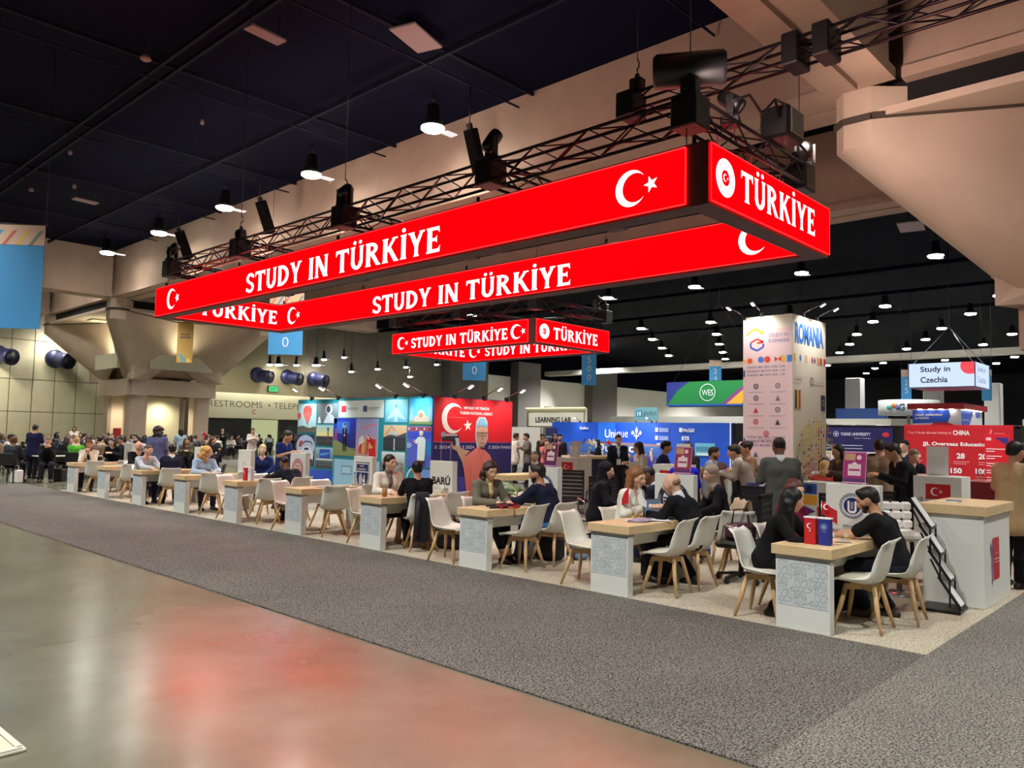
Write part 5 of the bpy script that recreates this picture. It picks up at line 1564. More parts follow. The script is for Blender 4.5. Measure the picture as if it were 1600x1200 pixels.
def mosque(p, x, z, w, h):
    p.grad((126, 210, 232), (66, 180, 222), x, z, x+w, z+h).rect((120, 150, 96), x, z, x+w, z+.16*h)
    p.poly((220, 196, 176), [(x+.2*w, z+.1*h), (x+.85*w, z+.1*h), (x+.82*w, z+.28*h), (x+.7*w, z+.34*h), (x+.64*w, z+.5*h), (x+.52*w, z+.58*h), (x+.4*w, z+.5*h), (x+.34*w, z+.34*h), (x+.22*w, z+.28*h)])
    for a in (.08, .16, .86, .94): p.poly((226, 216, 200), [(x+(a-.012)*w, z+.1*h), (x+(a+.012)*w, z+.1*h), (x+(a+.01)*w, z+.6*h), (x+a*w, z+.74*h), (x+(a-.01)*w, z+.6*h)])
    p.disc((190, 150, 130), x+.52*w, z+.36*h, .1*w, .1*h)
def car(p, x, z, w, h):
    p.rect((40, 46, 66), x, z, x+w, z+h).disc((176, 190, 214), x+.5*w, z+.62*h, .5*w, .36*h)
    p.poly((220, 224, 230), [(x+.1*w, z+.2*h), (x+.9*w, z+.1*h), (x+.95*w, z+.4*h), (x+.7*w, z+.62*h), (x+.4*w, z+.6*h), (x+.2*w, z+.45*h)]).poly((50, 56, 70), [(x+.42*w, z+.5*h), (x+.7*w, z+.5*h), (x+.66*w, z+.58*h), (x+.46*w, z+.57*h)])
    p.lines((60, 60, 72), [(x+.35*w, z+.7*h), (x+.5*w, z+.78*h), (x+.8*w, z+.76*h), (x+.88*w, z+.66*h)], .04*w).poly((170, 70, 80), [(x+.12*w, z+.6*h), (x+.3*w, z+.62*h), (x+.36*w, z+.8*h), (x+.2*w, z+.78*h)]).disc((30, 32, 40), x+.3*w, z+.22*h, .11*w, .07*h).disc((30, 32, 40), x+.8*w, z+.16*h, .11*w, .07*h)
def tower_photo(p, x, z, w, h):
    p.grad((240, 214, 130), (150, 190, 200), x, z+.45*h, x+w, z+h).rect((52, 56, 62), x, z, x+w, z+.45*h)
    p.rect((70, 60, 66), x+.68*w, z+.3*h, x+.74*w, z+.85*h).rect((70, 60, 66), x+.64*w, z+.78*h, x+.78*w, z+.86*h).poly((150, 60, 50), [(x+.68*w, z+.16*h), (x+.76*w, z+.16*h), (x+.74*w, z+.45*h), (x+.69*w, z+.45*h)])
    for k in range(6): p.rect((84, 86, 84), x+(.05+.15*k)*w, z+(.1+.05*(k % 3))*h, x+(.14+.15*k)*w, z+(.2+.05*(k % 3))*h)
def stage(p, x, z, w, h):
    hw = w*.53
    p.grad((30, 30, 90), (40, 60, 200), x, z, x+hw, z+h).rect((106, 116, 74), x, z, x+hw, z+.22*h).poly((130, 138, 90), [(x, z), (x+hw, z), (x+hw, z+.12*h), (x+.1*w, z+.4*h), (x, z+.4*h)])
    p.rect((60, 110, 210), x+.08*w, z+.6*h, x+.38*w, z+.92*h).disc((120, 170, 240), x+.26*w, z+.8*h, .05*w).poly((150, 70, 110), [(x+.02*w, z+.4*h), (x+.1*w, z+.4*h), (x+.08*w, z+.72*h), (x+.04*w, z+.72*h)])
    cx = x+.27*w
    p.poly((16, 16, 24), [(cx-.035*w, z+.12*h), (cx-.01*w, z+.12*h), (cx, z+.4*h), (cx+.015*w, z+.12*h), (cx+.04*w, z+.12*h), (cx+.045*w, z+.5*h), (cx+.05*w, z+.7*h), (cx+.02*w, z+.76*h), (cx-.02*w, z+.76*h), (cx-.055*w, z+.7*h), (cx-.045*w, z+.5*h)])
    p.disc((206, 160, 134), cx, z+.82*h, .022*w, .05*h).disc((26, 22, 20), cx, z+.85*h, .022*w, .03*h).poly((230, 230, 235), [(cx-.008*w, z+.75*h), (cx+.008*w, z+.75*h), (cx, z+.6*h)]).disc((206, 160, 134), cx, z+.55*h, .018*w)
    p.grad((200, 150, 160), (150, 160, 210), x+hw, z, x+w, z+h).poly((226, 120, 140), [(x+.7*w, z+.78*h), (x+.95*w, z+.88*h), (x+.92*w, z+.82*h), (x+.72*w, z+.74*h)])
    for k in range(5):
        a = x+(.6+.075*k)*w
        p.poly(((232, 176, 50) if k % 2 else (214, 60, 44)), [(a, z+.1*h), (a+.055*w, z+.08*h), (a+.075*w, z+(.42+.05*(k % 3))*h), (a+.02*w, z+(.46+.04*(k % 2))*h)])
    p.poly((206, 36, 36), [(x+.84*w, z-.0*h), (x+.98*w, z), (x+.97*w, z+.24*h), (x+.82*w, z+.22*h)])
def bridge(p, x, z, w, h):
    p.grad((236, 176, 110), (216, 190, 160), x, z+.5*h, x+w, z+h).rect((46, 52, 60), x, z, x+w, z+.5*h).poly((70, 76, 84), [(x, z+.5*h), (x+.3*w, z+.62*h), (x+.6*w, z+.55*h), (x+w, z+.72*h), (x+w, z+.5*h)])
    p.lines((120, 100, 90), [(x+.1*w, z+.62*h), (x+.35*w, z+.96*h), (x+.6*w, z+.66*h)], .02*w).poly((190, 196, 204), [(x+.15*w, z+.6*h), (x+.5*w, z+.78*h), (x+.72*w, z+.62*h)]).rect((200, 205, 210), x+.46*w, z, x+.52*w, z+.45*h)
    for k in range(4): p.rect((90, 96, 100), x+.05*w, z+(.1+.09*k)*h, x+.95*w, z+(.115+.09*k)*h)
def athlete(p, x, z, w, h):
    p.rect((84, 96, 196), x, z, x+w, z+h).rect((60, 80, 190), x, z+.7*h, x+w, z+.88*h).rect((170, 90, 120), x, z+.88*h, x+w, z+h).rect((40, 130, 200), x+.6*w, z+.3*h, x+w, z+.62*h)
    for k in range(9): p.disc(((220, 210, 200), (190, 60, 60), (60, 60, 80))[k % 3], x+(.06+.11*k)*w, z+.94*h, .03*w)
    c = x+.6*w
    p.poly((222, 230, 228), [(c-.15*w, z+.16*h), (c+.16*w, z+.16*h), (c+.19*w, z+.66*h), (c+.12*w, z+.74*h), (c-.12*w, z+.74*h), (c-.3*w, z+.62*h), (c-.2*w, z+.56*h), (c-.14*w, z+.6*h)]).disc((214, 196, 180), c, z+.82*h, .08*w, .06*h).disc((226, 222, 214), c, z+.86*h, .085*w, .035*h)
    p.rect((30, 36, 60), c-.15*w, z+.08*h, c+.15*w, z+.16*h).disc((210, 160, 130), c-.27*w, z+.63*h, .05*w, .03*h)
    for k in range(3): p.ring((230, 232, 240), x+(.08+.09*(k % 2))*w, z+(.5+.03*k)*h, .05*w, .035*w, n=14)
def hall(p, x, z, w, h):
    p.grad((60, 70, 80), (150, 190, 200), x, z, x+w, z+h).rect((30, 70, 170), x+.25*w, z+.5*h, x+.85*w, z+.92*h).poly((90, 150, 220), [(x+.3*w, z+.6*h), (x+.8*w, z+.7*h), (x+.8*w, z+.78*h), (x+.3*w, z+.72*h)]).rect((226, 230, 228), x+.05*w, z+.4*h, x+.98*w, z+.46*h)
    for k in range(16): p.disc(((90, 76, 66), (120, 104, 84), (60, 54, 52))[k % 3], x+(.04+.061*k)*w, z+(.1+.08*(k % 3))*h, .035*w)
def crowdph(p, x, z, w, h):
    p.grad((110, 108, 104), (220, 230, 232), x, z, x+w, z+h).ring((180, 190, 196), x+.5*w, z+.86*h, .09*w, .075*w, n=16)
    r = random.Random(5)
    for k in range(70): p.disc(((84, 72, 66), (150, 130, 118), (60, 58, 66), (180, 90, 80))[k % 4], x+r.uniform(.04, .96)*w, z+r.uniform(.04, .6)*h, .022*w)
def boat(p, x, z, w, h): p.grad((24, 90, 140), (40, 130, 170), x, z, x+w, z+h).poly((70, 150, 190), [(x, z+.5*h), (x+.6*w, z+.9*h), (x+w, z+.6*h), (x+w, z+.2*h)])
for a, f in (((.03, 1.64, .82, 2.33), balloon), ((.87, 1.87, 1.68, 2.33), fencer), ((1.72, 2.0, 3.4, 2.38), header), ((3.45, 1.9, 4.2, 2.38), jet), ((4.26, 1.86, 4.98, 2.39), mosque),
             ((.0, .85, .8, 1.6), car), ((.85, 1.35, 1.53, 1.83), tower_photo), ((1.55, 1.14, 3.22, 1.98), stage), ((3.42, 1.32, 4.18, 1.84), bridge), ((4.22, 1.0, 4.97, 1.82), athlete),
             ((.83, .82, 1.55, 1.3), hall), ((3.37, .75, 4.15, 1.28), crowdph), ((3.35, .45, 4.15, .72), boat)):
    tile(*a, f)
p = Print(); p.rect((40, 80, 190), .03, .1, 1.55, .78).rect((150, 196, 220), 1.6, .05, 3.3, 1.06).rect((120, 160, 190), 1.62, .05, 1.64, 1.06).rect((110, 150, 170), 1.9, .72, 2.3, .92).rect((170, 206, 222), 1.93, .75, 2.27, .89)
p.poly((110, 150, 220), [(4.25, .1), (4.97, .1), (4.97, .95), (4.5, .95)]).ring((210, 226, 234), 4.5, .7, .3, .26, a0=.8, a1=3.2, n=20)
p.done(cw, CF)
# red mural
RF = I0 @ faceY(10.35, 11.849, 0)
p = Print()
p.grad((226, 26, 38), (214, 30, 42), 0, 1.52, 2.27, 2.42).rect((170, 90, 140), 0, 1.505, 2.27, 1.525)
p.rect((72, 66, 170), 0, 0, 2.27, .8).poly((100, 150, 226), [(.1, .2), (.75, .25), (.6, .95), (.35, .7)]).poly((58, 50, 130), [(1.5, 0), (2.27, 0), (2.27, .5)])
p.cres((240, 226, 220), .5, 2.0, .31, False).star((240, 230, 226), .92, 1.86, .125, PI/2+.1)
p.lines((220, 160, 170), [(.25, 2.02), (.9, 2.02)], .006)
SALM = (238, 132, 122)
SK_ = (206, 164, 140)
p.poly((206, 206, 214), [(1.16, 1.95), (1.14, 1.62), (1.2, 1.4), (1.42, 1.4), (1.52, 1.62), (1.5, 1.95), (1.42, 2.05), (1.24, 2.05)])
p.poly(SALM, [(.86, 1.22), (1.12, 1.36), (1.2, 1.42), (1.42, 1.36), (1.6, 1.24), (1.7, 1.02), (1.78, .55), (1.8, 0), (.95, 0), (.9, .6), (.82, 1.0)])
p.poly(SK_, [(.86, 1.24), (.82, .98), (.78, 1.1), (.62, 1.34), (.5, 1.38), (.46, 1.46), (.52, 1.56), (.64, 1.52), (.76, 1.38), (1.0, 1.33)])
p.poly((40, 40, 50), [(.2, 1.6), (.66, 1.66), (.68, 1.6), (.6, 1.56), (.58, 1.44), (.5, 1.44), (.5, 1.55), (.2, 1.55)]).rect((150, 160, 180), .18, 1.62, .3, 1.72).rect((170, 180, 200), .3, 1.64, .62, 1.68).poly((180, 200, 220), [(.56, 1.6), (.66, 1.6), (.7, 1.45), (.62, 1.4)])
p.lines((226, 226, 232), [(.19, 1.68), (.19, 1.0)], .008).lines((226, 226, 232), [(.45, 1.5), (.45, 1.0)], .008)
p.poly(SK_, [(1.19, 1.84), (1.18, 1.62), (1.24, 1.46), (1.33, 1.38), (1.42, 1.46), (1.49, 1.62), (1.49, 1.84)])
p.poly((120, 190, 226), [(1.17, 1.82), (1.2, 1.96), (1.3, 2.03), (1.42, 2.0), (1.5, 1.86), (1.5, 1.78), (1.46, 1.86), (1.24, 1.86)])
for k in range(4): p.poly((190, 220, 236), [(1.2+.07*k, 1.87), (1.22+.07*k, 1.87), (1.25+.06*k, 1.99), (1.23+.06*k, 1.99)])
p.poly(SK_, [(1.16, 1.75), (1.19, 1.75), (1.19, 1.6), (1.17, 1.62)]).lines((30, 32, 40), [(1.18, 1.715), (1.5, 1.72)], .012).lines((30, 32, 40), [(1.21, 1.71), (1.21, 1.65), (1.3, 1.65), (1.3, 1.71)], .011).lines((30, 32, 40), [(1.36, 1.71), (1.36, 1.65), (1.46, 1.65), (1.46, 1.71)], .011)
p.poly((180, 134, 112), [(1.32, 1.7), (1.35, 1.7), (1.37, 1.57), (1.31, 1.57)]).lines((150, 84, 76), [(1.27, 1.5), (1.4, 1.5)], .014).poly((110, 94, 90), [(1.22, 1.48), (1.26, 1.42), (1.33, 1.39), (1.41, 1.42), (1.45, 1.5), (1.42, 1.46), (1.33, 1.42), (1.26, 1.44)])
p.lines((196, 92, 92), [(1.2, 1.4), (1.3, 1.22), (1.34, .9)], .012).lines((196, 92, 92), [(1.42, 1.36), (1.34, 1.22)], .012).disc((190, 60, 70), 1.52, 1.06, .03).rect((200, 80, 84), 1.46, .99, 1.58, 1.01).lines((214, 104, 100), [(1.0, 1.0), (1.02, .2)], .02).lines((214, 104, 100), [(1.6, .9), (1.55, .2)], .02)
p.done(cw, RF)
text(cw, 'REPUBLIC OF T\u00dcRK\u0130YE', RF @ T((1.17, 2.2, .004)), w=.74, h=.07, m=PRINTW, align='C', bold=.02, d=.004)
text(cw, 'TURKISH NATIONAL AGENCY', RF @ T((1.17, 2.09, .004)), w=.96, h=.06, m=PRINTW, align='C', bold=.02, d=.004)
for x_, s_, w_ in ((.02, 'S 2024', .42), (.78, 'S 2024', .34), (1.55, 'S 2024 PARIS', .7)): text(cw, s_, RF @ T((x_, 1.38, .001)), w=w_, h=.065, m=inkcol((206, 206, 226)), bold=.02, d=.004)
for y_, lb_ in ((16.3, 'bright arm lamp at the left end of the photo collage wall'), (15.2, 'second bright arm lamp from the left above the photo collage'), (13.1, 'arm lamp above the bridge photo of the collage'), (12.2, 'arm lamp above the mosque photo of the collage')):
    arm_lamp(10.36, y_, 2.45, 0, lb_, 42, (.75, .95, 1))
for x_, lb_ in ((10.9, 'arm lamp at the left end of the red mural wall'), (11.75, 'middle arm lamp above the red mural wall'), (12.45, 'right bright arm lamp above the red mural wall')):
    arm_lamp(x_, 11.86, 2.45, PI/2, lb_, 36)

# ---- counters, flag cubes, office chairs in the booth
def flag_print(t, F, cx, cz, w, h):
    p = Print(); p.rect((196, 26, 36), cx-w/2, cz-h/2, cx+w/2, cz+h/2).cres((244, 240, 240), cx-.12*w, cz, h*.27); p.done(t, F)
def flag_cube(x, y, lb, w=.56, h=1.22, d=.5, big=True):
    t = thing('flag_cube', lb, 'pedestal', (x, y, .014), 0, 'white cubes with a red flag print')
    part('body', MB().box(0, -w/2, 0, d, w/2, h, 0, None, .004), WHITE, t)
    F = faceX(-.001, w/2, 0)
    if big: flag_print(t, F, w*.52, h-.2, .3, .2)
    return t, F
t, F = flag_cube(11.45, 3.02, 'white cube with a red flag print and red lettering, behind the brochure rack', .58, 1.24, .45)
text(t, '10 STUDY IN', F @ T((.06, .90, 0)), w=.42, h=.06, m=inkcol((90, 40, 60)))
text(t, 'T\u00dcRK\u0130YE', F @ T((.06, .76, 0)), w=.46, h=.11, m=inkcol((200, 40, 60)), bold=.02)
t, F = flag_cube(11.65, 7.28, 'white cube with a red flag print behind the chevron sign panel')
t, F = flag_cube(12.9, 10.5, 'white cube with a red flag print right of the teal emblem panel')
def leaflet_box(x, y, z, lb, s=1.):
    t = thing('leaflet_holder', lb, 'holder', (x, y, z), .2, 'white leaflet holders on cubes')
    part('holder_back', MB().add([(-.02, -.1*s, 0), (-.02, .1*s, 0), (.06, .1*s, .3*s), (.06, -.1*s, .3*s), (.0, -.1*s, 0), (.0, .1*s, 0), (.08, .1*s, .3*s), (.08, -.1*s, .3*s)], [(0, 3, 2, 1), (4, 5, 6, 7), (0, 1, 5, 4), (2, 3, 7, 6), (1, 2, 6, 5), (3, 0, 4, 7)]), WHITE, t)
    part('leaflet', MB().box(-.07, -.08*s, .03, -.02, .08*s, .2*s), PRINTW, t)
leaflet_box(11.6, 3.05, 1.26, 'white leaflet holder standing on the cube by the brochure rack', 1.3)
leaflet_box(13.1, 10.45, 1.235, 'white leaflet holder on the flag cube right of the teal emblem panel', 1.1)
leaflet_box(11.85, 7.1, 1.235, 'white leaflet holder on the flag cube behind the chevron panel', 1.2)
def counter(x, y, lb, L=1.4, d=.5, h=1.02, front=None, rz=0.):
    t = thing('bar_counter', lb, 'counter', (x, y, .014), rz)
    part('counter_top', MB().box(-L/2, -d/2, h-.09, L/2, d/2, h, 0, None, .004), WOOD, t)
    for a, b in ((-L/2+.03, -L/2+.12), (L/2-.12, L/2-.03)): part('end_panel', MB().box(a, -d/2+.03, 0, b, d/2-.03, h-.09), WHITE, t)
    if front: part('front_board', MB().box(-L/2+.12, -d/2+.05, .0, L/2-.12, -d/2+.09, h-.09), mat('front_%d' % front[2], front, .6), t)
    return t
counter(9.95, 9.0, 'oak topped bar counter over the potted plant, before the red mural wall', 1.35, .5)
counter(18.7, 14.1, 'oak topped counter with a dark navy front in the middle of the booth', 2.0, .6, 1.1, (26, 22, 58), -.45)
counter(13.6, 7.7, 'pale counter in front of the blue wall, behind the woman in blue', .9, .5, 1.12, (228, 200, 186), -.6)
MESHB = mat('mesh_black', (20, 20, 23), .6)
def office_chair():
    t = thing('office_chair', None, 'chair')
    part('seat', MB().box(-.25, -.24, .42, .25, .24, .50, 0, None, .03), MESHB, t)
    bk = MB()
    bk.box(-.30, -.24, .50, -.27, -.21, 1.05).box(-.30, .21, .50, -.27, .24, 1.05).box(-.31, -.24, 1.02, -.26, .24, 1.06)
    b = part('backrest', bk, BLACK, t)
    for k in range(7): part('back_slat', MB().box(-.30, -.21, .52+.072*k, -.28, .21, .583+.072*k, 0, None, .006), MESHB, b)
    for s in (1, -1): part('armrest', MB().tube([(-.2, .26*s, .46), (-.2, .28*s, .66), (.12, .28*s, .68), (.16, .26*s, .48)], .016, 6), STEEL if s > 0 else BLACK, t)
    part('column', MB().lathe([(.03, .1), (.03, .42)], 10), BLACK, t)
    for k in range(5):
        a = k*2*PI/5
        l = part('base_leg', MB().bar((.02*math.cos(a), .02*math.sin(a), .12), (.29*math.cos(a), .29*math.sin(a), .085), .04, .03), BLACK, t)
        part('caster', MB().lathe([(.02, -.02), (.034, -.015), (.034, .015), (.02, .02)], 10, 0, T((.28*math.cos(a), .28*math.sin(a), .05)) @ Matrix.Rotation(PI/2, 4, 'X')), BLACK, l)
    return t
OC = office_chair(); OC.location = (11.65, 9.3, 0); OC.rotation_euler = (0, 0, .5); tag(OC, 'black slat back office chair right of the teal emblem sign panel', 'chair', 'black office chairs')
for x, y, rz, lb in ((10.3, 7.75, 1.0, 'black office chair with its back to the aisle, left of the seated woman in black'), (8.72, 4.42, 1.75, 'black office chair holding a handbag, right of the chevron sign panel'),
                     (10.42, 4.98, .3, 'black office chair under the man in the navy suit'), (9.95, 3.72, .35, 'black slat back office chair left of the nearest round seal panel'),
                     (10.9, 3.7, .6, 'black office chair behind the man in the black tee shirt')):
    dup(OC, (x, y, 0), rz, lb)
t = thing('handbag', 'plum handbag with a looped strap on the office chair', 'bag', (8.74, 4.44, .50), 1.2)
part('bag_body', MB().box(-.12, -.17, 0, .12, .17, .2, 0, None, .04), mat('bag_plum', (70, 38, 44), .5), t)
part('strap', MB().tube([(0, -.13, .19), (0, -.1, .36), (0, .1, .36), (0, .13, .19)], .01, 6), BLACK, t)
# potted plant
t = thing('potted_plant', 'green broad leaved potted plant under the oak topped bar counter', 'plant', (9.25, 8.55, .014))
part('pot', MB().lathe([(.12, 0), (.16, .3), (.17, .32), (.14, .32), (.13, .28)], 18), mat('pot_white', (214, 214, 208), .5), t)
r = random.Random(11)
LG = [mat('leaf_green_a', (56, 112, 40), .4), mat('leaf_green_b', (104, 156, 60), .4), mat('leaf_green_c', (30, 70, 30), .4)]
for k in range(26):
    a = r.uniform(0, 2*PI); L = r.uniform(.28, .46); z0 = r.uniform(.45, .8); up = r.uniform(.1, .8); w_ = r.uniform(.035, .06)
    V = []; Fs = []
    for i in range(6):
        s = i/5; rr = .03+L*s*math.cos(up*.6); zz = z0+L*(up*s-.9*s*s*.8)
        ww = w_*math.sin(PI*min(1, s*.9+.1))
        for sg in (-1, 0, 1): V.append((rr*math.cos(a)-sg*ww*math.sin(a), rr*math.sin(a)+sg*ww*math.cos(a), zz-(.012 if sg == 0 else 0)))
    for i in range(5):
        for q in (0, 1): Fs.append((i*3+q, i*3+q+1, i*3+4+q, i*3+3+q))
    part('leaf', MB().add(V, Fs, 0, None, True), LG[k % 3], t)
part('stem', MB().tube([(0, 0, .28), (.02, .01, .8)], [.018, .01], 7).tube([(.03, -.02, .28), (.0, -.05, .7)], [.014, .008], 7), mat('stem_brown', (92, 90, 50), .7), t)

# ---- posters on acrylic stands, small flags, holders
def poster(x, y, z, lb, c=(150, 60, 90)):
    t = thing('poster_stand', lb, 'poster', (x, y, z), 0, 'small posters on acrylic stands')
    M = Matrix.Rotation(.16, 4, 'Y')
    b = part('acrylic_sheet', MB().box(-.004, -.115, 0, .004, .115, .33, 0, M), mat('acrylic_edge', (214, 160, 190), .1), t)
    part('foot', MB().box(-.03, -.115, 0, .09, .115, .008), mat('acrylic_edge', (214, 160, 190), .1), t)
    p = Print(); p.rect(c, .005, .02, .225, .32).rect((196, 150, 110), .015, .24, .12, .31).rect((230, 205, 210), .05, .08, .18, .2).rect(c, .06, .13, .17, .15).poly((240, 220, 226), [(.08, .2), (.15, .2), (.115, .225)]).rect((90, 50, 110), .005, .02, .225, .05).disc((236, 200, 210), .16, .27, .025)
    p.done(b, M @ faceX(-.005, .115, 0))
poster(8.375, 2.99, 1.262, 'pink and gold poster on a stand atop the nearest sign panel', (160, 40, 110))
poster(8.375, 5.02, 1.262, 'dull red poster on a stand atop the chevron sign panel', (150, 50, 84))
poster(8.375, 7.12, 1.262, 'dark maroon poster on a stand atop the teal emblem sign panel', (110, 40, 60))
def small_flag(x, y, z, lb, cols, h=.32, rz=0., tri=False, n=1):
    t = thing('table_flag', lb, 'flag', (x, y, z), rz, 'small flags on poles')
    part('stand', MB().lathe([(.045, 0), (.045, .01), (.012, .018), (.008, .03)], 12), mat('flag_stand', (206, 176, 90), .3, metal=.6), t)
    for k, c in enumerate(cols):
        dx = .03*(k-(len(cols)-1)/2)*2; dy = .28*(k-(len(cols)-1)/2)
        a = Vector((0, .015*k, .02)); b = Vector((0, dy*.5, h))
        pl = part('pole', MB().tube([a, b], .004, 6), STEEL, t)
        fw = .2 if not tri else .17; fh = .13 if not tri else .2
        m = MB(); V = []; nn = 6
        sg = -1 if dy <= 0 else 1
        for i in range(nn+1):
            s = i/nn
            for j in (0, 1):
                zz = b.z-fh*j*(1 if not tri else (1-.0*s))-s*(.09 if not tri else .16)
                V.append((.012*math.sin(s*7+k), b.y+sg*(.004+fw*s*(.75 if not tri else .6)), zz if not (tri and j == 1) else b.z-fh-s*.03))
        m.add(V, [(2*i, 2*i+2, 2*i+3, 2*i+1) for i in range(nn)], 0, None, True)
        cl = part('flag_cloth', m, cloth_c(c), pl)
        if c == (196, 24, 34):
            p = MB(); crescent(p, .05, -.06, .03, .016); part('crescent', p, PRINTW, pl, T((0, b.y, b.z)) @ frame((-.002, 0, 0), (0, sg, -.35), (0, .3*sg*sg, 1)))
def cloth_c(c): return mat('flagcloth_%d_%d_%d' % c, c, .7)
FR = (196, 24, 34); FW = (222, 224, 226)
small_flag(7.72, 5.27, .756, 'red and white pair of small flags on the second table by the laptop', [FW, FR], .36, 0, True)
small_flag(8.0, 7.05, .756, 'small red flag on the third table before the teal emblem panel', [FR], .34, .2, True)
small_flag(7.9, 3.14, .756, 'thin small red flag behind the pennants on the nearest table', [FR], .34, 0)
small_flag(8.37, TY[4]+.06, 1.262, 'red flag and white flag with a navy square on top of the shield panel', [FR, (214, 218, 226)], .38)
small_flag(8.37, TY[7]+.06, 1.262, 'small red flag on top of the panel behind the eighth table', [FR], .4)
small_flag(18.2, 14.0, 1.12, 'white flags on the middle counter with the dark front', [FW, (210, 190, 120), (60, 80, 160)], .5)
small_flag(19.2, 14.1, 1.12, 'red flag at the right end of the middle counter with the dark front', [FR], .5)
def pennant(x, y, z, c, lb, mark):
    t = thing('pennant_holder', lb, 'holder', (x, y, z), 0, 'upright pennants on tables')
    part('pennant_board', MB().box(-.035, -.052, 0, .035, .052, .235, 0, None, .003), cloth_c(c), t)
    part('cap_strip', MB().box(-.038, -.056, .235, .038, .056, .247), PRINTW, t)
    p = Print()
    if mark == 'c':
        p.layer = .002
        p.cres((244, 240, 240), .052, .165, .026, False).star((244, 240, 240), .055, .122, .012)
    else: p.ring((150, 180, 220), .052, .165, .028, .022, n=18).disc((150, 180, 220), .052, .165, .014).rect((130, 160, 210), .03, .12, .075, .124)
    p.done(t, faceX(-.036, .052, 0))
pennant(7.16, 2.94, .756, (196, 24, 30), 'upright red pennant with a white crescent on the nearest table', 'c')
pennant(7.17, 2.815, .756, (34, 44, 140), 'upright blue pennant with a round seal on the nearest table', 's')
pennant(7.2, 13.42, .756, (196, 24, 30), 'upright red pennant on the sixth table', 'c')
pennant(7.22, 13.28, .756, (220, 222, 226), 'upright white pennant on the sixth table', 's')
def papers(x, y, z, lb, cols, n=3, w=.21, h=.29, rz=0):
    t = thing('paper_stack', lb, 'paper', (x, y, z), rz, 'papers and leaflets on the tables')
    rr = random.Random(int(x*100+y*37))
    for k in range(n):
        part('sheet', MB().box(-h/2, -w/2, .003*k, h/2, w/2, .003*k+.0028, 0, T((rr.uniform(-.05, .05), rr.uniform(-.05, .05), 0)) @ Rz(rr.uniform(-.5, .5))), cloth_c(cols[k % len(cols)]), t)
papers(7.6, 2.86, .756, 'small pile of leaflets between the pennants and the man on the nearest table', [(150, 150, 160), (220, 216, 206), (170, 160, 150)], 3, .14, .2)
papers(7.5, 3.05, .756, 'white paper by the black haired woman on the nearest table', [(228, 226, 220)], 2, .15, .2, .3)
papers(7.45, 5.02, .756, 'leaflets and sheets spread on the second table', [(226, 226, 228), (170, 150, 180), (210, 210, 216), (120, 110, 140)], 6, .2, .28)
papers(7.75, 4.95, .756, 'white sheets under the bald man on the second table', [(230, 230, 230)], 3, .2, .28, .4)
papers(7.8, 7.12, .756, 'white cartons of food and papers on the third table', [(224, 220, 212), (206, 200, 190)], 4, .18, .24)
papers(7.55, 9.2, .756, 'loose papers on the fourth table by the paper cup', [(224, 222, 220)], 3, .15, .22)
papers(7.5, 11.3, .756, 'white papers on the fifth table', [(230, 230, 228), (190, 190, 190)], 4)
papers(7.5, 15.5, .756, 'sheets beside the laptop on the seventh table', [(224, 224, 226)], 2)
papers(7.4, 19.75, .756, 'crumpled white papers on the ninth table', [(232, 232, 230)], 5)
def cup(x, y, z, lb, c, h=.11, r=.038):
    t = thing('paper_cup', lb, 'cup', (x, y, z), 0, 'cups and tubs on the tables')
    part('cup_wall', MB().lathe([(r*.75, 0), (r, h), (r*.93, h), (r*.72, .01)], 16), cloth_c(c), t)
    part('rim', MB().lathe([(r*.95, h-.003), (r*1.06, h), (r*.95, h+.004)], 16, 0, None, True, False), cloth_c((230, 220, 200)), t)
cup(7.1, 9.18, .756, 'brown paper cup on the front edge of the fourth table', (170, 122, 72), .12, .042)
cup(7.72, 2.98, .756, 'small white tub on the nearest table before the round seal panel', (226, 224, 216), .05, .045)
cup(7.82, 2.86, .756, 'second small pale tub on the nearest table near the hands', (206, 196, 170), .05, .04)
cup(8.25, 9.2, .756, 'white cup on the far end of the fourth table', (232, 232, 230), .13, .035)
def bottle(x, y, z, lb):
    t = thing('water_bottle', lb, 'bottle', (x, y, z), 0, 'water bottles on tables')
    part('bottle_wall', MB().lathe([(.03, 0), (.033, .02), (.033, .15), (.014, .19), (.013, .205)], 14), mat('bottle_plastic', (206, 220, 226), .15, alpha=.6), t)
    part('bottle_cap', MB().lathe([(.016, .203), (.016, .225)], 12), mat('cap_blue', (70, 110, 190), .4), t)
bottle(8.15, 11.4, .756, 'clear water bottle on the fifth table by the shield panel'); bottle(8.2, 11.28, .756, 'second clear bottle on the fifth table'); bottle(10.3, 9.05, 1.035, 'plastic water bottle on the bar counter before the red mural')
def laptop(x, y, z, rz, lb, c=(60, 62, 66)):
    t = thing('laptop', lb, 'laptop', (x, y, z), rz, 'laptops on the tables')
    b = part('base', MB().box(-.11, -.155, 0, .11, .155, .014, 0, None, .004), cloth_c(c), t)
    part('keyboard', MB().box(-.09, -.14, .014, .03, .14, .0155), BLACK, b)
    M = T((-.11, 0, .012)) @ Matrix.Rotation(-.3, 4, 'Y')
    l = part('lid', MB().box(-.006, -.155, 0, .002, .155, .21, 0, M, .002), cloth_c(c), t)
    part('screen', MB().box(.002, -.145, .012, .003, .145, .2, 0, M), screen('laptop', (130, 150, 170), .35), l)
laptop(7.92, 5.02, .756, -PI/2-.25, 'open grey laptop in front of the bald man on the second table')
laptop(7.62, 15.45, .756, PI/2+.9, 'open black laptop on the seventh table by the curly blonde woman', (24, 24, 28))
t = thing('lanyard_pile', 'pile of red and black lanyards hanging over the third table edge', 'lanyard', (7.15, 7.02, .756))
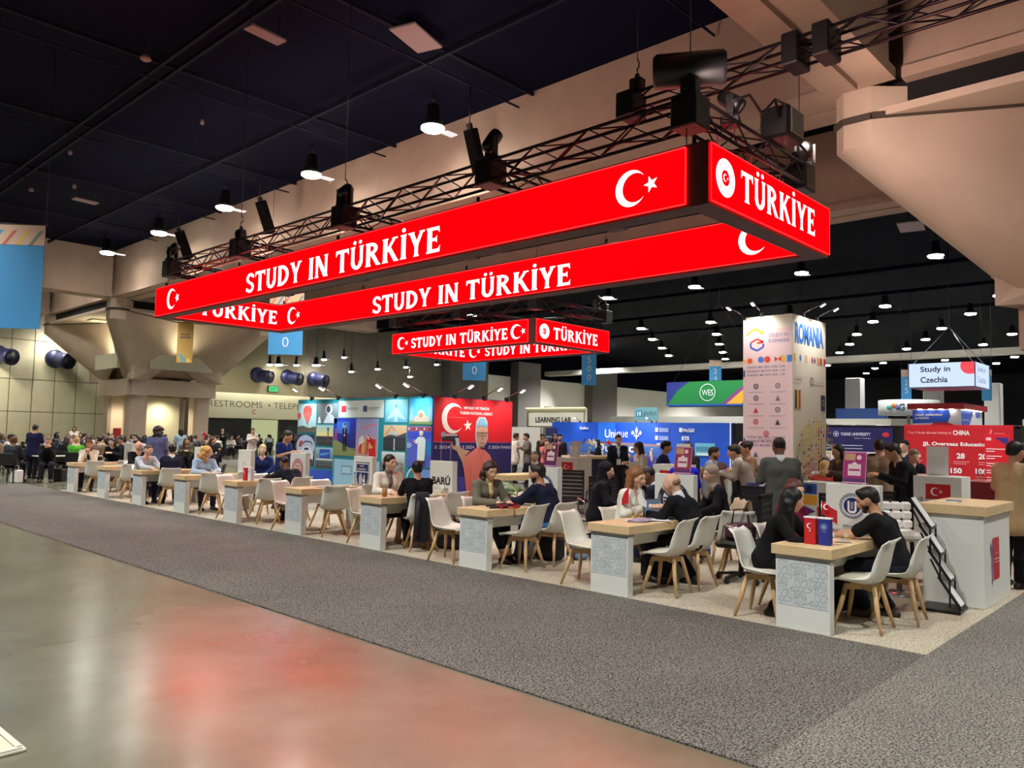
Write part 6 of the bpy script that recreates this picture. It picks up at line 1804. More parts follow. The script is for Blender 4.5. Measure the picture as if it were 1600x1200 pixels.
for k, c in enumerate(((180, 20, 40), (30, 24, 28), (150, 24, 44), (40, 30, 34))):
    pts = [(.02+.1*i-.1*(k % 2), -.12+.05*k+.05*math.sin(i*2+k), .012+.008*k+.008*math.sin(i*3)) for i in range(5)]
    part('strap', MB().tube(pts, .016, 6), cloth_c(c), t)
part('hanging_strap', MB().tube([(.1, -.2, .02), (.1, -.28, .01), (.1, -.30, -.1)], .012, 6), cloth_c((150, 100, 40)), t)
# coat on a chair, bags on the floor
t = thing('draped_jacket', 'black jacket draped over the back of the chair at the fourth table', 'jacket', (7.42, TY[3]-.55, 0), PI/2-.5)
V = []; Fs = []
path = [(-.16, .5), (-.20, .7), (-.235, .84), (-.26, .862), (-.285, .84), (-.29, .7), (-.285, .5), (-.28, .3), (-.27, .16)]
for i, (x, z) in enumerate(path):
    for j in range(7):
        s = j/6*2-1
        V.append((x-.012*math.cos(j*2.1+i*.3)*(1 if i > 4 else .3), s*(.075+.006*i)+.05, z+.012*math.sin(j*1.7)*(i > 6)))
for i in range(8):
    for j in range(6): Fs.append((i*7+j, i*7+j+1, (i+1)*7+j+1, (i+1)*7+j))
part('jacket_cloth', MB().add(V, Fs, 0, None, True), cloth_c((20, 20, 28)), t)
part('sleeve', MB().tube([(-.29, .1, .74), (-.31, .12, .5), (-.3, .12, .26)], [.035, .04, .03], 8), cloth_c((24, 24, 32)), t)
t = thing('draped_scarf', 'beige scarf draped over the chair right of the chevron sign panel', 'scarf', (9.86, 5.28, 0), 2.4)
V = []
for i, (x, z) in enumerate(((-.12, .5), (-.18, .7), (-.235, .85), (-.265, .875), (-.3, .84), (-.33, .6), (-.36, .36), (-.37, .2))):
    for j in range(9):
        s = j/8*2-1
        V.append((x-.02*math.cos(j*2.3), s*(.2+.012*i), z+.02*math.sin(j*2+i)))
part('scarf_cloth', MB().add(V, [(i*9+j, i*9+j+1, (i+1)*9+j+1, (i+1)*9+j) for i in range(7) for j in range(8)], 0, None, True), cloth_c((176, 156, 130)), t)
def bag(x, y, rz, lb, c, s=1., h=.42):
    t = thing('bag', lb, 'bag', (x, y, .014), rz, 'bags on the booth floor')
    part('bag_body', MB().box(-.12*s, -.17*s, 0, .12*s, .17*s, h*.8, 0, None, .05*s), cloth_c(c), t)
    part('flap', MB().box(-.135*s, -.15*s, h*.35, -.11*s, .15*s, h*.75, 0, None, .012), cloth_c(tuple(min(255, v+14) for v in c)), t)
    part('handle', MB().tube([(0, -.06, h*.78), (0, -.05, h*.95), (0, .05, h*.95), (0, .06, h*.78)], .012, 6), cloth_c(c), t)
bag(7.85, 8.55, .3, 'black backpack on the floor right of the fourth table', (22, 20, 24), 1.2, .5)
bag(8.2, 6.95, .2, 'black bag under the third table', (26, 26, 30), 1.1)
bag(8.55, 6.75, -.3, 'blue printed tote bag on the floor behind the third table chairs', (120, 160, 200), .9, .45)
bag(8.1, 5.2, .4, 'dark bag under the second table', (30, 26, 30))
bag(10.1, 5.75, .2, 'small blue bag on the floor behind the second table chairs', (70, 110, 200), .8, .2)
bag(8.15, 2.95, .1, 'black bag under the nearest table', (18, 18, 20))

# ---- far booths
def flat_wall(nm, lb, F, w, h, c, th=.12):
    t = thing(nm, lb, 'wall', tuple(F @ Vector((w/2, 0, 0))))
    G = Matrix.Translation(-(F @ Vector((w/2, 0, 0)))) @ F
    part('board', MB().box(0, 0, -th, w, h, 0), mat('board_%d_%d_%d' % c, c, .6), t, G)
    return t, G
# blue wall
t, G = flat_wall('blue_wall', 'long bright blue booth wall with a river city photo and white lettering', faceX(33, 27.95, .012), 10.75, 2.40, (22, 84, 206))
p = Print(); p.grad((30, 40, 120), (60, 120, 190), 0, .1, 6.9, 1.35, 6)
p.poly((110, 100, 130), [(0, .55), (2, .8), (4, .7), (6.9, .6), (6.9, .1), (0, .1)]).poly((150, 120, 130), [(1.5, 1.3), (6.9, 1.2), (6.9, 1.32), (3.5, 1.42), (1.5, 1.38)]).rect((28, 30, 130), 5.2, .1, 6.9, .62)
r = random.Random(2)
for k in range(60): p.rect(((226, 180, 120), (120, 84, 96), (84, 84, 120), (200, 150, 130))[k % 4], *(lambda a, b: (a, b, a+.12, b+.07+.1*(k % 3)))(r.uniform(.1, 6.7), r.uniform(.3, .62 if k % 2 else 1.1)))
p.rect((40, 120, 240), 3.2, 1.4, 4.3, 2.38).rect((110, 190, 220), 8.9, .85, 9.95, 1.45).rect((70, 140, 170), 8.95, 1.05, 9.9, 1.28).rect((230, 240, 240), 9.0, .88, 9.9, .98).rect((240, 240, 245), 10.68, 0, 10.75, 2.4)
W_ = (244, 244, 250)
c = 5.6
p.poly(W_, [(c, 2.2), (c+.09, 2.0), (c, 1.75), (c-.09, 2.0)]).poly(W_, [(c+.08, 1.78), (c+.22, 2.0), (c+.32, 1.88), (c+.25, 1.76), (c+.2, 1.82)]).poly(W_, [(c-.08, 1.78), (c-.2, 1.82), (c-.25, 1.76), (c-.32, 1.88), (c-.22, 2.0)]).rect(W_, c-.16, 1.7, c+.16, 1.76).poly(W_, [(c-.06, 1.7), (c+.06, 1.7), (c, 1.5)])
for k, (x, y) in enumerate(((6.7, 1.95), (6.7, 1.55), (8.05, 1.95))):
    p.rect(W_, x, y, x+.16, y+.2)
    if k < 2:
        for q in range(3): p.rect((200, 214, 240), x+.22, y+.07*q, x+.75, y+.07*q+.035)
p.done(t, G)
for s, x, y, w_, h_, b in (('Qu\u00e9bec', 2.0, 2.0, .6, .17, .03), ('Un', 3.65, 1.6, .62, .44, .03), ('ique', 4.3, 1.5, .8, .54, .0), ('Qu\u00e9bec', 3.05, .82, 2.4, .5, .01), ('UQAC', 6.8, 1.28, .42, .13, .03), ('McGill', 8.25, 1.95, .62, .18, .03), ('ETS', 8.2, 1.55, .4, .2, .06)):
    text(t, s, G @ T((x, y, .08)), w=w_, h=h_, m=PRINTW, bold=b)
area('blue_wall_light', (32, 22.5, 3.1), (33, 22.5, 1.6), 150, .3, 10, (.95, .97, 1))
for k, (y_, lb_) in enumerate(((26.0, 'arm lamp above the left end of the long blue wall'), (21.5, 'arm lamp above the middle of the long blue wall'))): arm_lamp(33.0, y_, 2.44, 0, lb_, 20, lit=False)
# grey wall with navy banner left of it
t, G = flat_wall('grey_wall', 'pale grey partition wall behind the standing group', faceX(30, 28.3, .012), 2.2, 2.07, (186, 184, 176))
part('post', MB().box(2.14, 0, 0, 2.2, 2.12, .03), mat('post_alu', (200, 200, 200), .3, metal=.8), t, G)
t, G = flat_wall('navy_banner', 'narrow navy banner wall left of the long blue wall', faceX(30.2, 26.0, .012), .75, 2.05, (22, 26, 74), .06)
text(t, 'LIVE YOUR', G @ T((.05, 1.55, 0)), w=.4, h=.09, m=PRINTW)
t = thing('lab_sign', 'pale overhead sign with black LEARNING LAB lettering above the navy banner', 'sign', (44, 37, 2.35), 0)
part('board', MB().box(0, -2.6, 0, .1, 2.6, 1.0), mat('board_pale', (206, 204, 186), .6), t)
part('post', MB().box(.0, -2.6, -2.33, .1, -2.5, 0).box(.0, 2.5, -2.33, .1, 2.6, 0), STEEL, t)
text(t, 'LEARNING LAB', faceX(-.001, 1.9, .25), w=3.4, h=.42, m=PRINTK, bold=.04)
t = thing('pale_canopy', 'pale lit canopy panel behind the overhead lab sign', 'canopy', (50, 42.2, 0), 0)
part('board', MB().box(0, -3.3, .0, .3, 3.0, 3.9), mat('lintel_cream', (214, 210, 180), .7), t)
part('light_strip', MB().box(-.2, -3.3, 3.9, .1, 3.0, 4.0), screen('cream', (250, 245, 200), 1.0), t)
t = thing('global_sign', 'small teal and grey overhead sign above the long blue wall', 'sign', (42, 27.8, 2.72), 0)
part('board', MB().box(0, -.85, 0, .1, .85, .85), mat('board_teal', (110, 160, 170), .5), t)
part('post', MB().box(.02, -.8, -2.7, .08, -.74, 0).box(.02, .74, -2.7, .08, .8, 0), STEEL, t)
Print().rect((30, 120, 160), .12, .25, .55, .65).rect((220, 236, 240), .2, .32, .28, .58).rect((220, 236, 240), .36, .32, .46, .58).done(t, faceX(-.001, .85, 0))
text(t, 'global', faceX(-.001, .2, .25), w=.95, h=.4, m=mat('ink_teal', (40, 84, 100), .5))
# hanging green sign
t = thing('hanging_fabric_sign', 'hanging green fabric sign with blue and yellow swirls and an oval emblem', 'sign', (40.5, 22, 3.55))
Gw = T((-40.5, -22, -3.55)) @ faceX(40.5, 25.35, 3.55)
b = part('fabric', MB().box(0, 0, -.5, 6.6, 1.42, 0), mat('fabric_green', (20, 128, 60), .6), t, Gw)
part('frame', MB().bar((0, 1.44, -.25), (6.6, 1.44, -.25), .05).bar((0, -.02, -.25), (6.6, -.02, -.25), .05), BLACK, t, Gw)
p = Print(); p.poly((34, 50, 130), [(0, 0.1), (0, 1.42), (1.5, 1.42), (.7, .9), (.3, .4)]).rect((30, 80, 180), 0, 0, 6.6, .1)
p.poly((126, 60, 130), [(3.6, .1), (3.9, .1), (5.2, 1.1), (5.9, 1.42), (5.4, 1.42), (4.6, .9)]).poly((240, 170, 40), [(3.9, .1), (4.8, .1), (5.4, .7), (6.6, 1.3), (6.6, 1.42), (5.9, 1.42), (5.2, 1.1)]).poly((110, 180, 60), [(4.8, .1), (5.3, .1), (6.6, 1.0), (6.6, 1.3), (5.4, .7)])
p.ring((236, 244, 236), 2.72, .78, .5, .46, n=36); p.done(t, Gw)
text(t, 'WES', Gw @ T((2.72, .6, 0)), w=.72, h=.34, m=PRINTW, align='C', bold=.0)
part('cable', MB().tube([(.3, 1.45, -.25), (3.3, 6.0, -.25), (6.3, 1.45, -.25)], .015, 5).tube([(3.3, 6, -.25), (3.3, 7.55, -.25)], .015, 5), BLACK, t, Gw)
# tower
tw = thing('printed_tower', 'tall square white tower with blue ROMANIA lettering and a printed map', 'tower', (18.4, 8.2, .012))
tx0, tx1, ty0, ty1, th_ = 17.5, 19.45, 7.6, 8.83, 4.62
It = T((-18.4, -8.2, -.012))
part('tower_body', MB().box(tx0, ty0, .012, tx1, ty1, th_, 0, It, .01), mat('tower_white', (232, 222, 206), .6), tw)
L_ = It @ faceX(tx0-.001, ty1, 0)
p = Print(); PKL = (232, 200, 202)
p.rect(PKL, .02, .3, 1.21, 4.3)
p.poly((240, 160, 60), [(.08, 4.2), (.3, 4.36), (.56, 4.22), (.5, 4.18), (.3, 4.29), (.12, 4.17)]).lines((70, 100, 190), [(.2, 4.0), (.2, 3.88), (.36, 3.8), (.52, 3.88), (.52, 3.96)], .05).lines((214, 70, 60), [(.2, 4.0), (.36, 4.08), (.52, 4.0), (.36, 3.98)], .045)
for k, (x, c) in enumerate(((.1, (226, 90, 40)), (.46, (80, 120, 200)), (.62, (226, 70, 50)), (.88, (220, 60, 50)), (1.1, (70, 130, 200)))):
    if k in (1, 2): p.disc(c, x, 3.58, .075)
    elif k == 3: p.poly(c, [(x-.08, 3.52), (x, 3.58), (x-.08, 3.64)]).poly(c, [(x+.08, 3.52), (x, 3.58), (x+.08, 3.64)])
    elif k == 0: p.star(c, x+.08, 3.56, .1, PI/2, .5, 8).rect((240, 180, 60), x-.08, 3.5, x-.03, 3.6)
    else: p.rect((236, 190, 80), x-.14, 3.5, x-.05, 3.66).rect(c, x, 3.5, x+.12, 3.66)
for z_ in (3.28, 1.66): p.rect((60, 70, 130), .02, z_-.1, .06, z_+.06)
r = random.Random(4)
for z_, n_ in ((2.9, 2), (2.62, 2), (2.34, 2), (2.06, 2), (1.78, 1), (1.3, 2), (1.02, 2), (.74, 2), (.46, 2)):
    for q in range(n_):
        cx_ = (.34, .88)[q] if n_ == 2 else .6
        cc = ((90, 90, 110), (70, 70, 90), (190, 60, 60), (120, 120, 130))[r.randrange(4)]
        if r.random() < .5: p.ring(cc, cx_, z_+.05, .065, .04, n=14).disc(cc, cx_, z_+.05, .02)
        else: p.poly(cc, [(cx_-.06, z_-.02), (cx_+.06, z_-.02), (cx_, z_+.11)])
        p.rect((170, 150, 160), cx_-.2, z_-.1, cx_+.2, z_-.085)
p.done(tw, L_)
for s, x, z, w_, h_ in (('STUDY IN', .66, 4.1, .46, .085), ('ROMANIA', .66, 3.97, .5, .085)): text(tw, s, L_ @ T((x, z, .01)), w=w_, h=h_, m=inkcol((110, 120, 170)))
for z0, rows_ in ((3.38, ('TUESDAY  MAY 28TH  10.00 - 12.00', 'WEDNESDAY  MAY 29TH  09.00 - 11.00', 'THURSDAY  MAY 30TH  09.30 - 12.00')), (1.72, ('TUESDAY  MAY 28TH  12.00 - 18.00', 'WEDNESDAY  MAY 29TH  11.00 - 17.00', 'THURSDAY  MAY 30TH  12.00 - 15.00'))):
    for k, s in enumerate(rows_): text(tw, s, L_ @ T((.1, z0-.095*k, .01)), w=.95, h=.05, m=inkcol((70, 70, 120)), bold=.01)
R__ = It @ faceY(tx0, ty0-.001, 0)
text(tw, 'ROMANIA', R__ @ T((.12, 3.95, .003)), w=1.66, h=.5, m=inkcol((44, 106, 190)), bold=.04)
p = Print()
for k, (x, c) in enumerate(((.1, (236, 180, 60)), (.42, (60, 130, 190)), (.75, (220, 180, 150)), (1.1, (214, 60, 60)), (1.25, (70, 110, 190)), (1.45, (236, 150, 50)), (1.62, (206, 60, 60)), (1.85, (200, 40, 60)))):
    z = 3.62
    if k in (1, 3, 4): p.poly(c, [(x-.06, z), (x, z-.1), (x+.06, z), (x, z+.1)])
    else: p.rect(c, x-.06, z-.09, x+.06, z+.09)
p.rect((60, 60, 66), .1, 2.42, .2, 2.86).rect((226, 180, 60), .2, 2.42, .3, 2.86).rect((196, 60, 50), .3, 2.42, .4, 2.86).rect((40, 44, 90), 1.6, 2.42, 1.86, 2.8).ring((220, 190, 70), 1.73, 2.61, .08, .06, n=12)
p.ring((90, 90, 96), 1.05, 3.1, .1, .07, n=16).rect((190, 186, 180), .12, 3.15, .5, 3.18).rect((190, 186, 180), .12, 3.05, .44, 3.08).rect((200, 196, 190), 1.2, 3.08, 1.8, 3.1)
r = random.Random(8)
ys_ = (226, 208, 70); rd = (196, 40, 40); bl = (40, 60, 120)
for i in range(17):
    for j in range(24):
        u = (i-8)/8.; v = (j-11.5)/11.5
        if u*u*.9+v*v > 1.0 or r.random() < .1: continue
        x = .98+u*.78; z = 1.28+v*.95
        c = ys_
        if (-.7 < u < .25 and -.05 > v > -.4) or (.0 < u < .35 and -.3 < v < .75) or (-.45 < u < -.1 and -.1 < v < .45 and r.random() < .6): c = rd
        elif r.random() < .16 or v < -.72: c = bl
        elif r.random() < .12: c = (226, 130, 50)
        s = r.random()
        if s < .4: p.poly(c, [(x-.042, z-.036), (x+.042, z-.036), (x, z+.036)])
        elif s < .7: p.rect(c, x-.04, z-.034, x+.04, z+.034)
        else: p.poly(c, [(x-.042, z-.036), (x+.042, z+.036), (x-.042, z+.036)])
p.done(tw, R__)
for x, y, rz, lb in ((17.5, 8.35, 0, 'lit arm lamp over the left face of the tall tower'), (18.1, 7.6, PI/2, 'left arm lamp over the lettered face of the tall tower'), (18.9, 7.6, PI/2, 'right arm lamp over the lettered face of the tall tower')):
    arm_lamp(x, y, 4.66, rz, lb, 60 if rz == 0 else 75)
arm_lamp(17.5, 8.8, 4.62, -.4, 'brightest arm lamp at the left corner of the tall tower', 30)
t = thing('printed_cube', 'small cube printed with coloured folk shapes at the foot of the tower', 'pedestal', (13.2, 5.2, .012))
part('body', MB().box(-.3, -.3, 0, .3, .3, 1.0, 0, None, .004), WHITE, t)
Print().rect((236, 170, 50), .05, .62, .3, .78).rect((40, 90, 180), .05, .8, .3, .97).star((20, 30, 90), .17, .88, .09, PI/2, .5, 8).poly((90, 40, 120), [(.05, .42), (.28, .52), (.05, .62)]).rect((220, 70, 60), .3, .42, .55, .6).done(t, faceX(-.301, .3, 0))
# navy university wall
t, G = flat_wall('navy_wall', 'navy booth wall with a university name and pale arched windows below', faceX(31.5, 12.9, .012), 3.1, 2.22, (20, 22, 86))
p = Print(); p.rect((232, 218, 216), 0, 0, 3.1, 1.28)
for k in range(4):
    x = .25+.75*k; a = arc(x+.27, .8, .27, 0, PI, 10)
    p.poly(((84, 80, 130), (120, 110, 150), (70, 90, 70), (90, 84, 120))[k], [(x, .1), (x+.54, .1)]+a); p.lines((236, 226, 224), [(x+.27, .1), (x+.27, 1.07)], .02)
p.ring((220, 224, 240), .98, 1.96, .11, .09, n=18).poly((220, 224, 240), [(.92, 2.0), (1.04, 2.0), (.98, 1.88)]).disc((206, 36, 50), 2.85, 1.95, .13, .09).rect((190, 195, 225), .6, 1.5, 2.0, 1.53).rect((190, 195, 225), .55, 1.38, 2.0, 1.41)
p.done(t, G)
text(t, 'YASAR UNIVERSITY', G @ T((1.15, 1.9, .003)), w=1.15, h=.12, m=inkcol((214, 218, 236)), bold=.03)
text(t, 'Izmir T\u00fcrkiye', G @ T((1.7, 1.76, .003)), w=.6, h=.07, m=inkcol((214, 218, 236)))
# red agency wall and its roll-up banner
t, G = flat_wall('red_wall', 'wide red booth wall with white figures and an education agency name', faceX(31, 9.25, .012), 3.45, 2.33, (186, 14, 30))
p = Print()
for x, z, w_ in ((.3, 1.02, .3), (1.0, 1.02, .36), (1.62, 1.02, .5), (2.4, 1.02, .3), (1.5, .52, .38), (2.3, .52, .36)): p.rect((226, 150, 150), x, z, x+w_, z+.03).rect((226, 150, 150), x, z-.07, x+w_*.8, z-.045)
p.poly((226, 120, 130), [(2.72, 1.98), (2.8, 1.98), (2.84, 2.16), (2.78, 2.2)]).rect((220, 120, 130), 2.88, 2.0, 3.2, 2.06)
p.rect((150, 10, 24), 0, 0, 3.45, .12); p.done(t, G)
for s, x, z, w_, h_, b in (('Top 3 Study Abroad Agency in', .14, 1.98, 1.42, .11, .02), ('CHINA', 1.62, 1.97, .52, .17, .03), ('JJL Overseas Education', .62, 1.55, 2.1, .17, .03), ('26', .3, 1.14, .26, .2, .04), ('51', 1.06, 1.14, .24, .2, .04), ('28', 1.72, 1.14, .26, .2, .04), ('20', 2.4, 1.14, .26, .2, .04), ('150', 1.52, .62, .36, .19, .04), ('100', 2.3, .62, .36, .2, .04)):
    text(t, s, G @ T((x, z, .008)), w=w_, h=h_, m=PRINTW if s[0] != 'T' else inkcol((236, 170, 170)), bold=b)
t = thing('roll_up_banner', 'red roll up banner standing before the right end of the red wall', 'banner', (30.3, 6.15, .012))
part('banner_sheet', MB().box(-.01, -.36, .08, .01, .36, 2.02), mat('rollup_red', (206, 20, 40), .5), t)
part('base', MB().box(-.1, -.38, 0, .1, .38, .08, 0, None, .02), STEEL, t)
p = Print(); p.poly((50, 40, 120), [(.3, 1.9), (.7, 1.9), (.7, 1.62)]).rect((240, 200, 205), .05, 1.8, .2, 1.9)
for k in range(5): p.rect((244, 220, 222), .05, 1.5-.24*k, .6-.1*(k % 2), 1.53-.24*k).rect((244, 220, 222), .05, 1.42-.24*k, .3, 1.45-.24*k)
p.done(t, faceX(-.012, .36, 0))
t = thing('red_table', 'low table under a dark red cloth before the red wall', 'table', (22.5, 4.2, .012))
part('cloth', MB().box(-.5, -1.0, 0, .5, 1.0, .76, 0, None, .02), mat('cloth_maroon', (126, 14, 26), .7), t)
part('runner', MB().box(-.51, -.3, .3, .52, .3, .768), mat('cloth_red2', (170, 20, 34), .7), t)
# black drapes between the booths
def drape(x, y0, y1, h, lb):
    t = thing('black_drape', lb, 'curtain', (x, (y0+y1)/2, .012), 0, 'black pipe drapes between booths')
    n = max(6, round(abs(y1-y0)/.12)); V = []
    for i in range(n+1):
        for z in (0, h): V.append((.05*math.sin(i*1.9), (y0-y1)*(.5-i/n), z))
    part('drape_cloth', MB().add(V, [(2*i, 2*i+1, 2*i+3, 2*i+2) for i in range(n)], 0, None, True), mat('drape_black', (16, 15, 18), .9), t)
    part('rail', MB().tube([(0, (y0-y1)/2, h), (0, (y1-y0)/2, h)], .025, 6), STEEL, t)
drape(33.1, 17.2, 12.9, 2.38, 'black drape between the long blue wall and the navy wall')
drape(31.6, 12.95, 5.7, 2.3, 'black drape behind the navy and red walls')
drape(31.2, 5.8, -4, 2.3, 'black drape at the right end of the red wall')
# booths seen above the walls
t = thing('roofed_booth', 'booth with a red roof trim and white and blue printed walls behind the red wall', 'booth', (37.7, 9.5, .012))
Ib = T((-37.7, -9.5, -.012))
part('booth_wall', MB().box(36, 8.58, .012, 39.6, 10.4, 3.1, 0, Ib), mat('booth_white', (222, 224, 230), .5), t)
part('roof_trim', MB().box(35.8, 8.4, 3.1, 39.8, 10.55, 3.34, 0, Ib), mat('trim_red', (176, 30, 44), .5), t)
for k in range(4): part('downlight', MB().box(35.82, 8.8+.4*k, 3.07, 35.9, 8.95+.4*k, 3.1, 0, Ib), screen('arm_lamp', (255, 250, 235), 14), t)
for k in range(5): part('downlight', MB().box(36.3+.6*k, 8.42, 3.07, 36.45+.6*k, 8.5, 3.1, 0, Ib), screen('arm_lamp', (255, 250, 235), 14), t)
p = Print(); p.poly((34, 84, 200), [(.0, 2.5), (1.35, 2.55), (1.45, 2.8), (1.4, 3.06), (0, 3.06)]).poly((180, 30, 44), [(.6, 2.3), (1.6, 2.3), (1.6, 2.45), (1.3, 2.56), (.8, 2.54)]).done(t, Ib @ faceX(35.999, 10.4, 0))
text(t, 'Czech universities', Ib @ faceX(35.99, 10.3, 2.82), w=1.05, h=.11, m=PRINTW, bold=.03)
text(t, 'at NAFSA', Ib @ faceX(35.99, 10.3, 2.68), w=.55, h=.1, m=PRINTW, bold=.03)
p = Print(); p.poly((34, 84, 200), [(.1, 2.3), (1.2, 2.3), (2.1, 3.06), (.1, 3.06)]).poly((60, 90, 200), [(2.5, 2.8), (3.0, 2.8), (3.2, 3.06), (2.4, 3.06)]).done(t, Ib @ faceY(36, 8.579, 0))
text(t, 'Innovative thinking', Ib @ faceY(36.2, 8.57, 2.6), w=1.1, h=.12, m=PRINTW)
cs_ = thing('hanging_sign', 'white lit hanging sign reading Study in Czechia', 'sign', (36.6, 9.1, 3.98))
Ic = T((-36.6, -9.1, -3.98))
part('sign_body', MB().box(35.4, 7.9, 4.0, 37.75, 10.35, 4.98, 0, Ic), screen('pale_blue', (196, 214, 250), 1.0), cs_)
part('frame', MB().box(35.38, 7.88, 3.97, 37.77, 10.37, 4.0, 0, Ic).bar((35.39, 7.89, 4), (35.39, 7.89, 5), .04, .04, 0, Ic).bar((35.39, 10.36, 4), (35.39, 10.36, 5), .04, .04, 0, Ic).bar((37.76, 7.89, 4), (37.76, 7.89, 5), .04, .04, 0, Ic), mat('frame_blue', (150, 156, 200), .5), cs_)
Gc = Ic @ faceX(35.39, 10.35, 4.0)
p = MB(); poly(p, [(2.45, .98), (1.98, .98)]+arc(2.28, .82, .34, PI*.85, PI*1.5, 12)+[(2.45, .5)], .006); part('red_disc', p, screen('coral', (255, 80, 90), .9), cs_, Gc)
NV = mat('ink_czech', (34, 36, 66), .5)
text(cs_, 'Study in', Gc @ T((.45, .55, .004)), w=1.12, h=.3, m=NV, bold=.02); text(cs_, 'Czechia', Gc @ T((.45, .17, .004)), w=1.02, h=.25, m=NV, bold=.02)
Gd = Ic @ faceY(35.4, 7.89, 4.0)
text(cs_, 'Study in', Gd @ T((.4, .55, .004)), w=1.3, h=.3, m=mat('ink_lilac', (110, 110, 160), .5)); text(cs_, 'Czechia', Gd @ T((.4, .17, .004)), w=1.3, h=.25, m=mat('ink_lilac', (110, 110, 160), .5))
part('cable', MB().tube([(35.5, 8, 5), (36.6, 9.1, 6.6), (37.6, 8, 5)], .014, 5, 0, Ic).tube([(35.5, 10.2, 5), (36.6, 9.1, 6.6), (36.6, 9.1, 11.1)], .014, 5, 0, Ic), STEEL, cs_)
def fascia(x, y0, y1, z0, z1, c, lb, post=True, s=None, emit=0):
    t = thing('booth_fascia', lb, 'booth', (x, (y0+y1)/2, 0))
    L = abs(y1-y0)
    part('fascia_board', MB().box(0, -L/2, z0, .3, L/2, z1), screen(lb[:12], c, emit) if emit else mat('fascia_%d_%d_%d' % c, c, .6), t)
    part('posts', MB().box(.05, -L/2, .012, .2, -L/2+.15, z0).box(.05, L/2-.15, .012, .2, L/2, z0), STEEL, t)
    part('rear_wall', MB().box(.32, -L/2, .012, .4, L/2, z1-.1), mat('fascia_back', (206, 206, 200), .7), t)
    if s: text(t, s, faceX(-.001, L*.3, z0+(z1-z0)*.25), h=(z1-z0)*.5, w=L*.4, m=inkcol((60, 90, 120)))
fascia(45, 17.6, 11.5, 2.3, 2.95, (216, 214, 200), 'long pale booth fascia seen above the navy wall')
fascia(47, 17.8, 15.0, 3.0, 3.6, (40, 76, 150), 'blue booth fascia right of the tall tower', s='Navitas')
fascia(46, 8.2, -3, 2.35, 2.95, (230, 224, 206), 'bright cream booth fascia above the right end of the red wall')
fascia(52, 38, 21, 2.3, 3.3, (214, 216, 210), 'long white booth fascia above the long blue wall')
t = thing('round_sign', 'white drum shaped sign with small coloured dots above the navy wall', 'sign', (44, 12.9, 2.75))
part('drum', MB().lathe([(1.45, .35), (1.45, 1.1), (1.4, 1.12)], 32), mat('drum_white', (214, 222, 220), .5), t)
part('post', MB().lathe([(.08, -2.74), (.08, .4)], 10), STEEL, t)
for k, c in enumerate(((60, 160, 150), (220, 120, 60), (90, 90, 160))): part('dot', MB().lathe([(.12, 0), (.12, .02)], 14, 0, T((-1.45, .5-.22*k, .7+.1*(k % 2))) @ Matrix.Rotation(-PI/2, 4, 'Y')), inkcol(c), t)
text(t, 'iG', faceX(-1.46, .15, .55), h=.35, m=mat('ink_dark_teal', (30, 70, 80), .5), bold=.02)
COLG = mat('column_grey', (150, 150, 148), .8)
for x, y, lb in ((50, 17.75, 'grey building column right of the tall tower'), (50, 13.3, 'grey building column below the white lit hanging sign'), (58, 11.9, 'grey building column right of the red roofed booth')):
    t = thing('building_column', lb, 'column', (x, y, 0)); part('shaft', MB().box(-.45, -.45, .012, .45, .45, 5.6, 0, None, .05), COLG, t); part('plinth', MB().box(-.55, -.55, .012, .55, .55, .4, 0, None, .03), COLG, t)
t = thing('fire_cabinet', 'red fire hose cabinet left of the far column', 'cabinet', (17.05, 46.6, .0), 0)
part('cabinet_body', MB().box(-.19, -.12, .75, .19, .12, 1.6, 0, None, .03), mat('fire_red', (170, 34, 34), .5), t); part('stand', MB().box(-.05, -.05, 0, .05, .05, .75), STEEL, t)
t = thing('cream_backdrop', 'cream backdrop with a small red square mark near the restrooms doors', 'wall', (15.0, 22.0, .012))
part('board', MB().box(-.05, -.75, 0, .05, .75, 2.2), mat('backdrop_cream', (232, 206, 170), .6), t); part('foot', MB().box(-.3, -.7, 0, .3, -.6, .05).box(-.3, .6, 0, .3, .7, .05), STEEL, t)
Print().rect((214, 50, 40), .75, 1.65, 1.0, 1.95).rect((190, 110, 90), .25, 1.75, .7, 1.82).done(t, faceX(-.051, .75, 0))
# ================================================================== THE PEOPLE IN THE BOOTH
BLK = (18, 18, 21); NVY = (24, 28, 54); DBR = (34, 24, 20); BRN = (92, 58, 36); BLD = (196, 160, 104); WHT = (226, 222, 212); GRY = (96, 92, 84)
LS = 'long'; SS = 'short'
HB = .0115
U = PI/2
person('bearded man in a black tee shirt, seated at the nearest table', (8.06, 2.47, 0), U+.1, sc=.96, lean=.28, head=(.12, .34), arms='reach', legs='b', sk='m', hair=('short', (22, 18, 16)), top=(BLK, SS, 'tee_shirt'), bottom=((26, 28, 40), 'trousers'), shoes=(60, 48, 40), beard=(30, 24, 20), h=HB)
person('woman with long black hair in black, back to the picture at the nearest table', (7.36, 3.46, 0), -U+.1, sc=.95, lean=.28, head=(.75, .2), arms='table', legs='b', fem=True, sk='l', hair=('long', (14, 11, 12)), hairlen=.5, top=((15, 14, 17), LS, 'jacket'), bottom=(BLK, 'trousers'), h=HB)
person('woman with reddish brown hair and glasses behind the black haired woman', (7.98, 3.55, 0), -U-.15, sc=.96, lean=.1, head=(-.3, .12), arms='lap', fem=True, sk='l', hair=('long', (86, 48, 36)), hairlen=.34, top=((110, 24, 62), LS, 'blouse'), bottom=((30, 34, 60), 'trousers'), glasses=True, h=HB)
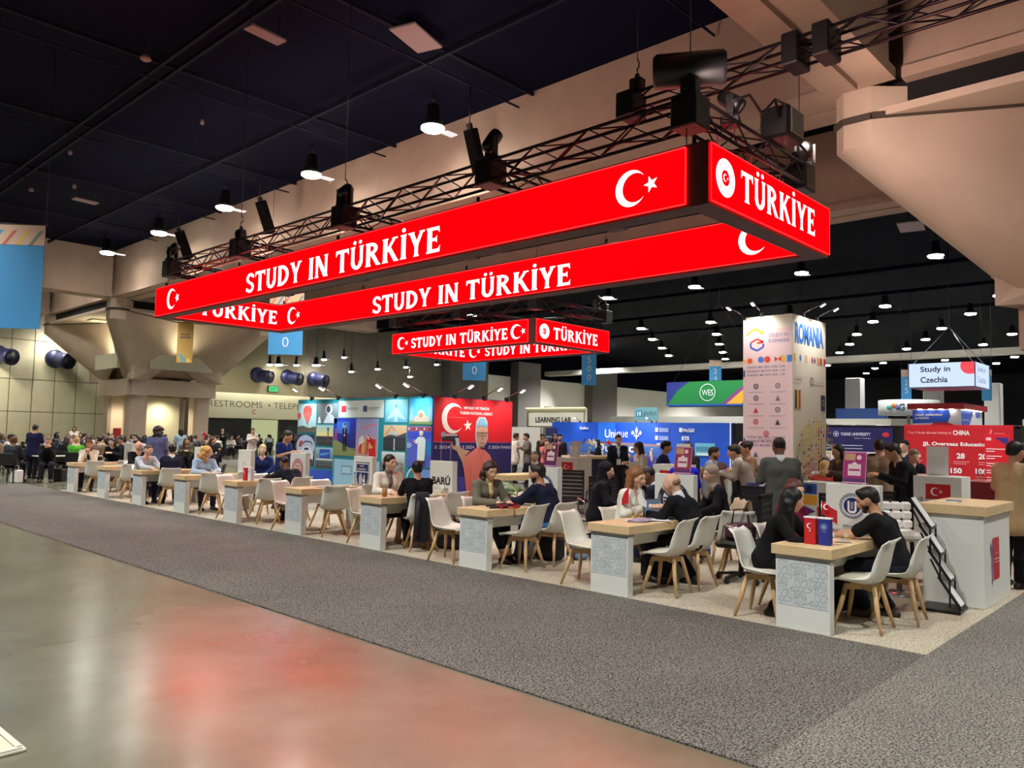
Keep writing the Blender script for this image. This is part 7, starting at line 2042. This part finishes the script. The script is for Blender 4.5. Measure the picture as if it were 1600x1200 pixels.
person('woman with long light brown hair in a white blouse at the second table', (7.98, 5.58, 0), -U+.1, lean=.14, head=(-.05, .22), arms='phone', fem=True, sk='l', hair=('long', (140, 92, 56)), hairlen=.3, top=((236, 232, 220), LS, 'blouse'), bottom=(BLK, 'trousers'), h=HB)
person('bald man in a black suit typing at the second table', (8.05, 4.62, 0), U+.12, lean=.34, head=(.1, .3), arms='type', legs='b', sk='l', hair=('balding', (150, 120, 96)), top=((18, 19, 24), LS, 'jacket'), shirt=(232, 232, 236), bottom=(BLK, 'trousers'), h=HB)
person('woman with curly dark hair in a grey green jacket at the third table', (7.62, 7.66, 0), -U-.2, lean=.12, head=(-.1, .32), arms='type', legs='c', fem=True, sk='l', hair=('curly', (54, 36, 28)), top=((112, 108, 92), LS, 'jacket'), shirt=(206, 186, 130), bottom=(BLK, 'trousers', .25), badge=(50, 60, 50), h=.0125)
person('man in a navy sweater and blue jeans with his back turned at the third table', (8.0, 6.72, 0), U+.15, lean=.3, head=(.35, .1), arms='reach', legs='c', sk='m', hair=('short', (46, 32, 26)), top=((24, 28, 52), LS, 'sweater'), bottom=((56, 92, 140), 'jeans'), beard=(46, 34, 28), h=.0125)
person('woman with dark hair tied back in a cream jacket at the fourth table', (7.62, 9.83, 0), -U-.25, lean=.12, head=(.35, .02), arms='type', legs='b', fem=True, sk='l', hair=('tail', (40, 28, 24)), top=((238, 232, 216), LS, 'jacket'), shirt=(120, 110, 110), bottom=((40, 36, 40), 'skirt'), shoes=(196, 150, 120), h=.0125)
person('man in a black tee shirt seen from behind at the fourth table', (7.47, 8.83, 0), U-.42, sc=.96, lean=.2, head=(-.1, .12), arms='table', legs='b', sk='m', hair=('short', (18, 15, 14)), top=((16, 16, 19), SS, 'tee_shirt'), bottom=((24, 24, 30), 'trousers'), shoes=(150, 120, 70), h=.0125)
person('man in a dark jacket bending over the sixth table', (8.0, 12.93, 0), U+.1, lean=.55, head=(.0, .5), arms='reach', legs='b', sk='d', hair=('buzz', (30, 24, 22)), top=((22, 24, 34), LS, 'jacket'), bottom=(BLK, 'trousers'), h=.016)
person('standing man in a navy polo shirt with folded arms behind the sixth table', (8.95, 15.15, 0), -1.2, 'stand', lean=.05, head=(.2, .3), arms='phone', sk='m', hair=('short', (50, 44, 40)), top=((26, 44, 104), SS, 'polo_shirt'), bottom=((24, 26, 40), 'trousers'), sc=.97, h=.017)
person('woman with curly blonde hair in a pale blue shirt at the seventh table', (7.62, 16.1, 0), -U-.1, lean=.2, head=(.9, .15), arms='type', fem=True, sk='l', hair=('curly', (206, 160, 84)), top=((170, 196, 220), LS, 'shirt'), bottom=((60, 60, 80), 'trousers'), h=.018)
person('man in a light blue shirt leaning over the eighth table', (7.2, 18.2, 0), -U+.15, lean=.3, head=(.2, .15), arms='reach', sk='l', hair=('buzz', (84, 56, 44)), top=((186, 194, 204), LS, 'shirt'), bottom=((40, 50, 84), 'trousers'), h=.018)
person('man in a navy suit seen from behind at the eighth table', (7.45, 17.12, 0), U-.3, lean=.2, head=(-.1, .1), arms='chin', sk='m', hair=('short', (30, 26, 26)), top=((22, 26, 46), LS, 'jacket'), shirt=(230, 230, 232), bottom=((20, 22, 36), 'trousers'), h=.018)
person('bald man in black at the ninth table', (7.9, 20.25, 0), -U, lean=.12, head=(-.4, .1), arms='table', sk='l', hair=('balding', (150, 120, 100)), top=(BLK, LS, 'sweater'), h=.02)
person('woman in a white blazer leaning her chin on her hand at the farthest table', (7.5, 22.3, 0), -U-.45, lean=.16, head=(.0, .2), arms='chin', fem=True, sk='m', hair=('bun', (120, 84, 56)), top=((236, 230, 212), LS, 'blazer'), shirt=(40, 36, 36), bottom=((40, 36, 44), 'trousers'), h=.02)
person('man in a dark suit and black hair facing the eighth table panel', (8.7, 18.25, 0), -U-.5, lean=.1, head=(.0, .2), arms='table', sk='m', hair=('short', (22, 18, 18)), top=((24, 25, 32), LS, 'jacket'), shirt=(226, 226, 230), h=.02)
person('standing man in a blue grey suit behind the eighth table', (8.03, 19.4, 0), .9, 'stand', lean=.05, head=(-.1, .15), arms='down', sk='m', hair=('curly', (44, 34, 30)), top=((92, 98, 136), LS, 'jacket'), bottom=((40, 44, 66), 'trousers'), h=.02)
person('smiling woman with fair hair in dark blue beyond the sixth table', (9.3, 16.6, 0), -2.2, lean=.1, head=(.0, .05), arms='lap', fem=True, sk='p', hair=('bun', (196, 168, 120)), top=((30, 40, 90), LS, 'jacket'), h=.02)

# the middle of the booth
M_ = 'people in the middle of the booth'
person('standing bearded man with glasses in a dark suit wearing a badge', (15.85, 11.3, 0), -2.35, 'stand', lean=.02, head=(.1, .05), arms='down', sk='l', hair=('short', (50, 38, 30)), top=((22, 24, 34), LS, 'jacket'), shirt=(190, 196, 204), bottom=((24, 26, 36), 'trousers'), beard=(70, 50, 38), glasses=True, badge=(40, 70, 150), h=.018)
person('standing man in a grey suit with his back turned before the tall tower', (9.5, 4.28, 0), .62, 'stand', lean=.06, head=(.1, .2), arms='fold', sk='d', hair=('buzz', (20, 17, 17)), top=((82, 84, 80), LS, 'jacket'), shirt=(214, 216, 218), bottom=((44, 46, 48), 'trousers'), h=.014)
person('standing man in a tan tweed jacket with his back turned before the navy wall', (12.9, 4.22, 0), .25, 'stand', lean=.05, head=(.1, .15), arms='fold', sk='m', hair=('short', (36, 30, 28)), top=((134, 114, 92), LS, 'jacket'), bottom=((30, 30, 34), 'trousers'), h=.017)
person('man in a black suit stooping over papers near the red wall', (12.15, 3.5, 0), 2.2, 'stand', lean=.3, head=(.0, .35), arms='phone', sk='m', hair=('short', (40, 32, 28)), top=((20, 22, 28), LS, 'jacket'), bottom=((22, 22, 27), 'trousers'), h=.017)
person('grey haired man bending forward beside the tan tweed jacket', (14.6, 4.35, 0), -2.4, 'stand', lean=.35, head=(.1, .3), arms='phone', sk='l', hair=('short', (150, 136, 118)), top=((28, 30, 40), LS, 'jacket'), sc=.95, h=.02)
person('tall man with glasses and dark hair at the edge of the red wall', (17.4, 5.17, 0), 2.9, 'stand', lean=.0, head=(.0, .05), arms='down', sk='p', hair=('short', (24, 20, 20)), top=((40, 46, 60), LS, 'jacket'), glasses=True, h=.02)
person('man in glasses and a dark suit facing the tan tweed jacket', (15.2, 4.95, 0), -2.7, 'stand', lean=.02, head=(.0, .05), arms='down', sk='m', hair=('short', (24, 20, 18)), top=((24, 26, 34), LS, 'jacket'), shirt=(226, 228, 230), sc=1.0, h=.02)
person('woman with long dark hair left of the tan tweed jacket', (13.6, 5.05, 0), 2.6, 'stand', lean=.05, head=(.0, .1), arms='fold', fem=True, sk='m', hair=('long', (28, 22, 24)), top=((84, 66, 58), LS, 'jacket'), sc=.94, h=.02)
person('man in a beige blazer with his back turned at the right picture edge', (10.95, 2.08, 0), -.3, 'stand', lean=.05, head=(-.2, .15), arms='fold', sk='m', hair=('short', (20, 17, 17)), top=((196, 170, 128), LS, 'blazer'), bottom=(BLK, 'trousers'), h=.016)
person('woman in a tan coat with dark hair up, beside the tower', (12.2, 5.98, 0), 2.4, 'stand', lean=.1, head=(.0, .15), arms='fold', fem=True, sk='m', hair=('bun', (30, 24, 24)), top=((164, 130, 104), LS, 'coat'), sc=.96, h=.018)
person('bald man in a light blue shirt left of the tower', (16.95, 8.66, 0), -2.0, 'stand', lean=.1, head=(.0, .15), arms='fold', sk='p', hair=('balding', (140, 110, 90)), top=((176, 190, 220), LS, 'shirt'), sc=.95, h=.02)
person('man in a grey tweed jacket leaning over a table left of the tower', (11.6, 5.72, 0), 1.9, 'stand', lean=.28, head=(.0, .25), arms='fold', sk='m', hair=('short', (40, 32, 30)), top=((138, 126, 116), LS, 'jacket'), shirt=(226, 224, 222), sc=.95, h=.017)
person('woman with a long braid in a white sweater before the long blue wall', (13.4, 8.95, 0), 2.6, 'stand', lean=.06, head=(-.3, .1), arms='phone', fem=True, sk='m', hair=('long', (52, 36, 30)), top=((228, 220, 206), LS, 'sweater'), bottom=((34, 32, 40), 'trousers'), sc=.92, badge=(40, 30, 30), h=.018)
person('man with thick black hair in a dark blue jacket before the long blue wall', (12.75, 8.08, 0), -1.1, 'stand', lean=.05, head=(.1, .1), arms='down', sk='m', hair=('short', (18, 15, 15)), top=((34, 38, 72), LS, 'jacket'), sc=.94, h=.018)
person('woman with long chestnut hair before the long blue wall', (12.2, 7.15, 0), 1.2, 'stand', lean=.04, head=(.0, .05), arms='fold', fem=True, sk='l', hair=('long', (88, 52, 38)), hairlen=.5, top=((40, 34, 40), LS, 'coat'), sc=.93, h=.018)
person('woman with dark hair in a bright blue dress behind the chevron panel', (9.75, 5.8, 0), .8, 'stand', lean=.03, head=(.0, .1), arms='lap', fem=True, sk='l', hair=('long', (40, 28, 26)), hairlen=.34, top=((30, 30, 190), LS, 'dress'), bottom=((30, 30, 190), 'skirt'), sc=.87, h=.016)
person('bearded man in a pale blue shirt behind the pale counter', (12.45, 6.92, 0), -1.3, 'stand', lean=.06, head=(.1, .1), arms='phone', sk='m', hair=('short', (60, 44, 34)), top=((180, 196, 226), LS, 'shirt'), beard=(70, 46, 34), badge=(60, 70, 150), sc=.89, h=.018)
person('blonde woman in a black jacket left of the grey tweed jacket', (12.95, 6.5, 0), 2.2, 'stand', lean=.15, head=(.0, .2), arms='fold', fem=True, sk='p', hair=('long', (222, 192, 130)), top=((24, 24, 28), LS, 'jacket'), sc=.89, h=.018)
person('woman with a dark head covering and black clothes, behind the white blouse', (8.9, 6.72, 0), -.9, lean=.12, head=(-.2, .15), arms='lap', fem=True, sk='l', hair=('scarf', (26, 24, 30)), top=((22, 20, 26), LS, 'coat'), bottom=(BLK, 'trousers'), h=.016)
person('man in a navy suit with bowed head behind the second table', (9.2, 5.72, 0), 1.9, lean=.26, head=(.1, .45), arms='lap', sk='d', hair=('buzz', (26, 20, 20)), top=((24, 28, 48), LS, 'jacket'), shirt=(232, 232, 236), bottom=(NVY, 'trousers'), h=.015)
person('woman in a grey beige headscarf and black coat on a shell chair', (9.86, 5.28, 0), 2.4, lean=.14, head=(.15, .15), arms='lap', fem=True, sk='l', hair=('scarf', (150, 132, 118)), top=((20, 18, 22), LS, 'coat'), bottom=(BLK, 'trousers'), h=.015)
person('man in a navy suit seated with his back turned before the tower', (10.42, 4.98, 0), .3, lean=.12, head=(.2, .2), arms='lap', sk='m', hair=('short', (70, 58, 52)), top=((30, 36, 74), LS, 'jacket'), shirt=(226, 228, 232), bottom=(NVY, 'trousers'), h=.016)
person('woman in a coral coat and pale yellow headscarf right of the tower', (14.2, 5.62, 0), .1, lean=.12, head=(-.1, .15), arms='lap', fem=True, sk='l', hair=('scarf', (226, 190, 130)), top=((226, 84, 76), LS, 'coat'), bottom=((180, 60, 60), 'trousers'), h=.018)
person('woman with dark hair in a white shirt facing the coral coat', (16.0, 6.3, 0), -2.8, lean=.1, head=(.0, .1), arms='phone', fem=True, sk='m', hair=('long', (30, 24, 24)), top=((230, 230, 224), LS, 'shirt'), h=.02)
person('woman in pale grey near the arched windows of the navy wall', (16.9, 6.2, 0), -2.4, lean=.08, head=(.1, .1), arms='phone', fem=True, sk='m', hair=('bun', (40, 30, 28)), top=((196, 186, 176), LS, 'shirt'), h=.022)
person('woman with auburn hair behind the white cube in the middle', (12.95, 7.05, 0), .9, 'stand', lean=.05, head=(.0, .1), arms='lap', fem=True, sk='l', hair=('short', (140, 66, 44)), top=((150, 110, 100), LS, 'shirt'), sc=.86, h=.02)
for k, (x, y, rz, hr, tp, lb, fm) in enumerate((
        (19.95, 18.6, -.4, (54, 44, 40), (226, 218, 206), 'leftmost man of the standing group, dark vest and white sleeves', False),
        (20.1, 18.1, 2.6, (40, 34, 32), (116, 104, 96), 'second of the standing group, in a grey jacket', False),
        (22.5, 19.5, 3.4, (30, 26, 26), (70, 60, 50), 'third of the standing group, dark hair and olive jacket', False),
        (22.3, 18.8, -2.0, (44, 30, 28), (44, 36, 40), 'fourth of the standing group, in dark maroon', True),
        (20.6, 17.1, -2.3, (36, 30, 28), (52, 40, 46), 'rightmost bearded man of the standing group', False))):
    person(lb, (x, y, 0), rz, 'stand', lean=.03, head=(0, .05), arms=('down', 'fold')[k % 2], fem=fm, sk='m', hair=('long' if fm else 'short', hr), top=(tp, LS, 'jacket'), bottom=((36, 36, 44), 'trousers'), h=.022, group='standing group by the grey partition', beard=(40, 30, 26) if k == 4 else None)
person('woman in pink with raised arms in the standing group', (19.2, 16.5, 0), -2.2, 'stand', lean=.05, head=(0, .1), arms=('up', 'up'), fem=True, sk='l', hair=('short', (120, 70, 60)), top=((226, 120, 124), SS, 'shirt'), sc=.9, h=.022)
person('woman with black hair and a dark coat right of the standing group', (21.5, 16.1, 0), 2.2, 'stand', lean=.04, head=(0, .1), arms='fold', fem=True, sk='m', hair=('long', (20, 16, 18)), top=((34, 34, 44), LS, 'coat'), sc=.92, h=.022)
person('man seated in a dark suit behind the maroon poster', (13.2, 11.7, 0), -2.3, lean=.15, head=(0, .15), arms='lap', sk='m', hair=('buzz', (80, 66, 58)), top=((30, 30, 40), LS, 'jacket'), shirt=(226, 226, 230), h=.022)

# ------------------------------------------------------------------ seated crowd at the far left
TOPS = [((24, 28, 52), 'navy'), ((20, 20, 24), 'black'), ((210, 206, 198), 'white'), ((70, 70, 78), 'grey'), ((34, 44, 80), 'blue'), ((130, 110, 90), 'tan'), ((60, 40, 44), 'maroon'), ((44, 48, 52), 'charcoal'), ((170, 176, 186), 'pale blue'), ((90, 84, 70), 'olive')]
HAIRS = [((22, 18, 18), 'black'), ((52, 36, 28), 'brown'), ((90, 62, 42), 'chestnut'), ((190, 156, 104), 'blond'), ((130, 124, 118), 'grey')]
ORDN = ['first', 'second', 'third', 'fourth', 'fifth', 'sixth', 'seventh', 'eighth', 'ninth', 'tenth', 'eleventh', 'twelfth', 'thirteenth', 'fourteenth', 'fifteenth']
CCH = thing('crowd_chair', None, 'chair')
part('seat', MB().box(-.22, -.22, .39, .22, .22, .43, 0, None, .012), MESHB, CCH)
part('backrest', MB().box(-.25, -.2, .5, -.22, .2, .86, 0, None, .01), MESHB, CCH)
for sx in (1, -1):
    for sy in (1, -1): part('leg', MB().bar((.19*sx, .19*sy, .4), (.22*sx, .21*sy, 0), .025), BLACK, CCH)
r = random.Random(21)
first = True
TAKEN = [(7.75, 28.0), (14.2, 44.6), (14.0, 31.5), (21, 42), (18.2, 33.5), (22.5, 36.5), (20.5, 31.5)]
ROWS = [(26.6, 6.7, 9.9, .62), (28.2, 7.1, 12.5, .7), (30.0, 7.5, 15.2, .8), (32.2, 8.1, 16.5, .8), (34.6, 8.7, 17.8, .85), (37.3, 9.3, 19.0, .9), (40.5, 10.0, 20.5, 1.15), (43.5, 10.6, 24.5, 1.25), (47, 23.5, 31, 1.0), (50.5, 24.5, 33, 1.05)]
for ri, (Y, xa, xb, st) in enumerate(ROWS):
    x = xa; k = 0
    while x < xb and k < 15:
        yy = Y+r.uniform(-.35, .35); xx = x+r.uniform(-.12, .12)
        if any((xx-a)**2+(yy-b)**2 < .8 for a, b in TAKEN): x += .3; continue
        TAKEN.append((xx, yy))
        v = r.randrange(8); fem = v % 2 == 1
        tp = TOPS[r.randrange(10)]; hr = HAIRS[min(4, int(abs(r.gauss(0, 1.6))))]
        rz = r.choice((-2.3, -1.9, 1.2, .8, 2.5, -.6))
        if ri == 0 and k == 2: tp = ((84, 170, 50), 'bright green'); rz = 1.0
        lb = 'seated person in %s with %s hair, %s from the left in crowd row %s' % (tp[1], hr[1], ORDN[k], ORDN[ri])
        person(lb, (xx, yy, 0), rz, lean=(.08, .2, .14, .28)[v % 4], head=((.3, .1), (-.3, .2), (0, .15), (.1, .3))[v % 4], arms=('lap', 'phone', 'chin', 'fold')[v % 4], fem=fem, sk=r.choice('lmmpd'),
               hair=('long' if fem else 'short', hr[0]), top=(tp[0], LS, 'jacket'), bottom=((26, 26, 34), 'trousers'), h=.034, key='seat%d' % v, group='seated crowd at the left', face=False)
        clb = 'black chair under the %s sitter of crowd row %s' % (ORDN[k], ORDN[ri])
        if first: CCH.location = (xx, yy, 0); CCH.rotation_euler = (0, 0, rz); tag(CCH, clb, None, 'black chairs of the crowd'); first = False
        else: dup(CCH, (xx, yy, 0), rz, clb, 'black chairs of the crowd')
        x += st*r.uniform(.85, 1.15); k += 1
for x, y, rz, tp, hr, lb, fm, sc in ((7.75, 28.0, .8, (24, 26, 60), (26, 20, 20), 'standing man in a dark blue suit at the left of the crowd', False, .98), (14.2, 44.6, -2, (224, 214, 196), (40, 30, 26), 'standing woman in a cream top far behind the crowd', True, .95),
                              (14.0, 31.5, 1.5, (150, 176, 184), (30, 24, 24), 'standing person with curly hair in pale teal among the crowd', True, .95), (21, 42, -2, (30, 30, 36), (24, 20, 20), 'standing dark figure by the pillar right of the far column', False, 1.0),
                              (18.2, 33.5, -1.8, (214, 200, 190), (50, 36, 30), 'standing man with a white shirt by the dark doors', False, 1.0), (22.5, 36.5, -2.2, (90, 84, 84), (40, 30, 28), 'standing man in grey before the corridor opening', False, 1.0), (20.5, 31.5, -2.0, (160, 150, 150), (60, 44, 36), 'standing woman in pale grey left of the cream backdrop', True, .95)):
    person(lb, (x, y, 0), rz, 'stand', lean=.04, head=(0, .1), arms='fold', fem=fm, sk='m', hair=('long' if fm else 'short', hr), top=(tp, LS, 'jacket'), bottom=((30, 30, 40), 'trousers'), h=.034, key='stand%d' % fm, face=False, sc=sc)
# long tables among the crowd, white carrier bags
def long_table(x, y, rz, lb, L=1.9):
    t = thing('crowd_table', lb, 'table', (x, y, 0), rz, 'tables of the seated crowd')
    part('table_top', MB().box(-L/2, -.35, .71, L/2, .35, .74, 0, None, .006), mat('table_pale', (196, 190, 176), .5), t)
    for sx in (1, -1):
        for sy in (1, -1): part('leg', MB().bar((sx*(L/2-.08), sy*.28, .71), (sx*(L/2-.05), sy*.3, 0), .035), BLACK, t)
for k, (x, y) in enumerate(((8.6, 27.4), (10.6, 29.1), (9.4, 31.5), (13.2, 31.6), (10.6, 33.8), (14.6, 33.8), (11.2, 36.3), (16, 36.3), (12.4, 39), (17.2, 39.2), (13.5, 42))):
    long_table(x, y, .1*(k % 3), 'pale folding table among the seated crowd, %s from the aisle' % ORDN[k])
def carrier(x, y, lb, c):
    t = thing('carrier_bag', lb, 'bag', (x, y, 0), .4, 'bags on the floor by the crowd')
    part('bag_body', MB().box(-.1, -.17, 0, .1, .17, .38, 0, None, .03), cloth_c(c), t)
    part('handle', MB().tube([(0, -.08, .37), (0, -.06, .5), (0, .06, .5), (0, .08, .37)], .008, 5), cloth_c(c), t)
carrier(6.85, 26.15, 'white carrier bag on the floor at the left picture edge', (226, 226, 224)); carrier(8.5, 26.2, 'white and silver bag on the floor under the front crowd chairs', (206, 208, 210)); carrier(8.05, 26.3, 'dark bag on the floor under the front crowd chairs', (36, 36, 42))
